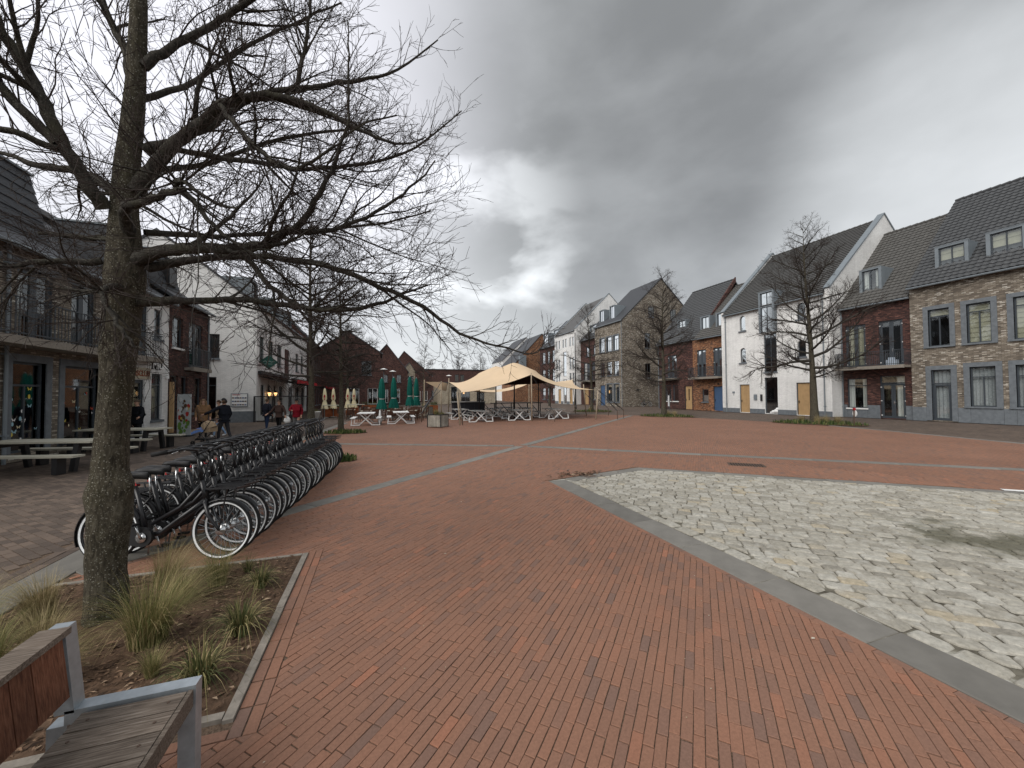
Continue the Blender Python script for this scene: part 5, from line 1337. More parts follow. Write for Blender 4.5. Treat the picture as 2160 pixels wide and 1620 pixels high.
limbs = [   # px, py, radius px, depth
 [(262, 548, 26, 0), (315, 527, 21, -.05), (380, 518, 19, -.1), (450, 517, 17, -.15), (540, 516, 15, -.2), (600, 510, 13.5, -.2), (655, 485, 11, -.25), (705, 462, 9, -.3), (760, 400, 7, -.35), (805, 330, 5, -.4), (835, 240, 3.5, -.4), (850, 120, 2.5, -.45), (868, 25, 1.3, -.5)],
 [(280, 555, 18, .05), (340, 545, 13, .15), (430, 536, 11.5, .25), (510, 538, 11, .3), (600, 562, 10, .4), (690, 602, 8.5, .45), (770, 645, 7, .5), (845, 700, 5, .5), (915, 728, 3.5, .55), (985, 745, 2.2, .6), (1012, 718, 1.2, .6)],
 [(272, 632, 20, .0), (330, 630, 13, .2), (400, 629, 11, .4), (480, 640, 10, .5), (560, 651, 9, .55), (640, 642, 7, .6), (700, 622, 4.5, .6), (770, 596, 2, .6)],
 [(262, 392, 27, 0), (300, 345, 23, 0), (350, 300, 20, -.05), (420, 252, 17, -.1), (482, 208, 14, -.15), (545, 188, 12, -.15), (600, 186, 10.5, -.15), (662, 206, 9, -.1), (740, 258, 6, 0), (810, 293, 3.5, .05), (862, 280, 1.5, .1)],
 [(270, 302, 20, .05), (315, 285, 15, .15), (365, 250, 13, .25), (420, 202, 11, .3), (465, 180, 10, .35), (560, 166, 8, .4), (640, 152, 6, .45), (715, 132, 4, .5), (800, 62, 2, .5)],
 [(268, 478, 20, -.05), (295, 440, 15, -.2), (340, 423, 11, -.3), (420, 410, 10, -.4), (508, 392, 8.5, -.5), (560, 420, 6.5, -.55), (620, 468, 5, -.6), (690, 520, 3, -.6), (760, 560, 1.5, -.6)],
 [(275, 120, 18, 0), (310, 82, 13, .1), (365, 35, 11, .2), (420, 0, 9.5, .2), (480, -40, 8, .2), (560, -90, 5, .2), (650, -160, 2, .2)],
 [(225, 430, 24, -.1), (212, 350, 19, -.25), (190, 250, 17, -.35), (158, 160, 15, -.4), (128, 80, 13, -.45), (104, 10, 11, -.5), (80, -80, 9, -.5), (60, -180, 3, -.5)],
 [(195, 290, 15, -.35), (150, 210, 13, -.45), (98, 142, 11, -.5), (40, 92, 9, -.5), (-30, 60, 7, -.5), (-120, 40, 3, -.5)],
 [(195, 300, 11, -.35), (150, 262, 9, -.5), (90, 243, 7.5, -.6), (20, 240, 6, -.65), (-60, 235, 3, -.7)],
 [(220, 420, 22, .1), (180, 405, 16, .2), (120, 372, 15, .3), (50, 350, 13, .4), (-30, 335, 10, .4), (-140, 300, 4, .4)],
 [(222, 512, 18, .1), (180, 505, 12, .25), (110, 495, 10, .4), (40, 492, 9, .5), (-50, 480, 5, .5)],
 [(240, 150, 17, .05), (205, 95, 13, .15), (170, 50, 12, .2), (135, 5, 10, .25), (100, -60, 7, .3), (70, -140, 3, .3)],
 [(535, 172, 9, .3), (562, 110, 7, .25), (582, 40, 5.5, .2), (600, -30, 4, .15), (615, -120, 2, .1)],
 [(480, 205, 9, -.15), (560, 250, 8, -.3), (640, 300, 7, -.4), (720, 345, 5.5, -.45), (790, 330, 4, -.5), (850, 290, 2.5, -.5), (915, 235, 1.3, -.5)],
 [(655, 485, 9, -.25), (740, 480, 6.5, -.2), (820, 440, 5, -.15), (880, 390, 3.5, -.1), (935, 330, 1.8, -.1)],
 [(560, 540, 9, -.2), (640, 600, 7.5, -.3), (720, 640, 5.5, -.35), (800, 650, 4, -.4), (880, 610, 2, -.45)],
 [(508, 392, 7, -.5), (580, 370, 6, -.7), (650, 380, 5, -.8), (730, 420, 3.5, -.85), (800, 430, 2, -.9)],
 [(350, 300, 10, -.05), (430, 330, 9, .3), (520, 345, 7.5, .5), (610, 335, 6, .7), (700, 300, 4, .8), (790, 220, 2, .85)],
 [(255, 600, 15, -.05), (290, 600, 9, -.3), (350, 620, 6.5, -.5), (420, 680, 5, -.6), (470, 720, 3, -.65), (520, 735, 1.5, -.7)],
 [(225, 600, 13, .05), (170, 600, 8, .2), (100, 610, 6, .35), (20, 600, 4, .45), (-50, 570, 2, .5)],
 [(225, 545, 12, -.1), (160, 545, 8, -.3), (90, 560, 6, -.45), (20, 600, 4, -.5), (-40, 620, 2, -.55)],
 [(245, 200, 12, .1), (280, 150, 9, .5), (330, 80, 7, .8), (400, 30, 5, 1.0), (480, -20, 3, 1.2)],
 [(250, 350, 12, .15), (300, 330, 9, .6), (380, 280, 7, 1.0), (470, 260, 5, 1.3), (560, 230, 3, 1.5)],
 [(250, 480, 12, .15), (310, 490, 9, .6), (400, 480, 7, 1.1), (500, 470, 5, 1.5), (600, 440, 3, 1.8)],
]
twigs = []
def twigset(P, rad, dens, Ls, lv2, upb=0.5, t0=.12, out=twigs, rmin=.0022):
    """secondary shoots along a limb with their own twigs"""
    L = float(np.linalg.norm(np.diff(P, axis=0), axis=1).sum()); n = int(L*dens)
    for k in range(n):
        t = t0+(1-t0)*((k+NR.uniform(0, 1))/n); p, d = along(P, t); rl = np.interp(t, np.linspace(0, 1, len(rad)), rad)
        dd = perp_dir(d, NR.uniform(.45, 1.0)); dd[2] += .10
        l = NR.uniform(*Ls)*(1.2-.85*t); r0 = min(rl*.55, .0035+.006*l)
        Q, rq = grow_line(p, dd, l, r0, 7, upb*NR.uniform(-.5, 1.3), .13, .3); out.append((Q, rq))
        m_ = max(2, int(l*lv2))
        for j in range(m_):
            s = .15+.85*(j+NR.uniform(0, 1))/m_; q, e = along(Q, min(s, .99)); ee = perp_dir(e, NR.uniform(.32, .8)); l2 = NR.uniform(.10, .38)*(1.2-.5*s)
            W, rw = grow_line(q, ee, l2, max(rmin, rq[-1]*.8), 4, upb*1.6*NR.uniform(-.2, 1.4), .16, .6); out.append((W, rw))
            for _ in range(NR.integers(1, 4)):
                w, f = along(W, NR.uniform(.25, .95)); X, rx = grow_line(w, perp_dir(f, NR.uniform(.3, .75)), NR.uniform(.04, .14), rmin*.85, 3, 1.2, .15, .7); out.append((X, rx))
for i, lb in enumerate(limbs):
    P, rd = smooth_line([L_(a, b_, d) for a, b_, r, d in lb], [r*.00407 for a, b_, r, d in lb], 4)
    rd = rd*np.linspace(.60, .74, len(rd)); P = P+NR.normal(0, .006, P.shape)
    me = tubes_mesh('limb', [(P, rd)], M_LIMB, 9); link('limb', me, big, True)
    side = []
    twigset(P, rd, 13, (.3, .85), 12, .55, .14)
    # a few stouter side branches with their own shoots
    for k in range(4):
        t = NR.uniform(.2, .62); p, d = along(P, t); rl = np.interp(t, np.linspace(0, 1, len(rd)), rd)
        Q, rq = grow_line(p, perp_dir(d, NR.uniform(.5, .9)), NR.uniform(.6, 1.15), rl*.5, 9, NR.uniform(-.25, .5), .10, .2); side.append((Q, rq)); twigset(Q, rq, 11, (.25, .6), 12, .6, .2)
    link('side_branch', tubes_mesh('side_branch', side, M_LIMB, 6), big, True)['kind'] = 'stuff'
o = link('twigs', tubes_mesh('twigs', twigs, M_TWIG, 3), big, True); o['kind'] = 'stuff'
print('big twigs', len(twigs))

# --- middle sized bare trees with a straight leader (three shapes, copied)
def mid_tree(seed, H, clear, spread, rb, name='tree'):
    global NR
    NR = np.random.default_rng(seed); lines = []; tw = []
    n = 12; P = [np.array((0, 0, -.05))]; d = np.array((0, 0, 1.))
    for i in range(n):
        d = d+NR.normal(0, .018, 3); d[0] *= .9; d[1] *= .9; d /= np.linalg.norm(d); P.append(P[-1]+d*H/n)
    P = np.array(P); t = np.linspace(0, 1, n+1); rad = rb*np.clip(1.08-1.08*t**.85, .03, 1); rad[0] *= 1.35
    rad[1:4] *= 1+NR.normal(0, .07, 3)
    trunk = tubes_mesh('trunk', [smooth_line(P, rad, 3)], M_BARK, 10)
    zc = clear; k = 0; az = NR.uniform(0, 6.28)
    while zc < H*.97:
        f = (zc-clear)/(H-clear); p, _ = along(P, zc/H); az += 2.4+NR.normal(0, .3)
        prof = spread*(1-.80*f**1.15)*(.75+.45*NR.random())*(1.0 if f > .06 else .8)
        el = -.05+.95*f+NR.normal(0, .10)
        dd = np.array((math.cos(az)*math.cos(el), math.sin(az)*math.cos(el), math.sin(el)))
        rl = .008+.016*prof
        Q, rq = grow_line(p, dd, prof, rl*1.25, 9, .10+.18*(1-f) if NR.random() > .3 else -.05, .075, .18); lines.append((Q, rq))
        ns = int(prof*4.4)+2
        for j in range(ns):
            s = .18+.8*(j+NR.uniform(0, 1))/ns; q, e = along(Q, min(.98, s)); ee = perp_dir(e, NR.uniform(.45, .95)); l2 = prof*NR.uniform(.16, .42)*(1.15-.5*s)
            S, rs = grow_line(q, ee, l2, max(.006, rl*.4), 6, .3*NR.uniform(-.3, 1.5), .11, .35); tw.append((S, rs))
            nt_ = int(l2*6)+2
            for a in range(nt_):
                w, f2 = along(S, min(.98, .15+.85*(a+NR.random())/nt_)); W, rw = grow_line(w, perp_dir(f2, NR.uniform(.4, .9)), NR.uniform(.2, .55), .0048, 4, .9*NR.uniform(-.2, 1.3), .13, .7); tw.append((W, rw))
                for b in range(3):
                    x, g_ = along(W, NR.uniform(.25, .9)); X, rx = grow_line(x, perp_dir(g_, .65), NR.uniform(.1, .28), .0042, 2, 1., .12, .8); tw.append((X, rx))
        zc += .17+.10*NR.random(); k += 1
    return trunk, tubes_mesh('crown', lines, M_LIMB, 5), tubes_mesh('twigs', tw, M_TWIG, 3)
PROTO = [mid_tree(11, 12.6, 2.9, 4.1, .215), mid_tree(23, 11.6, 2.6, 3.7, .19), mid_tree(37, 12.2, 3.4, 3.3, .165)]
def put_tree(k, x, y, rz, s, label, group, sxy=1.0):
    t = thing('tree', label, 'tree', (x, y, 0), rz, group); t.scale = (s*sxy, s*sxy, s)
    a, b_, c = PROTO[k]
    link('trunk', a, t, True); o = link('crown', b_, t, True); o['kind'] = 'stuff'; o = link('twigs', c, o, True); o['kind'] = 'stuff'
    return t
GT = 'bare trees along the square'
put_tree(0, 25.4, 16.4, .4, 1.0, 'bare tree standing before the white gabled house, nearest of the right hand trees', GT, .95)
put_tree(1, 22.4, 26.2, 1.9, 1.03, 'bare tree standing before the beige end gable and the dark brown house', GT, 1.0)
put_tree(2, 21.5, 36.2, 4.1, .93, 'bare tree beside the dark brown house right of the tall white house', GT, 1.05)
put_tree(1, 25.6, 56, 3.0, .92, 'bare tree before the tall white house in the distance', GT)
put_tree(1, -3.2, 21.3, 2.2, 1.02, 'bare tree behind the far end of the bicycle row', GT, .85)
put_tree(2, -1.95, 22.4, 5.6, .82, 'slimmer bare tree growing in the small grass bed left of the white tables', GT, .95)
put_tree(0, -3.2, 45, 1.2, .8, 'bare tree on the left beyond the cream parasols', GT)
put_tree(2, 6.5, 62, .3, .8, 'bare tree before the narrow cream brick house', GT)
for i, (x, y, s, w) in enumerate([(30, 150, 1.5, 'first'), (38, 148, 1.65, 'second'), (24, 152, 1.2, 'third'), (46, 150, 1.8, 'fourth')]):
    put_tree(i % 3, x, y, i*1.7, s*.95, 'bare tree rising behind the roof of the end building, %s' % ['left of centre', 'right of centre', 'leftmost', 'rightmost'][i], 'trees behind the end building')
for i, (x, y, s) in enumerate([(14, 150, 1.15), (19, 146, 1.0)]):
    put_tree(i, x, y, i*2.7, s, 'bare tree behind the gap between the left row and the end building, %s' % ['further left', 'further right'][i], 'trees behind the end building')
# ------------------------------------------------------------------ planting bed, bench, bicycles
m = MB(); r_ = random.Random(9); N = 40
for i in range(N+1):
    for j in range(N+1):
        x = -3.08+2.26*i/N; y = 2.74+2.44*j/N; e = min(i, j, N-i, N-j)
        z = -.003+(.012 if e else 0)+r_.uniform(0, .016)*(1 if e else 0)+.03*math.exp(-((x+2.1)**2+(y-4.2)**2)/.25)
        m.v.append((x, y, z))
for i in range(N):
    for j in range(N):
        a = i*(N+1)+j; m.f.append((a, a+N+1, a+N+2, a+1)); m.m.append(0)
bed = struct('planting_bed', m, M_SOIL)
def edging(p, q, L):
    dx, dy = q[0]-p[0], q[1]-p[1]; Lt = math.hypot(dx, dy); n = max(1, round(Lt/L)); st = Lt/n
    b1 = MB(); b1.box(-st/2+.004, st/2-.004, -.028, .028, -.05, .018); me = b1.mesh('edging_stone', M_EDGE)
    for i in range(n):
        o = link('edging_stone', me, bed, True); t = (i+.5)/n; o.location = (p[0]+dx*t, p[1]+dy*t, r_.uniform(-.003, .003)); o.rotation_euler = (0, 0, math.atan2(dy, dx)+r_.uniform(-.004, .004))
edging((-.83, 2.70), (-.83, 5.20), 1.0); edging((-.86, 5.172), (-3.08, 5.172), 1.0); edging((-.86, 2.745), (-3.08, 2.745), 1.0)
m = MB()
for i in range(6500):
    x, y = r_.uniform(-3.05, -.88), r_.uniform(2.8, 5.13); a = r_.uniform(0, 6.28); L = r_.uniform(.006, .026); w = L*r_.uniform(.25, .6); z = .014+r_.random()*.018
    if r_.random() < .03: L *= 2.2; w *= 2.0
    dx, dy, ex, ey = math.cos(a)*L, math.sin(a)*L, -math.sin(a)*w, math.cos(a)*w; c_ = r_.uniform(.0, .5)*L
    m.face([(x-dx, y-dy, z), (x+ex*.9, y+ey*.9, z+c_), (x+dx, y+dy, z+c_*.4), (x-ex, y-ey, z+c_*.6)])
tag(m.build('bark_mulch', M_MULCH), 'dead leaves and bark chips lying on the soil of the planting bed', 'leaf litter', kind='stuff')
def blades(n, h, spread, droop, w, seed, lean=(0, 0), base=.06, seg=5):
    """a clump of arching ribbon blades"""
    r = random.Random(seed); m = MB()
    for i in range(n):
        a = r.uniform(0, 6.283); rr = base*math.sqrt(r.random()); bx, by = rr*math.cos(a), rr*math.sin(a)
        a += r.gauss(0, .5); L = h*r.uniform(.55, 1.1); out = spread*r.uniform(.1, 1.0); dx, dy = math.cos(a)+lean[0], math.sin(a)+lean[1]
        W = w*r.uniform(.6, 1.2); px, py = -math.sin(a), math.cos(a); pts = []
        for k in range(seg+1):
            t = k/seg; o_ = out*L*(t**1.6); z = L*(t-droop*r.uniform(.9, 1.1)*out*t*t*t); ww = W*(1-t*.92)
            pts.append((bx+dx*o_, by+dy*o_, max(.004, z), ww))
        k0 = len(m.v)
        for (x, y, z, ww) in pts: m.v += [(x-px*ww, y-py*ww, z), (x+px*ww, y+py*ww, z)]
        for k in range(seg): m.f.append((k0+2*k, k0+2*k+1, k0+2*k+3, k0+2*k+2)); m.m.append(0)
    return m
GM = {}
GM['feather'] = blades(900, .60, .92, .62, .0017, 1, (.18, -.1), .10).mesh('blades', M_GRASS)
GM['straw'] = blades(750, .62, .9, .85, .0017, 2, (.45, .3), .10).mesh('blades', M_STRAW)
GM['green'] = blades(500, .46, .8, .55, .0018, 3, (0, 0), .07).mesh('blades', M_GRASS)
GM['sedge'] = blades(240, .32, .95, 1.15, .0040, 4, (0, 0), .05).mesh('blades', M_SEDGE)
GM['small'] = blades(110, .24, .8, .8, .0026, 6, (0, 0), .04).mesh('blades', M_SEDGE)
GB = 'grass clumps in the planting bed'
for kind, x, y, s, rz, lab in [
    ('straw', -1.98, 4.75, .9, .2, 'tall straw coloured feather grass leaning right behind the big tree trunk'),
    ('straw', -1.70, 4.30, .72, .5, 'straw coloured feather grass clump right beside the big tree trunk'),
    ('green', -1.52, 4.62, 1.0, 1.0, 'green upright grass clump behind the middle of the bed'),
    ('feather', -1.66, 3.72, 1.12, 0.2, 'largest green feather grass clump in front of the big tree'),
    ('feather', -2.02, 3.35, .65, 2.0, 'green feather grass clump left of the trunk foot beside the bench back'),
    ('green', -1.44, 3.28, .50, .3, 'small wispy green tuft in front of the largest feather grass'),
    ('sedge', -1.03, 3.62, 1.25, .3, 'broad bladed sedge clump by the right edging, larger one'),
    ('sedge', -1.10, 3.08, 1.20, 2.2, 'broad bladed sedge clump at the near corner of the bed'),
    ('sedge', -1.10, 4.42, 1.0, 4.0, 'dark sedge clump near the far right corner of the bed'),
    ('small', -1.33, 4.86, 1.0, 1.0, 'tiny sedge tuft at the back edging of the bed'),
    ('feather', -2.95, 4.05, 1.05, 3.4, 'feather grass clump left of the trunk near the kerb, nearer one'),
    ('straw', -2.72, 4.45, .85, 2.5, 'straw grass clump left of the trunk near the kerb, further one'),
    ('feather', -2.5, 3.6, .9, 5.0, 'feather grass clump behind the bench at the left edge'),
    ('straw', -2.35, 3.85, .7, 1.4, 'short straw grass at the left foot of the trunk')]:
    t = thing('ornamental_grass', lab, 'grass clump', (x, y, .012), rz, GB); t.scale = (s, s, s)
    b_ = link('blades', GM[kind], t, True); b_['kind'] = 'stuff'
def low_bed(label, cx, cy, L, W, ang, n, seed, hi=.4):
    t = thing('low_planting', label, 'plants', (cx, cy, 0), ang, 'small planting beds round the trees'); r = random.Random(seed)
    m = MB(); k = 14; m.face([(L/2*math.cos(2*math.pi*i/k)*1.05, W/2*math.sin(2*math.pi*i/k)*1.05, .01) for i in range(k)]); m.build('soil', M_SOIL, t, local=True)
    m = MB()
    for i in range(n):
        a = r.uniform(0, 6.283); q = math.sqrt(r.random()); x, y = L/2*q*math.cos(a), W/2*q*math.sin(a); h = hi*r.uniform(.5, 1.1)*(1.1-.5*q); b1 = r.uniform(0, 6.28); d = h*.5*r.random(); w = r.uniform(.012, .03)
        ex, ey = -math.sin(b1)*w, math.cos(b1)*w; dx, dy = math.cos(b1)*d, math.sin(b1)*d
        k0 = len(m.v); m.v += [(x-ex, y-ey, 0), (x+ex, y+ey, 0), (x+ex*.8+dx*.4, y+ey*.8+dy*.4, h*.65), (x-ex*.8+dx*.4, y-ey*.8+dy*.4, h*.65), (x+dx, y+dy, h)]
        m.f += [(k0, k0+1, k0+2, k0+3), (k0+3, k0+2, k0+4)]; m.m += [0, 0]
    o = m.build('ground_cover', M_HEDGE, t, local=True); o['kind'] = 'stuff'
    return t
def clumps(t, spots, kind='straw', s=1.0):
    for i, (x, y) in enumerate(spots):
        o = link('grass_clump', GM[kind], t, True); o.location = (x, y, .01); o.rotation_euler = (0, 0, i*1.7); o.scale = (s, s, s); o['kind'] = 'stuff'
t = low_bed('low green planting round the tree before the white gabled house', 25.3, 16.2, 4.6, 2.6, R(-62), 650, 1, .32); clumps(t, [(-.3, .5), (.4, .6), (-.8, .7), (.9, .4), (0, -.2)], 'straw', 1.15)
t = low_bed('low green planting round the tree before the beige gable', 22.4, 25.9, 4.2, 2.4, R(-50), 480, 2, .3); clumps(t, [(0, .4), (.6, .2)], 'straw', 1.1)
t = low_bed('low green planting round the tree right of the tall white house', 21.4, 35.9, 4.2, 2.2, R(-40), 400, 3, .3); clumps(t, [(-.3, .2)], 'straw', 1.3)
low_bed('low planting round the slimmer tree left of the white tables', -1.6, 21.0, 2.0, 1.1, R(-10), 380, 4, .26)
low_bed('grass tuft bed just beyond the far end of the bicycle row', -1.0, 12.2, .75, .7, 0, 260, 5, .26)
# --- bench
b = thing('bench', 'wooden park bench with galvanised steel frame and reddish backrest at the lower left', 'bench', (-1.07, 1.6, 0))
X0, X1, ZS = -1.34, -.87, .465; YE = 2.37
def bench_frame(y, w=.07):
    m = MB(); x0, x1 = X0, X1
    m.box(x0-.0, x1+.02, y-w/2, y+w/2, ZS-.05, ZS+.012); m.box(x1-.05, x1+.02, y-w/2, y+w/2, .0, ZS-.05)
    m.obox((x0-.02, y, ZS+.19), (.035, 0, 0), (0, w/2, 0), (-.02, 0, .19)); m.box(x0-.06, x0+.01, y-w/2, y+w/2, 0, ZS-.05)
    m.box(x0+.01, x1-.05, y-w/2, y+w/2, .0, .03)
    return m
bench_frame(YE).build('end_frame', M_STEEL, b); bench_frame(.55).build('end_frame', M_STEEL, b)
y = YE-.045; k = 0
while y > .62:
    w = .118; m = MB(); m.box(X0+.07, X1-.01, y-w, y-.007, ZS-.035, ZS); o = m.build('seat_slat', M_SLAT, b); y -= w; k += 1
m = MB(); y = YE-.045
while y > .7:
    for x_ in (X0+.12, X1-.06): m.tube([(x_, y-.06, ZS), (x_, y-.06, ZS+.0025)], .0065, 8)
    y -= .118
m.build('screws', M_IRON, b)['kind'] = 'stuff'
m = MB(); m.box(X1-.008, X1+.012, .6, YE-.04, ZS-.085, ZS-.004); m.build('front_rail', M_SLAT, b)
y = YE-.05; i = 0
for w in (.17, .10, .20, .22, .20, .22, .2, .2, .2):
    if y-w < .5: break
    m = MB(); m.obox((X0-.005, y-w/2, .685), (.018, 0, 0), (0, w/2-.003, 0), (-.016, 0, .135)); m.build('back_board', M_REDWOOD, b); y -= w
m = MB(); m.obox((X0-.042, (YE+.55)/2, .836), (.055, 0, 0), (0, (YE-.6)/2, 0), (0, 0, .014)); m.build('top_board', M_SLAT, b)
b2 = thing('bench', 'second bench back to back with the first, only its steel end showing', 'bench', (-1.9, 1.6, 0))
m = MB(); m.box(-1.62, -1.52, 2.18, 2.25, 0, .84); m.box(-2.1, -1.62, 2.18, 2.25, ZS-.06, ZS+.012); m.box(-2.1, -2.03, 2.18, 2.25, 0, ZS-.06); m.build('end_frame', M_STEEL, b2)
y = 2.16
while y > .6: m = MB(); m.box(-2.08, -1.66, y-.118, y-.007, ZS-.035, ZS); m.build('seat_slat', M_SLAT, b2); y -= .118
y = 2.15
while y > .7: m = MB(); m.box(-1.6, -1.565, y-.2, y-.004, .54, .82); m.build('back_board', M_REDWOOD, b2); y -= .2

# --- bicycles: local +x is forward, rear wheel hub at x = 0
WB, WR = 1.23, .338
def bicycle():
    t = thing('bicycle', '', 'bicycle')
    def wheel(x, nm):
        m = MB(); m.torus((x, 0, WR), (0, 1, 0), WR-.022, .022, 40, 8); o = m.build(nm, M_RUBBER, t, True, True); o.name = nm
        m = MB()
        for s in (-1, 1):
            k0 = len(m.v); n = 40
            for i in range(n):
                a = 2*math.pi*i/n
                for rr, yy in ((WR-.043, .0165), (WR-.024, .0226)): m.v.append((x+rr*math.cos(a), s*yy, WR+rr*math.sin(a)))
            for i in range(n): j = (i+1) % n; m.f.append((k0+2*i, k0+2*i+1, k0+2*j+1, k0+2*j)); m.m.append(0)
        m.build('reflective_strip', M_REFLECT, o, local=True)
        m = MB(); m.torus((x, 0, WR), (0, 1, 0), WR-.048, .011, 36, 6); m.build('rim', M_BIKE, o, True, True)
        m = MB(); n = 28
        for i in range(n):
            a = 2*math.pi*i/n; a2 = a+(.55 if i % 2 else -.55); s = 1 if (i//2) % 2 else -1
            m.bar((x+.025*math.cos(a2), s*.03, WR+.025*math.sin(a2)), (x+(WR-.055)*math.cos(a), 0, WR+(WR-.055)*math.sin(a)), .0026)
        m.build('spokes', M_STEEL, o, local=True)['kind'] = 'stuff'
        m = MB(); m.tube([(x, -.05, WR), (x, -.032, WR), (x, .032, WR), (x, .05, WR)], [.012, .042, .042, .012], 12)
        for s in (-1, 1): m.tube([(x, s*.036, WR), (x, s*.039, WR)], .06, 14)
        m.build('hub', M_CHROME, o, True, True)
    wheel(0, 'rear_wheel'); wheel(WB, 'front_wheel')
    head0, head1 = Vector((WB-.20, 0, .66)), Vector((WB-.275, 0, .90)); bb = Vector((.42, 0, .29)); st = Vector((.225, 0, .85))
    m = MB(); m.tube([head0, head1], .026, 8)
    m.tube([head0+Vector((.01, 0, .03)), Vector((.72, 0, .45)), Vector((.56, 0, .32)), bb], .028, 8); m.tube([head1+Vector((-.0, 0, -.05)), Vector((.75, 0, .60)), Vector((.45, 0, .42))], .024, 8)
    m.tube([bb, st], .023, 8)
    for s in (-1, 1): m.tube([bb+Vector((0, s*.03, 0)), Vector((0, s*.06, WR))], .014, 6); m.tube([Vector((.27, s*.02, .70)), Vector((0, s*.06, WR))], .009, 6)
    m.build('frame', M_BIKE, t, True, True)
    m = MB()
    for s in (-1, 1): m.tube([head0+Vector((.0, s*.035, -.0)), Vector((WB-.13, s*.052, .50)), Vector((WB-.03, s*.055, WR+.04)), (WB, s*.055, WR)], [.021, .020, .017, .014], 7)
    m.tube([head0+Vector((0, -.04, 0)), head0+Vector((0, .04, 0))], .02, 6); m.build('fork', M_BIKE, t, True, True)
    m = MB(); m.tube([head1, Vector((WB-.345, 0, 1.205))], .018, 7); top = Vector((WB-.345, 0, 1.205))
    for s in (-1, 1): m.tube([top, top+Vector((.05, s*.10, .055)), top+Vector((.01, s*.22, .07)), top+Vector((-.12, s*.29, .045)), top+Vector((-.20, s*.30, .03))], .015, 7)
    o = m.build('handlebar', M_BIKE, t, True, True)
    for s in (-1, 1): m = MB(); m.tube([top+Vector((-.115, s*.288, .046)), top+Vector((-.27, s*.302, .018))], [.026, .024], 8); m.build('grip', M_RUBBER, o, True, True)
    m = MB()
    for s in (-1, 1): m.tube([top+Vector((-.03, s*.255, .05)), top+Vector((-.15, s*.275, .0))], .006, 5)
    m.build('brake_lever', M_CHROME, o, True, True)
    m = MB(); m.tube([st-Vector((.0, 0, .2)), st+Vector((-.035, 0, .1))], .0135, 7); m.build('seat_post', M_CHROME, t, True, True)
    m = MB(); sc = st+Vector((-.03, 0, .12)); k0 = len(m.v)
    prof = [(-.13, .085, -.01), (-.11, .105, .012), (-.05, .10, .018), (.02, .062, .012), (.09, .034, .01), (.15, .026, .004), (.165, .012, -.005)]; n = 8
    for x, w, z in prof:
        for i in range(n): a = 2*math.pi*i/n; m.v.append((sc.x+x, w*math.cos(a), sc.z+z+(.035*math.sin(a) if math.sin(a) > 0 else .05*math.sin(a))))
    for i in range(len(prof)-1):
        for j in range(n): j2 = (j+1) % n; m.f.append((k0+i*n+j, k0+i*n+j2, k0+(i+1)*n+j2, k0+(i+1)*n+j)); m.m.append(0)
    m.f += [tuple(k0+j for j in reversed(range(n))), tuple(k0+(len(prof)-1)*n+j for j in range(n))]; m.m += [0, 0]
    m.build('saddle', M_LEATHER, t, True, True)
    for x, a0, a1, nm in ((0, R(25), R(205), 'rear_mudguard'), (WB, R(35), R(150), 'front_mudguard')):
        m = MB(); k0 = len(m.v); n = 20
        for i in range(n+1):
            a = a0+(a1-a0)*i/n
            for y_, dr in ((-.030, -.006), (-.018, .012), (.018, .012), (.030, -.006)): rr = WR+.012+dr; m.v.append((x+rr*math.cos(a), y_, WR+rr*math.sin(a)))
        for i in range(n):
            for j in range(3): m.f.append((k0+i*4+j, k0+i*4+j+1, k0+i*4+j+5, k0+i*4+j+4)); m.m.append(0)
        m.build(nm, M_BIKE, t, True, True)
    m = MB(); n = 14; c = [(0+.075*math.cos(a), WR+.075*math.sin(a)) for a in [math.pi/2+math.pi*i/n for i in range(n+1)]]+[(.42+.105*math.cos(a), .29+.105*math.sin(a)) for a in [-math.pi/2+math.pi*i/n for i in range(n+1)]]
    for y_ in (-.085, -.045): m.face([(x, y_, z) for x, z in c])
    for i in range(len(c)): p, q = c[i], c[(i+1) % len(c)]; m.face([(p[0], -.085, p[1]), (q[0], -.085, q[1]), (q[0], -.045, q[1]), (p[0], -.045, p[1])])
    m.build('chain_case', M_LEATHER, t, False, True)
    m = MB(); m.tube([bb+Vector((0, -.10, 0)), bb+Vector((0, .10, 0))], .02, 10); m.tube([bb+Vector((0, -.092, 0)), bb+Vector((0, -.10, 0))], .055, 16)
    m.tube([bb+Vector((0, -.105, 0)), bb+Vector((-.06, -.115, .155))], [.014, .010], 6); m.tube([bb+Vector((0, .10, 0)), bb+Vector((.06, .115, -.155))], [.014, .010], 6); o = m.build('crank', M_CHROME, t, True, True)
    for s, x, z in ((-1, -.06, .155), (1, .06, -.155)): m = MB(); m.box(bb.x+x-.045, bb.x+x+.045, s*.16-.045, s*.16+.045, bb.z+z-.012, bb.z+z+.012); m.build('pedal', M_RUBBER, o, local=True)
    m = MB()
    for y_ in (-.06, -.02, .02, .06): m.bar((-.24, y_, .735), (.20, y_, .735), .018)
    m.bar((-.24, -.06, .735), (-.24, .06, .735), .012)
    for s in (-1, 1): m.bar((-.14, s*.065, .735), (0, s*.066, WR), .014); m.bar((.05, s*.065, .735), (0, s*.066, WR), .01)
    m.build('luggage_rack', M_BIKE, t, local=True)
    m = MB(); m.lathe([(.02, -.03), (.035, .0), (.037, .03), (.03, .035)], (0, 0, 0), 10); hl = m.mesh('headlight', M_CHROME, True); hl.transform(Matrix.Translation((WB-.15, 0, .80)) @ Matrix.Rotation(R(90), 4, 'Y')); hl.materials.clear(); hl.materials.append(M_BIKE); link('headlight', hl, t, True)
    m = MB()
    for y_ in (-.13, -.045, .045, .13): m.bar((WB-.12, y_, .82), (WB+.20, y_, .82), .016)
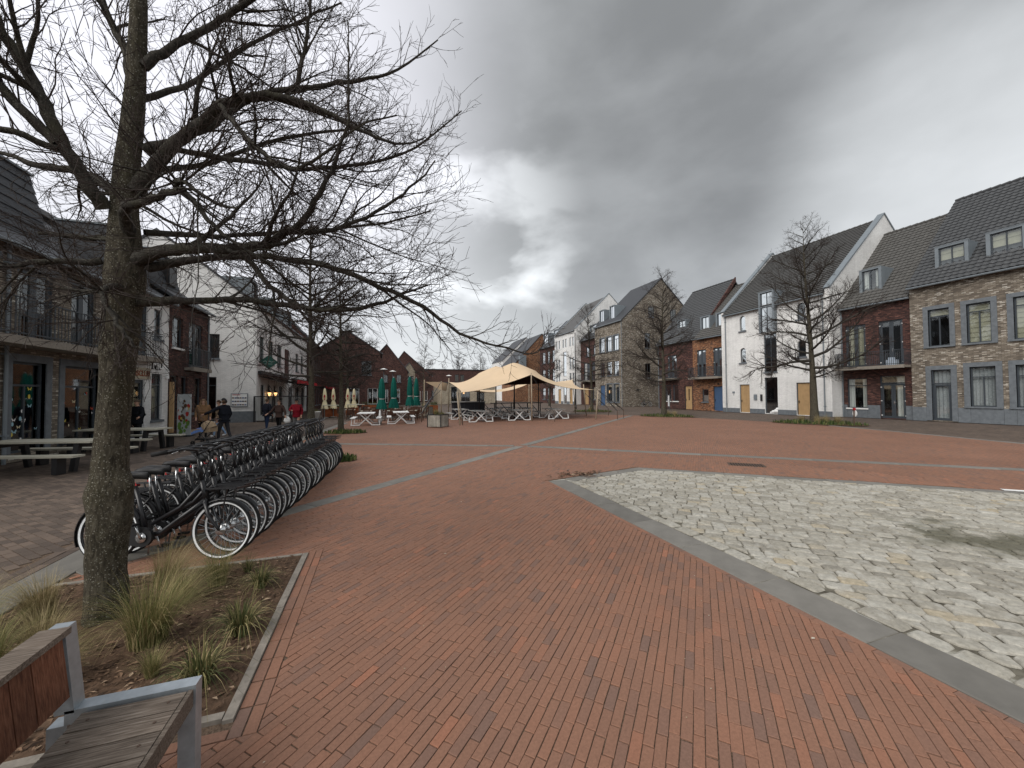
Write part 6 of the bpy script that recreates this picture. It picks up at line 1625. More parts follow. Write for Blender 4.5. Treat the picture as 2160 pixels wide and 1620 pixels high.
    for x_ in (WB-.12, WB+.20): m.bar((x_, -.13, .82), (x_, .13, .82), .018)
    for s in (-1, 1): m.bar((WB+.08, s*.10, .82), (WB, s*.06, WR), .012)
    m.build('front_carrier', M_BIKE, t, local=True)
    m = MB(); m.tube([top+Vector((-.05, .06, .05)), top+Vector((.09, .07, -.08)), top+Vector((.07, .03, -.28)), head0+Vector((.05, .02, -.06))], .008, 5); m.tube([top+Vector((-.05, -.06, .05)), top+Vector((.11, -.05, -.10)), top+Vector((.04, -.03, -.30))], .008, 5); m.build('brake_cable', M_RUBBER, t, True, True)
    m = MB(); m.box(-.285, -.26, -.03, .03, .69, .74); m.build('tail_light', plain('red lens', (.35, .02, .02), .3) if 'red lens' not in MATS else MATS['red lens'], t, local=True)
    m = MB(); m.bar((.40, .05, .25), (.28, .20, .02), .016); m.bar((.28, .20, .02), (.20, .21, .015), .016); m.build('kickstand', M_CHROME, t, local=True)
    return t
bike = bicycle()
NB = 24
ords = ['nearest', 'second', 'third', 'fourth', 'fifth', 'sixth', 'seventh', 'eighth', 'ninth', 'tenth', 'eleventh', 'twelfth', 'thirteenth', 'fourteenth', 'fifteenth', 'sixteenth', 'seventeenth', 'eighteenth', 'nineteenth', 'twentieth', 'twenty-first', 'twenty-second', 'twenty-third', 'last']
rb = random.Random(3)
for i in range(NB):
    f = i/(NB-1); fx, fy = -1.73+.53*f+rb.uniform(-.02, .02), 5.36+5.75*f+rb.uniform(-.04, .04); hd = R(-14)+rb.uniform(-.06, .06)-.15*f
    x, y = fx-WB*math.cos(hd), fy-WB*math.sin(hd)
    lab = ('%s black bicycle of the parked row counted from the viewer' % ords[i]) if i else 'nearest black bicycle of the parked row, its rear wheel behind the tree trunk'
    if i == NB-1: lab = 'last black bicycle at the far end of the parked row'
    o = bike if i == 0 else dup(bike)
    o.location = (x, y, .002); o.rotation_euler = (R(-6)+rb.uniform(-.05, .05), 0, hd); tag(o, lab, group='black bicycles parked in a row')
    o.rotation_mode = 'XYZ'
o = dup(bike, (36.0, 46.4, 0.0), R(0), 1.0, 'bicycle leaning near the beige gable wall beside the passage', 'bicycles left by the houses')
# ------------------------------------------------------------------ stretch tent
FL, FM, FRt = Vector((4.75, 24.4, 2.0)), Vector((10.12, 25.2, 3.27)), Vector((15.5, 25.25, 2.2))
BL, BR = Vector((5.85, 34.3, 3.0)), Vector((17.6, 33.2, 3.25))
P1, P2 = (9.9, 28.2, 4.42), (9.6, 32.0, 4.40)
nu, nv = 46, 30
XY = np.zeros((nu+1, nv+1, 2)); Z = np.zeros((nu+1, nv+1)); fix = np.zeros((nu+1, nv+1), bool)
def cat(a, b_, t, sag, inn):
    p = a.lerp(b_, t); k = 4*t*(1-t); return Vector((p.x+inn[0]*k, p.y+inn[1]*k, p.z-sag*k))
def frontedge(s): return cat(FL, FM, s*2, .22, (0, .5)) if s <= .5 else cat(FM, FRt, s*2-1, .30, (0, .6))
for i in range(nu+1):
    s = i/nu
    fr = frontedge(s); bk = cat(BL, BR, s, .35, (0, -.5))
    for j in range(nv+1):
        t = j/nv; l = cat(FL, BL, t, .25, (.55, 0)); r = cat(FRt, BR, t, .25, (-.5, 0))
        bil = FL*(1-s)*(1-t)+FRt*s*(1-t)+BL*(1-s)*t+BR*s*t
        p = fr*(1-t)+bk*t+l*(1-s)+r*s-bil
        XY[i, j] = (p.x, p.y); Z[i, j] = p.z
        if i in (0, nu) or j in (0, nv): fix[i, j] = True
Zp = np.full_like(Z, -9.)
for (px, py, pz) in (P1, P2):
    d = (XY[:, :, 0]-px)**2+(XY[:, :, 1]-py)**2
    near = d < 1.7**2
    if not near.any(): near = d == d.min()
    Zp[near] = np.maximum(Zp[near], pz-.44*np.sqrt(d[near]+.02))
pin = (Zp > -5) & ~fix; Z[pin] = Zp[pin]; fix |= pin; free = ~fix
for _ in range(1500):
    A = Z.copy(); A[1:-1, 1:-1] = .25*(Z[2:, 1:-1]+Z[:-2, 1:-1]+Z[1:-1, 2:]+Z[1:-1, :-2]); Z = np.where(free, A, Z)
t = thing('stretch_tent', 'beige stretch tent with dark brown underside over the picnic tables', 'tent', (10, 29, 0))
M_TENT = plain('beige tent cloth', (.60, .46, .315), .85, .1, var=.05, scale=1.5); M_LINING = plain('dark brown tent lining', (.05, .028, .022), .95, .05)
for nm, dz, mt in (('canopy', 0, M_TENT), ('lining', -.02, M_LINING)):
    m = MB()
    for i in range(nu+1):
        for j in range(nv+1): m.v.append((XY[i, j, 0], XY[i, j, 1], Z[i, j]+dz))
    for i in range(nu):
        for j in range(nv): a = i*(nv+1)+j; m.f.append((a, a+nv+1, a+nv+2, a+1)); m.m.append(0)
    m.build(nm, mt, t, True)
m = MB()
for k in range(10):
    u = k/9; i = int(nu*.33); j = min(nv, int(u*nv))
pole = lambda p, q, r=.05, mt=M_POLE: (lambda mm: (mm.tube([p, q], [r, r*.85], 8), mm.build('pole', mt, t, True))[1])(MB())
pole((10.14, 25.18, 0), FM+Vector((0, 0, .12))); pole((4.75, 23.75, 0), FL+Vector((-.05, .1, .05))); pole((4.95, 24.0, 0), FL+Vector((.02, .1, .0)), .03)
pole((15.2, 25.05, 0), FRt+Vector((.05, 0, .02))); pole((17.9, 33.2, 0), BR+Vector((.05, 0, .08))); pole((5.8, 34.35, 0), BL+Vector((0, 0, .35))); pole((4.85, 32.2, 0), (4.85, 32.2, 3.0)); pole((16.9, 29.4, 0), (16.6, 29.3, 2.7)); pole((11.8, 34, 0), (11.8, 33.6, 2.7))
pole((9.9, 28.2, 0), (9.9, 28.2, 4.3), .06, M_BLACK); pole((9.6, 32.2, 0), (9.6, 32.2, 4.35), .06, M_BLACK); pole((7.6, 30.2, 0), (7.6, 30.2, 3.2), .05, M_BLACK); pole((12.9, 30.5, 0), (12.9, 30.5, 3.2), .05, M_BLACK)
def strap(p, q, r=.022, stake=True):
    m = MB(); p, q = Vector(p), Vector(q); m.tube([p, p.lerp(q, .6), q], [r*.8, r, r], 6)
    m.tube([p.lerp(q, .62), p.lerp(q, .86)], [r*1.9, r*1.9], 6); m.build('guy_strap', M_BLACK, t)
    if stake: m = MB(); m.tube([q, (q.x, q.y, 0)], .03, 6); m.build('stake', M_IRON, t)
strap(FRt, (16.5, 24.2, .62)); strap(FRt, (18.0, 25.6, .62)); strap(BR, (19.4, 31.6, .7)); strap(BL, (3.2, 33.6, .5)); strap(FL, (4.85, 23.5, .4), .015); strap(FM, (11.35, 24.0, .55), .014)
strap((4.85, 32.2, 2.95), (2.75, 27.2, .6), .03); strap((16.6, 29.3, 2.65), (18.6, 28.6, .6), .018)
m = MB()
for k in range(11):
    s = k/10; p = cat(Vector((7.3, 36.6, 2.75)), Vector((14.2, 36.0, 2.95)), s, .75, (0, 0)); q = p+Vector((0, 1.2, .22)); m.v += [tuple(p), tuple(q), tuple(q+Vector((0, .9, -.25)))]
for k in range(10):
    for j in range(2): a = k*3+j; m.f.append((a, a+3, a+4, a+1)); m.m.append(0)
t2 = thing('sun_sail', 'small beige sun sail hanging behind the stretch tent', 'sail', (10, 36.5, 0)); m.build('cloth', M_TENT, t2, True)
for p in ((7.3, 36.6, 2.85), (14.2, 36.0, 3.05)): m = MB(); m.tube([(p[0], p[1], 0), p], .05, 8); m.build('pole', M_POLE, t2)
t3 = thing('sun_sail', 'small pale sail corner stretched between two poles left of the tent', 'sail', (4.3, 33, 0))
m = MB(); m.face([(3.75, 34.2, 3.0), (4.85, 32.4, 2.95), (5.7, 34.2, 2.9), (5.6, 34.2, 2.2), (4.9, 33, 2.3)]); m.build('cloth', M_TENT, t3)
m = MB(); m.tube([(3.7, 34.4, 0), (3.7, 34.3, 3.2)], .05, 8); m.build('pole', M_POLE, t3)

# ------------------------------------------------------------------ picnic tables with crossed legs (long side along local y)
def picnic(top, leg):
    t = thing('picnic_table', '', 'picnic table'); Lh = 1.0
    for k in range(4): m = MB(); x = -.375+k*.25; m.box(x-.118, x+.118, -Lh, Lh, .715, .755); m.build('table_board', top, t, local=True)
    for s in (-1, 1):
        for k in range(2): m = MB(); x = s*(.68+k*.14)+(-.005 if s < 0 else .005); m.box(x-.066, x+.066, -Lh, Lh, .43, .465); m.build('seat_board', top, t, local=True)
    for y in (-Lh+.14, Lh-.14):
        m = MB(); w = .075; d = .06
        for s in (-1, 1):
            yy = y+s*.012
            m.bar((s*.33, yy, .71), (-s*.38, yy, .035), d, w, upv=(0, 1, 0)); m.bar((-s*.34, y, .035), (-s*.86, y, .035), d, w-.004, upv=(0, 1, 0)); m.bar((-s*.83, y, .045), (-s*.78, y, .43), d, w-.006, upv=(0, 1, 0))
        m.build('leg_frame', leg, t, local=True)
    m = MB(); m.box(-.02, .02, -Lh+.14, Lh-.14, .66, .70); m.build('stretcher', leg, t, local=True)
    return t
pw = picnic(M_WHITE, M_WHITE); pg = picnic(M_GREYTOP, M_WHITE)
GP = 'picnic tables on the square'
def put(proto, used, x, y, rz, lab):
    o = proto if not used else dup(proto); o.location = (x, y, .004); o.rotation_euler = (0, 0, rz); tag(o, lab, group=GP); return o
used = False
for x, y, rz, lab in [(-.78, 26.3, -.04, 'white picnic table with crossed legs left of the green parasols, nearest the slim tree'), (1.35, 26.9, -.02, 'white picnic table with crossed legs beside the wooden planter'),
                      ]: put(pw, used, x, y, rz, lab); used = True
used = False
for x, y, rz, lab in [(6.55, 26.4, 0, 'grey topped picnic table at the left front corner under the tent'), (9.55, 26.9, -.03, 'grey topped picnic table just behind the middle tent pole'), (12.75, 27.2, .03, 'grey topped picnic table at the right front under the tent'),
    (5.9, 29.6, 0, 'grey topped picnic table in the second row at the left under the tent'), (8.7, 29.9, 0, 'grey topped picnic table in the second row behind the middle pole'), (11.6, 30.0, 0, 'grey topped picnic table in the second row at the right under the tent'), (10.6, 32.6, .3, 'grey topped picnic table at the back under the tent beside the long bar')]: put(pg, used, x, y, rz, lab); used = True
# big timber picnic tables by the shop: trestle legs, long boards
def longtable(c, ang, L, label):
    t = thing('long_table', label, 'picnic table', (c[0], c[1], 0), ang, 'long timber tables by the shop')
    for k in range(3): m = MB(); y = -.27+k*.27; m.box(-L/2, L/2, y-.128, y+.128, .71, .755); m.build('table_board', M_TABLEWOOD, t, local=True)
    for s in (-1, 1): m = MB(); m.box(-L/2-.1, L/2+.1, s*.75-.15, s*.75+.15, .41, .46); m.build('seat_board', M_TABLEWOOD, t, local=True)
    for x in (-L/2+.35, L/2-.35):
        m = MB()
        for s in (-1, 1): m.bar((x, s*.30, .70), (x, s*.42, 0), .10, .12)
        m.box(x-.06, x+.06, -.34, .34, .60, .70); m.build('trestle', M_BLACK, t, local=True)
        for s in (-1, 1): m = MB(); m.box(x-.06, x+.06, s*.75-.11, s*.75+.11, 0, .41); m.build('seat_leg', M_BLACK, t, local=True)
longtable((-8.15, 13.5), R(-14), 2.6, 'long timber picnic table with black legs in front of the shop, nearer one')
longtable((-8.5, 17.3), R(-14), 2.6, 'long timber picnic table with black legs, the one beside the white shop')

# ------------------------------------------------------------------ bar, planters, parasols, cafe furniture
t = thing('bar_counter', 'black box shaped bar counter with grey top under the tent', 'bar', (7.2, 32.6, 0))
m = MB(); m.box(5.9, 8.6, 32.2, 33.2, .02, 1.22); m.build('body', plain('black panel', (.014, .015, .02), .5), t)
for x in (6.8, 7.7): m = MB(); m.box(x-.008, x+.008, 32.19, 32.2, .05, 1.2); m.build('panel_joint', M_FRAME, t)
m = MB(); m.box(5.8, 8.7, 32.1, 33.3, 1.22, 1.28); m.build('top', M_GREYTOP, t)
t = thing('high_bar', 'long narrow black standing bar with slanted struts under the tent', 'bar', (11, 33, 0))
m = MB(); m.box(8.9, 13.6, 31.1, 31.5, 1.1, 1.17); m.build('top', M_BLACK, t)
for x in (9.2, 10.7, 12.2, 13.4): m = MB(); m.bar((x, 31.3, 1.1), (x, 31.3, 0), .07); m.bar((x, 31.3, .1), (x-.9, 31.3, 1.1), .05); m.build('strut', M_BLACK, t)
def wplanter(x, y, s, rz, h_, lab):
    t = thing('planter', lab, 'planter', (x, y, 0), rz, 'wooden planters with grasses'); n = 7
    for side in range(4):
        a = side*math.pi/2; c_, s_ = math.cos(a), math.sin(a)
        for k in range(n):
            u = -s/2+(k+.5)*s/n; m = MB(); m.obox((c_*u+s_*s/2, s_*u-c_*s/2, h_/2+.02), (c_*(s/n/2-.005), s_*(s/n/2-.005), 0), (s_*.012, -c_*.012, 0), (0, 0, h_/2-.02)); m.build('board', M_PLANTER, t, local=True)
        m = MB(); m.bar((c_*(-s/2)+s_*s/2, s_*(-s/2)-c_*s/2, h_), (c_*s/2+s_*s/2, s_*s/2-c_*s/2, h_), .045); m.bar((c_*(-s/2)+s_*s/2, s_*(-s/2)-c_*s/2, 0), (c_*(-s/2)+s_*s/2, s_*(-s/2)-c_*s/2, h_), .05); m.build('steel_edge', M_BLACK, t, local=True)
    m = MB(); m.box(-s/2+.03, s/2-.03, -s/2+.03, s/2-.03, h_-.08, h_-.05); m.build('soil', M_SOIL, t, local=True)
    for i in range(3): o = link('grass', GM['sedge' if i else 'green'], t, True); o.location = (-.15+.18*i, .05*i, h_-.05); o['kind'] = 'stuff'; o.scale = (1.3, 1.3, 1.1)
wplanter(3.25, 22.85, .86, R(-38), .72, 'wooden planter with grasses standing left of the tent, nearer one'); wplanter(3.9, 34.9, .9, R(-30), .8, 'wooden planter with grasses further back left of the tent')
def corten(x0, x1, y0, y1, h_, lab):
    t = thing('planter', lab, 'planter', ((x0+x1)/2, (y0+y1)/2, 0), 0, 'rusty steel planters of the cafe terrace')
    m = MB()
    for a in ((x0, x1, y0, y0+.03), (x0, x1, y1-.03, y1), (x0, x0+.03, y0+.03, y1-.03), (x1-.03, x1, y0+.03, y1-.03)): m.box(*a, 0, h_)
    m.box(x0+.03, x1-.03, y0+.03, y1-.03, h_-.1, h_-.06, 1); m.build('box', [M_CORTEN, M_SOIL], t)
    r = random.Random(int(x0*10)); m = MB()
    for i in range(220):
        x, y = r.uniform(x0+.05, x1-.05), r.uniform(y0+.05, y1-.05); a = r.uniform(0, 6.3); z = h_-.06+r.uniform(0, .35)**1.0; w = .035; m.face([(x, y, z), (x+w*math.cos(a), y+w*math.sin(a), z+.05), (x+w*1.5*math.cos(a+.7), y+w*1.5*math.sin(a+.7), z-.02)])
    m.build('plants', M_HEDGE, t)['kind'] = 'stuff'
corten(-4.6, -3.3, 36.3, 36.9, .82, 'rusty steel planter nearest the restaurant on the cafe terrace'); corten(-3.0, -1.9, 39.2, 39.8, .85, 'rusty steel planter in the middle of the terrace row'); corten(-1.7, -.3, 42.0, 42.6, .85, 'rusty steel planter at the right of the terrace row'); corten(4.4, 5.1, 35.8, 36.5, .9, 'rusty steel planter behind the further wooden planter')
t = thing('plant_pot', 'white plant pot with dark shrub right of the second tree', 'pot', (-4.7, 33.6, 0))
m = MB(); m.lathe([(.20, 0), (.30, .55), (.33, .56), (.33, .62), (.29, .62), (.28, .52)], (0, 0, 0), 14); m.build('pot', M_WHITE, t, True, True); o = link('shrub', GM['sedge'], t, True); o.location = (0, 0, .5); o.scale = (1.6, 1.6, 1.5); o['kind'] = 'stuff'
def parasol(mt, H, skirt, emblem=None, band=False):
    """closed parasol: pole, folded cloth with pleats, tie band"""
    t = thing('parasol', '', 'parasol'); m = MB(); m.tube([(0, 0, .04), (0, 0, H+.06)], .03, 8); m.build('pole', M_STEEL, t, True, True)
    m = MB(); m.lathe([(.02, 0), (.3, 0), (.3, .05), (.06, .07)], (0, 0, 0), 14); m.build('base', M_EDGE, t, local=True)
    m = MB(); n = 24; zs = [(H, .03), (H-.08, .10), (H-.5, .16), (H-1.0, .20), (H-1.45, .21), (H-1.62, .15), (H-1.72, .19), (H-2.0, .27), (skirt, .33)]
    if H < 2.9: zs = [(H, .03), (H-.06, .07), (H-.4, .12), (H-.85, .155), (H-1.05, .10), (H-1.15, .14), (skirt, .24)]
    k0 = 0
    for z, r in zs:
        for i in range(n): a = 2*math.pi*i/n; q = r*(1+(.24 if i % 3 == 0 else -.10)*(min(1, r/.15))+.05*math.sin(a*2+z*3)); m.v.append((q*math.cos(a), q*math.sin(a), z+(.05*math.sin(i*2.1) if z == skirt else 0)))
    for l in range(len(zs)-1):
        for i in range(n): j = (i+1) % n; m.f.append((l*n+i, l*n+j, (l+1)*n+j, (l+1)*n+i)); m.m.append(0)
    m.build('cloth', mt, t, True, True)
    if band: m = MB(); m.torus((0, 0, zs[5][0]), (0, 0, 1), .17, .022, 16, 5); m.build('tie_band', M_WHITE, t, local=True)
    if emblem: m = MB(); m.face([(-.06, -.19, H-.75), (.05, -.19, H-.78), (.07, -.19, H-.6), (.0, -.19, H-.5), (-.05, -.19, H-.58)]); m.face([(-.03, -.19, H-.95), (.04, -.19, H-.95), (.03, -.19, H-.82), (-.03, -.19, H-.82)]); m.build('emblem', M_RED, t, local=True)
    return t
pgn = parasol(M_GREEN, 3.25, .85, band=True); pcr = parasol(M_CREAM, 2.45, .75, emblem=True)
for i, (x, y, s, lab) in enumerate([(.15, 30.6, .97, 'closed green parasol, leftmost of the four behind the white tables'), (1.05, 31.6, 1.0, 'closed green parasol, second from the left behind the white tables'), (2.55, 35.5, 1.08, 'closed green parasol, third from the left, with pale tip'), (3.25, 37.0, 1.06, 'closed green parasol, rightmost of the four')]):
    o = pgn if i == 0 else dup(pgn); o.location = (x, y, 0); o.rotation_euler = (0, 0, i*.9); o.scale = (1, 1, s); tag(o, lab, group='closed green parasols')
for i, (x, y, lab) in enumerate([(-4.35, 35.6, 'closed cream parasol nearest the restaurant, left of the slim tree'), (-3.75, 36.2, 'closed cream parasol just left of the slim tree trunk'), (-2.65, 36.8, 'closed cream parasol just right of the slim tree trunk'), (-2.25, 38.6, 'closed cream parasol, rightmost cream one')]):
    o = pcr if i == 0 else dup(pcr); o.location = (x, y, 0); o.rotation_euler = (0, 0, 0); tag(o, lab, group='closed cream parasols')
ps = parasol(M_WHITE, 1.2, .28)
ps.location = (.02, 26.6, 0); ps.scale = (.5, .5, .75); tag(ps, 'small folded white parasol between the two white picnic tables', group=None)
# cafe chairs and small tables
def cafe_chair():
    t = thing('cafe_chair', '', 'chair')
    m = MB(); m.box(-.22, .22, -.21, .21, .42, .46); m.build('seat', M_CAFE, t, local=True)
    m = MB(); k = 7
    for i in range(k): a = -1.0+2.0*i/(k-1); m.bar((.22*math.sin(a)*1.05, -.21-.03*math.cos(a), .46), (.235*math.sin(a)*1.05, -.24-.05*math.cos(a), .84), .055, .02, upv=(0, 1, 0))
    m.bar((-.23, -.24, .85), (.23, -.24, .85), .05); m.build('backrest', M_CAFE, t, local=True)
    for sx in (-1, 1):
        for sy in (-1, 1): m = MB(); m.bar((sx*.2, sy*.19, .42), (sx*.23, sy*.22, 0), .03); m.build('leg', M_CAFE, t, local=True)
    return t
def cafe_table():
    t = thing('cafe_table', '', 'table'); m = MB(); m.box(-.38, .38, -.38, .38, .72, .75); m.build('top', M_TABLEWOOD, t, local=True); m = MB(); m.bar((0, 0, .72), (0, 0, .03), .06); m.box(-.25, .25, -.03, .03, 0, .03); m.box(-.03, .03, -.25, .25, 0, .029); m.build('foot', M_BLACK, t, local=True); return t
cc, ct = cafe_chair(), cafe_table(); first = True; r = random.Random(12)
tabs = [(-.9, 29.6), (.9, 29.4), (2.2, 29.0), (2.6, 31.0), (-2.2, 33.0), (-.4, 33.4), (1.6, 33.6), (3.0, 33.0), (-1.2, 36.4), (.7, 36.8)]
where = ['behind the left white picnic table', 'between the nearer green parasols', 'behind the right white picnic table', 'right of the second green parasol', 'beside the slim tree', 'behind the leftmost green parasol', 'before the third green parasol', 'near the further wooden planter', 'before the middle rusty planter', 'behind all the green parasols']
fc = True
for i, (x, y) in enumerate(tabs):
    o = ct if i == 0 else dup(ct); o.location = (x, y, 0); o.rotation_euler = (0, 0, r.uniform(-.2, .2)); tag(o, 'small wooden cafe table '+where[i], group='cafe tables of the terrace')
    for k, (dx, dy, rz, w) in enumerate([(-.68, 0, -math.pi/2, 'left'), (.68, 0, math.pi/2, 'right'), (0, -.68, 0, 'near side'), (0, .66, math.pi, 'far side')]):
        c = cc if fc else dup(cc); fc = False
        c.location = (x+dx+r.uniform(-.06, .06), y+dy+r.uniform(-.06, .06), 0); c.rotation_euler = (0, 0, rz+r.uniform(-.3, .3)); tag(c, 'wicker chair at the %s of the table %s' % (w, where[i]), group='brown wicker chairs of the terrace')
for i, (x, y, lab) in enumerate([(-3.6, 33.9, 'tall thin bar table on black legs right of the white pot'), (-1.9, 35.2, 'tall thin bar table on black legs before the rusty planters')]):
    t = thing('high_table', lab, 'table', (x, y, 0), 0, 'high tables of the terrace'); m = MB(); m.box(-.7, .7, -.3, .3, 1.06, 1.1); m.build('top', M_TABLEWOOD, t, local=True)
    for sx in (-.62, .62):
        for sy in (-.22, .22): m = MB(); m.bar((sx, sy, 1.06), (sx, sy, 0), .035); m.build('leg', M_BLACK, t, local=True)
# lamps, posts, small signs
for i, (x, y, h_, lab) in enumerate([(.45, 48, 4.9, 'street lamp with white saucer head left of the green parasols'), (1.6, 52, 4.9, 'street lamp with white saucer head above the green parasols'), (9.9, 58, 4.7, 'street lamp with white saucer head left of the tent')]):
    t = thing('street_lamp', lab, 'street lamp', (x, y, 0), 0, 'saucer headed street lamps'); m = MB(); m.tube([(0, 0, 0), (0, 0, h_)], [.06, .04], 8); m.build('post', M_FRAME, t, True, True)
    m = MB(); m.lathe([(.05, .16), (.42, .03), (.44, 0), (.1, -.02)][::-1], (0, 0, h_-.02), 16); m.build('lamp_head', M_WHITE, t, True, True)
t = thing('post', 'tall slim black post before the tall white house', 'post', (22.9, 42.4, 0)); m = MB(); m.tube([(0, 0, 0), (0, 0, 9.5)], [.09, .05], 8); m.build('shaft', M_BLACK, t, True, True); m = MB(); m.tube([(0, 0, 0), (0, 0, .5)], .12, 8); m.build('foot', M_BLACK, t, True, True)
t = thing('round_sign', 'small round white sign on a low post beside the right hand tree bed', 'sign', (25.9, 14.6, 0), R(60))
m = MB(); m.bar((0, 0, 0), (0, 0, .9), .05); m.build('post', M_IRON, t, local=True); m = MB(); m.tube([(0, -.03, .68), (0, -.05, .68)], .19, 20); o = m.build('disc', M_WHITE, t, local=True)
m = MB(); m.torus((0, -.052, .68), (0, 1, 0), .17, .018, 24, 4, sq=.3); m.build('ring', M_RED, o, local=True); m = MB(); m.face([(-.035, -.055, .56), (.04, -.055, .56), (.03, -.055, .70), (.0, -.055, .79), (-.03, -.055, .72)]); m.build('figure', M_RED, o, local=True)
m = MB(); m.box(-.07, .07, -.05, .02, .86, 1.0); m.build('cap', M_RED, t, local=True)
t = thing('pavement_sign', 'white sign panel on legs standing before the dark brown house', 'sign', (30.6, 35.0, 0), R(60)); m = MB(); m.box(-.42, .42, -.02, .02, .45, 1.65); m.build('panel', M_WHITE, t, local=True)
for s in (-1, 1): m = MB(); m.bar((s*.46, 0, 0), (s*.46, 0, 1.8), .06); m.build('leg', M_FRAME, t, local=True)
# advertising banner by the shops: abstract bright patches only
t = thing('advert_banner', 'tall free standing banner with colourful blobs in front of the brown shop', 'banner', (-8.75, 22.3, 0), R(-28))
m = MB(); m.box(-.38, .38, -.012, .012, .06, 1.98); m.build('panel', plain('pale banner', (.52, .55, .56)), t, local=True); m = MB(); m.box(-.42, .42, -.2, .2, 0, .05); m.build('foot', M_FRAME, t, local=True)
r = random.Random(8); cm = [plain('banner green', (.16, .30, .06)), plain('banner red', (.5, .05, .04)), plain('banner brown', (.12, .07, .04)), plain('banner yellow', (.6, .48, .12)), plain('banner white', (.7, .7, .7))]
m5 = [MB() for _ in cm]
for i in range(46):
    k = r.choice((0, 0, 1, 2, 2, 3, 4)); z = r.uniform(.15, .75) if k == 0 else r.uniform(.6, 1.75); x = r.uniform(-.28, .28); a = r.uniform(.04, .10); d = -.0135-.0004*i
    m5[k].face([(x+a*math.cos(q)*(1+.2*math.sin(3*q+i)), d, z+a*1.2*math.sin(q)) for q in [j*math.pi/5 for j in range(10)]])
for k, mm in enumerate(m5): mm.build('coloured_print', cm[k], t, local=True)
# ------------------------------------------------------------------ people
SKIN = plain('skin', (.42, .25, .18), .6, .3, var=.08); SHOE = plain('dark shoes', (.03, .028, .028), .7); WSHOE = plain('white trainers', (.6, .6, .6), .6)
HAIRB = plain('brown hair', (.06, .035, .02), .7, .2, var=.3, scale=40); HAIRL = plain('light brown hair', (.16, .10, .055), .7, .2, var=.3, scale=40)
def skinmesh(verts, edges, radii, sub=2, root=0):
    me = bpy.data.meshes.new('tmp'); me.from_pydata(verts, edges, []); ob = bpy.data.objects.new('tmp', me); C.objects.link(ob)
    ob.modifiers.new('s', 'SKIN'); sm = ob.modifiers.new('u', 'SUBSURF'); sm.levels = sub; sm.render_levels = sub
    sv = me.skin_vertices[0].data
    for i, r in enumerate(radii): sv[i].radius = r if isinstance(r, tuple) else (r, r); sv[i].use_root = (i == root)
    bpy.context.view_layer.update()
    out = bpy.data.meshes.new_from_object(ob.evaluated_get(bpy.context.evaluated_depsgraph_get()))
    bpy.data.objects.remove(ob); bpy.data.meshes.remove(me); out.materials.clear()
    out.polygons.foreach_set('use_smooth', [True]*len(out.polygons)); return out
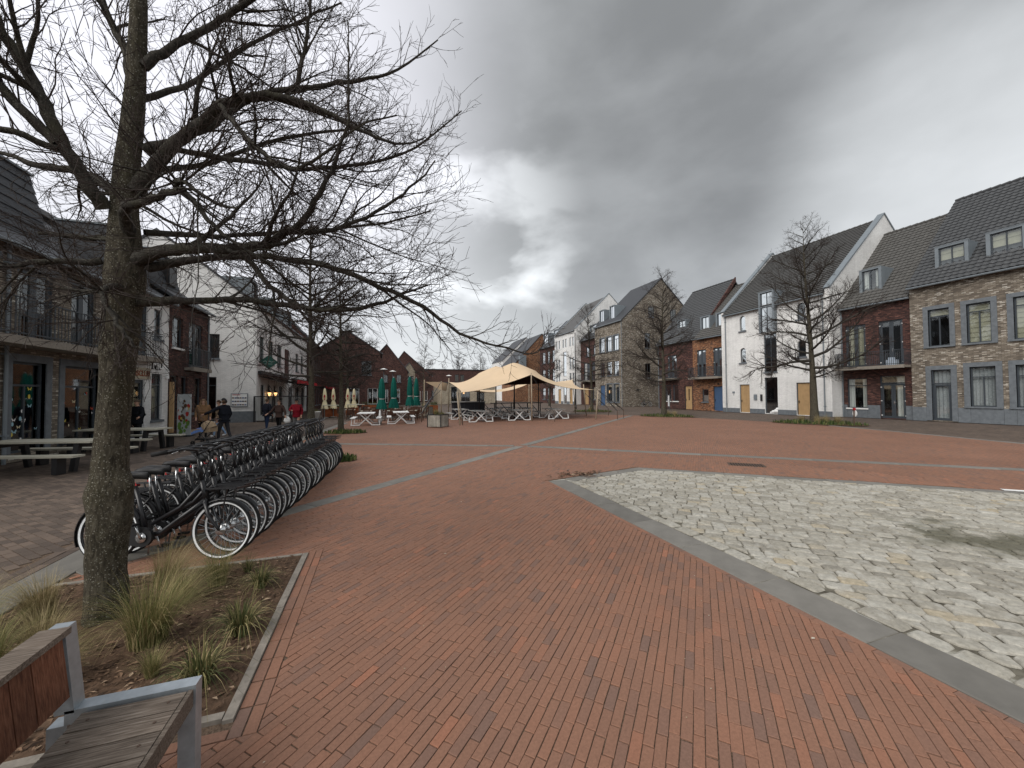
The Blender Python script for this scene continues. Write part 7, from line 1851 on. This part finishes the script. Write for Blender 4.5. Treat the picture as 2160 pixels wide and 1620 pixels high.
def person(label, x, y, rz, h=1.72, legs=(.28, .05, -.25, -.55), armL=None, armR=None, trousers=None, jacket=None, shoe=None, hem=.80, hood=False, hat=None, hair=None, longhair=False, bulk=1.0, legs_bare=False, lean=0.0):
    """legs = thigh/shin swing of the left leg, then of the right; arms = (elbow, wrist) points; faces local +y"""
    s = h/1.72
    V = {}; Rr = {}
    def put(n, p, r): V[n] = Vector(p); Rr[n] = r
    put('pelvis', (0, 0, .94), (.150*bulk, .112*bulk)); put('waist', (0, .0, 1.09), (.130*bulk, .098*bulk)); put('chest', (0, .0+lean*.3, 1.29), (.160*bulk, .108*bulk)); put('upper', (0, -.005+lean*.5, 1.415), (.110, .080)); put('neck', (0, .0+lean*.7, 1.49), .050)
    put('jaw', (0, .025+lean*.8, 1.555), (.060, .068)); put('head', (0, .012+lean*.8, 1.625), (.074, .092)); put('crown', (0, .004+lean*.8, 1.69), (.052, .062))
    E_ = [('pelvis', 'waist'), ('waist', 'chest'), ('chest', 'upper'), ('upper', 'neck'), ('neck', 'jaw'), ('jaw', 'head'), ('head', 'crown')]
    for sd, S, a, b_ in (('L', -1, legs[0], legs[1]), ('R', 1, legs[2], legs[3])):
        hip = Vector((S*.092, 0, .88)); knee = hip+Vector((S*.008, math.sin(a)*.41, -math.cos(a)*.41)); ank = knee+Vector((0, math.sin(b_)*.39, -math.cos(b_)*.39)); toe = ank+Vector((S*.02, .15*math.cos(b_*.6), -.05+.14*math.sin(min(0, b_)*.6)))
        put('hip'+sd, hip, .090*bulk); put('knee'+sd, knee, .058); put('calf'+sd, knee.lerp(ank, .35), .056); put('ank'+sd, ank, .042); put('heel'+sd, ank+Vector((0, .01, -.05)), .042); put('toe'+sd, toe, (.042, .032))
        E_ += [('pelvis', 'hip'+sd), ('hip'+sd, 'knee'+sd), ('knee'+sd, 'calf'+sd), ('calf'+sd, 'ank'+sd), ('ank'+sd, 'heel'+sd), ('heel'+sd, 'toe'+sd)]
        sh = Vector((S*.175*bulk, lean*.5, 1.395)); el, wr = (armL if S < 0 else armR) or ((S*.25, -.03, 1.12), (S*.25, .10, .90)); el, wr = Vector(el), Vector(wr)
        put('sh'+sd, sh, .060); put('el'+sd, el, .042); put('wr'+sd, wr, .029); d = (wr-el).normalized(); pm = wr+d*.06; put('palm'+sd, pm, (.034, .022))
        E_ += [('chest', 'sh'+sd), ('sh'+sd, 'el'+sd), ('el'+sd, 'wr'+sd), ('wr'+sd, 'palm'+sd)]
        sidev = d.cross(Vector((0, 1, 0)) if abs(d.y) < .8 else Vector((1, 0, 0))).normalized()
        for k, (o_, L) in enumerate(((-.028, .066), (-.010, .078), (.009, .073), (.026, .056))):
            p1 = pm+d*.035+sidev*o_; p2 = p1+d*L*.55+Vector((0, .012, -.006)); put('f%d%s' % (k, sd), p1, .0095); put('g%d%s' % (k, sd), p2, .0075); E_ += [('palm'+sd, 'f%d%s' % (k, sd)), ('f%d%s' % (k, sd), 'g%d%s' % (k, sd))]
        th = wr+d*.03+Vector((-S*.03, .02, 0)); put('t'+sd, th, .011); put('u'+sd, th+d*.035+Vector((-S*.012, .012, 0)), .009); E_ += [('wr'+sd, 't'+sd), ('t'+sd, 'u'+sd)]
    names = list(V); ix = {n: i for i, n in enumerate(names)}
    me = skinmesh([V[n] for n in names], [(ix[a], ix[b_]) for a, b_ in E_], [Rr[n] for n in names], 2)
    zmin = min(v.co.z for v in me.vertices)
    t = thing('person', label, 'person', (x, y, -zmin*s+.002), rz); t.scale = (s, s, s)
    mats = [SKIN, trousers, shoe or SHOE, jacket]; [me.materials.append(m_) for m_ in mats]
    J = {n: V[n] for n in names}
    for p in me.polygons:
        c = p.center; k = 1
        near = min(names, key=lambda n: (J[n]-c).length_squared)
        if near[:4] in ('heel', 'toeL', 'toeR') or (near[:3] == 'ank' and c.z < J[near].z-.02): k = 2
        elif near[:2] in ('wr', 'pa') or (len(near) == 3 and near[0] in 'fg') or near in ('tL', 'tR', 'uL', 'uR'): k = 0
        elif near in ('neck', 'jaw', 'head', 'crown'): k = 0
        elif near in ('chest', 'upper', 'shL', 'shR', 'elL', 'elR', 'waist'): k = 3
        elif legs_bare and near[:4] in ('calf', 'ank'+near[3:4]): k = 0
        p.material_index = k
    # face: brow, nose, lips and eyes built into the head
    bm = bmesh.new(); bm.from_mesh(me); hy = V['head'].y
    def addbox(c, r, mi):
        res = bmesh.ops.create_icosphere(bm, subdivisions=1, radius=1.0, matrix=Matrix.Translation(c) @ Matrix.Diagonal((*r, 1)))
        for v in res['verts']:
            for f in v.link_faces: f.material_index = mi; f.smooth = True
    addbox(Vector((0, hy+.098, 1.598)), (.011, .019, .022), 0); addbox(Vector((0, hy+.083, 1.553)), (.022, .010, .006), 0)
    for S in (-1, 1): addbox(Vector((S*.030, hy+.083, 1.622)), (.011, .009, .006), 2); addbox(Vector((S*.077, hy+.0, 1.605)), (.010, .018, .026), 0)
    bm.to_mesh(me); bm.free(); link('body', me, t, True)
    # jacket / coat follows the torso and sleeves
    if jacket:
        JV = [(0, 0, hem), (0, 0, .98), (0, 0, 1.10), (0, lean*.3, 1.29), (0, lean*.5-.005, 1.43), (0, lean*.6, 1.485)]
        jr = [(.185*bulk, .150*bulk), (.172*bulk, .134*bulk), (.160*bulk, .124*bulk), (.182*bulk, .132*bulk), (.125, .100), (.085, .080)]; je = [(0, 1), (1, 2), (2, 3), (3, 4), (4, 5)]
        for sd in 'LR':
            k = len(JV); JV += [V['sh'+sd], V['sh'+sd].lerp(V['el'+sd], .5), V['el'+sd], V['el'+sd].lerp(V['wr'+sd], .55), V['el'+sd].lerp(V['wr'+sd], .97)]; jr += [.078, .068, .060, .053, .044]; je += [(3, k), (k, k+1), (k+1, k+2), (k+2, k+3), (k+3, k+4)]
        if hood: k = len(JV); JV += [(0, -.10, 1.50), (0, -.12, 1.42)]; jr += [(.10, .055), (.07, .04)]; je += [(4, k), (k, k+1)]
        link('jacket', (lambda q: (q.materials.append(jacket), q)[1])(skinmesh([tuple(v) for v in JV], je, jr, 2, 1)), t, True)
    hc = V['head']
    if hair or hat:
        m = MB(); n = 14
        for i in range(7):
            ph = math.pi/2*i/6
            for j in range(n):
                a = 2*math.pi*j/n; back = -math.sin(a); zr_ = math.cos(ph)*1.0; rad = math.sin(ph) if i else .001; low = (.02 if math.sin(a) > .2 else -.055)*(ph/(math.pi/2))
                m.v.append((hc.x+.085*rad*math.cos(a), hc.y-.006+.104*rad*math.sin(a), 1.635+.098*math.cos(ph)+low))
        for i in range(6):
            for j in range(n): j2 = (j+1) % n; m.f.append((i*n+j, i*n+j2, (i+1)*n+j2, (i+1)*n+j)); m.m.append(0)
        m.build('hat' if hat else 'hair', hat[1] if hat else hair, t, True, True)
        if hat and hat[0] == 'cap': m = MB(); m.lathe([(.07, 0), (.075, .008), (.02, .014)], (hc.x, hc.y+.115, 1.652), 12, sy=.8); m.build('cap_peak', hat[1], t, True, True)
        if hat and hat[0] == 'flat': m = MB(); m.lathe([(.10, 0), (.118, .018), (.10, .045), (.02, .055)], (hc.x, hc.y+.02, 1.668), 14, sy=1.18); m.build('cap_peak', hat[1], t, True, True)
        if hat and hair: m = MB(); m.lathe([(.06, 1.52), (.086, 1.56), (.088, 1.62), (.07, 1.655)], (hc.x, hc.y-.02, 0), 12, sy=.95); m.build('hair', hair, t, True, True)
    if longhair:
        m = MB()
        for S in (-1, 1): m.tube([(S*.07, hc.y-.01, 1.66), (S*.092, hc.y+.0, 1.56), (S*.10, hc.y+.035, 1.43), (S*.09, hc.y+.07, 1.31)], [.03, .042, .046, .02], 8)
        m.tube([(0, hc.y-.07, 1.66), (0, hc.y-.10, 1.55), (0, hc.y-.11, 1.42)], [.05, .075, .05], 8); m.build('long_hair', hair, t, True, True)
    return t
J_NAVY = clothmat('dark navy pullover', (.012, .014, .02), .3); J_BLK = clothmat('black padded jacket', (.010, .011, .014), .3); J_TAN = clothmat('tan fur coat', (.20, .115, .06), .35); J_MIX = clothmat('brown and cream patterned coat', (.22, .16, .11), .75); J_BRN = clothmat('dark brown jacket', (.055, .035, .03), .3); J_RED = clothmat('dark red jacket', (.20, .012, .022), .25); J_NB = clothmat('navy coat', (.018, .02, .03), .3)
T_CHAR = clothmat('charcoal trousers', (.03, .03, .034)); T_BLK = clothmat('black trousers', (.012, .012, .013)); T_JEANS = clothmat('pale blue jeans', (.22, .32, .47), .3); T_GREY = clothmat('grey trousers', (.17, .17, .17)); T_NAVY = clothmat('navy blue trousers', (.025, .04, .085))
CAPD = clothmat('dark cap cloth', (.02, .02, .022)); CAPG = clothmat('grey brown tweed', (.11, .085, .065), .4)
person('man in dark navy pullover and cap holding out one arm to the pram', -5.87, 18.3, R(62), 1.80, (.30, .05, -.22, -.42), armL=((-.32, .26, 1.22), (-.36, .50, 1.12)), trousers=T_CHAR, jacket=J_NAVY, hem=.90, hat=('cap', CAPD), hair=HAIRB)
person('woman in tan fur coat with long brown hair walking behind the pram', -7.5, 20.9, R(200), 1.74, (.2, .05, -.15, -.3), trousers=T_BLK, jacket=J_TAN, hem=.72, hair=HAIRL, longhair=True, bulk=1.12, hood=True)
person('person in brown and cream patterned coat, pale jeans and white shoes behind the man', -7.1, 21.5, R(110), 1.70, (.35, .1, -.2, -.5), trousers=T_JEANS, jacket=J_MIX, hem=.80, hair=HAIRB, shoe=WSHOE, bulk=1.1, hood=True)
person('elderly man in black padded jacket and flat tweed cap facing the white shop', -8.95, 19.0, R(150), 1.74, (.08, .02, -.06, -.1), armL=((-.30, .05, 1.15), (-.42, .24, 1.06)), trousers=T_BLK, jacket=J_BLK, hem=.78, hat=('flat', CAPG), bulk=1.22)
pb = person('person in dark brown jacket and black trousers carrying a white bag', -4.75, 22.0, R(165), 1.66, (.22, .02, -.2, -.35), armL=((-.33, .06, 1.12), (-.40, .16, .92)), armR=((.36, .05, 1.14), (.46, .22, 1.02)), trousers=T_BLK, jacket=J_BRN, hem=.84, hair=HAIRB, shoe=WSHOE, hood=True)
person('person in navy coat and blue trousers turned away beside the glass screen', -5.5, 22.95, R(-40), 1.72, (.1, .05, -.12, -.2), trousers=T_NAVY, jacket=J_NB, hem=.86, hair=HAIRB, bulk=1.1)
person('person in dark red jacket and black cap beyond the bicycles', -3.93, 21.75, R(175), 1.70, (.2, .05, -.2, -.35), armR=((.30, .05, 1.16), (.16, .24, 1.16)), trousers=T_GREY, jacket=J_RED, hem=.80, hat=('cap', CAPD), bulk=1.12)
t = thing('carrier_bag', 'white plastic carrier bag hanging from the hand of the person in brown', 'bag', (-4.35, 21.82, .50))
m = MB(); m.lathe([(.03, 0), (.13, .02), (.16, .12), (.14, .24), (.06, .33), (.02, .36)], (0, 0, 0), 10, sx=1.0, sy=.55); m.tube([(-.04, 0, .33), (-.02, 0, .46), (.03, 0, .46), (.04, 0, .33)], .012, 5); m.build('bag', M_WHITE, t, True, True)
# pram
t = thing('pram', 'beige hooded pram with blue blanket on a black folding frame', 'pram', (-6.35, 17.95, 0), R(158)); t.scale = (1.0, 1.0, 1.0)
M_PF = plain('pram cloth', (.30, .225, .15), .9, .1); M_BL = plain('blue blanket', (.10, .17, .38), .95, .1, var=.4, scale=22)
for x, y, r in ((.32, -.22, .09), (.32, .22, .09), (-.32, -.26, .11), (-.32, .26, .11)):
    m = MB(); m.torus((x, y, r), (0, 1, 0), r-.02, .022, 20, 6); m.tube([(x, y-.015, r), (x, y+.015, r)], r*.35, 10); m.build('wheel', M_RUBBER, t, True, True)
m = MB()
for s in (-1, 1): m.tube([(.32, s*.22, .1), (-.10, s*.24, .52)], .014, 6); m.tube([(-.32, s*.26, .12), (.05, s*.24, .5)], .014, 6); m.tube([(-.1, s*.24, .5), (-.42, s*.24, .98)], .014, 6)
m.tube([(-.42, -.24, .98), (-.46, 0, 1.02), (-.42, .24, .98)], .018, 6); m.box(-.28, .26, -.2, .2, .2, .26); m.build('frame', M_BLACK, t, False, True)
m = MB(); m.obox((.05, 0, .56), (.36, 0, -.03), (0, .20, 0), (.0, 0, .08)); m.build('seat', M_PF, t, local=True)
m = MB(); k0 = 0; n = 8
for i in range(n+1):
    a = R(20)+R(125)*i/n
    for j in range(9): b_ = math.pi*j/8; m.v.append((-.12-.30*math.cos(a)*math.sin(b_)*1.0, -.23*math.cos(b_), .60+.34*math.sin(a)*math.sin(b_)))
for i in range(n):
    for j in range(8): a = i*9+j; m.f.append((a, a+1, a+10, a+9)); m.m.append(0)
m.build('hood', M_PF, t, True, True)
m = MB(); k0 = len(m.v); n = 10; rr = random.Random(2)
for i in range(n+1):
    for j in range(n+1): x, y = -.1+.5*i/n, -.23+.46*j/n; m.v.append((x, y, .66+.05*math.cos(y*6)-(.12*((i/n)**2))+rr.uniform(-.015, .015)-(.14 if j in (0, n) else 0)))
for i in range(n):
    for j in range(n): a = i*(n+1)+j; m.f.append((a, a+n+1, a+n+2, a+1)); m.m.append(0)
m.build('blanket', M_BL, t, True, True)
m = MB(); m.lathe([(.02, -.09), (.085, -.05), (.1, 0), (.08, .06), (.02, .09)], (-.13, 0, .72), 10); m.build('pillow', M_CREAM, t, True, True)
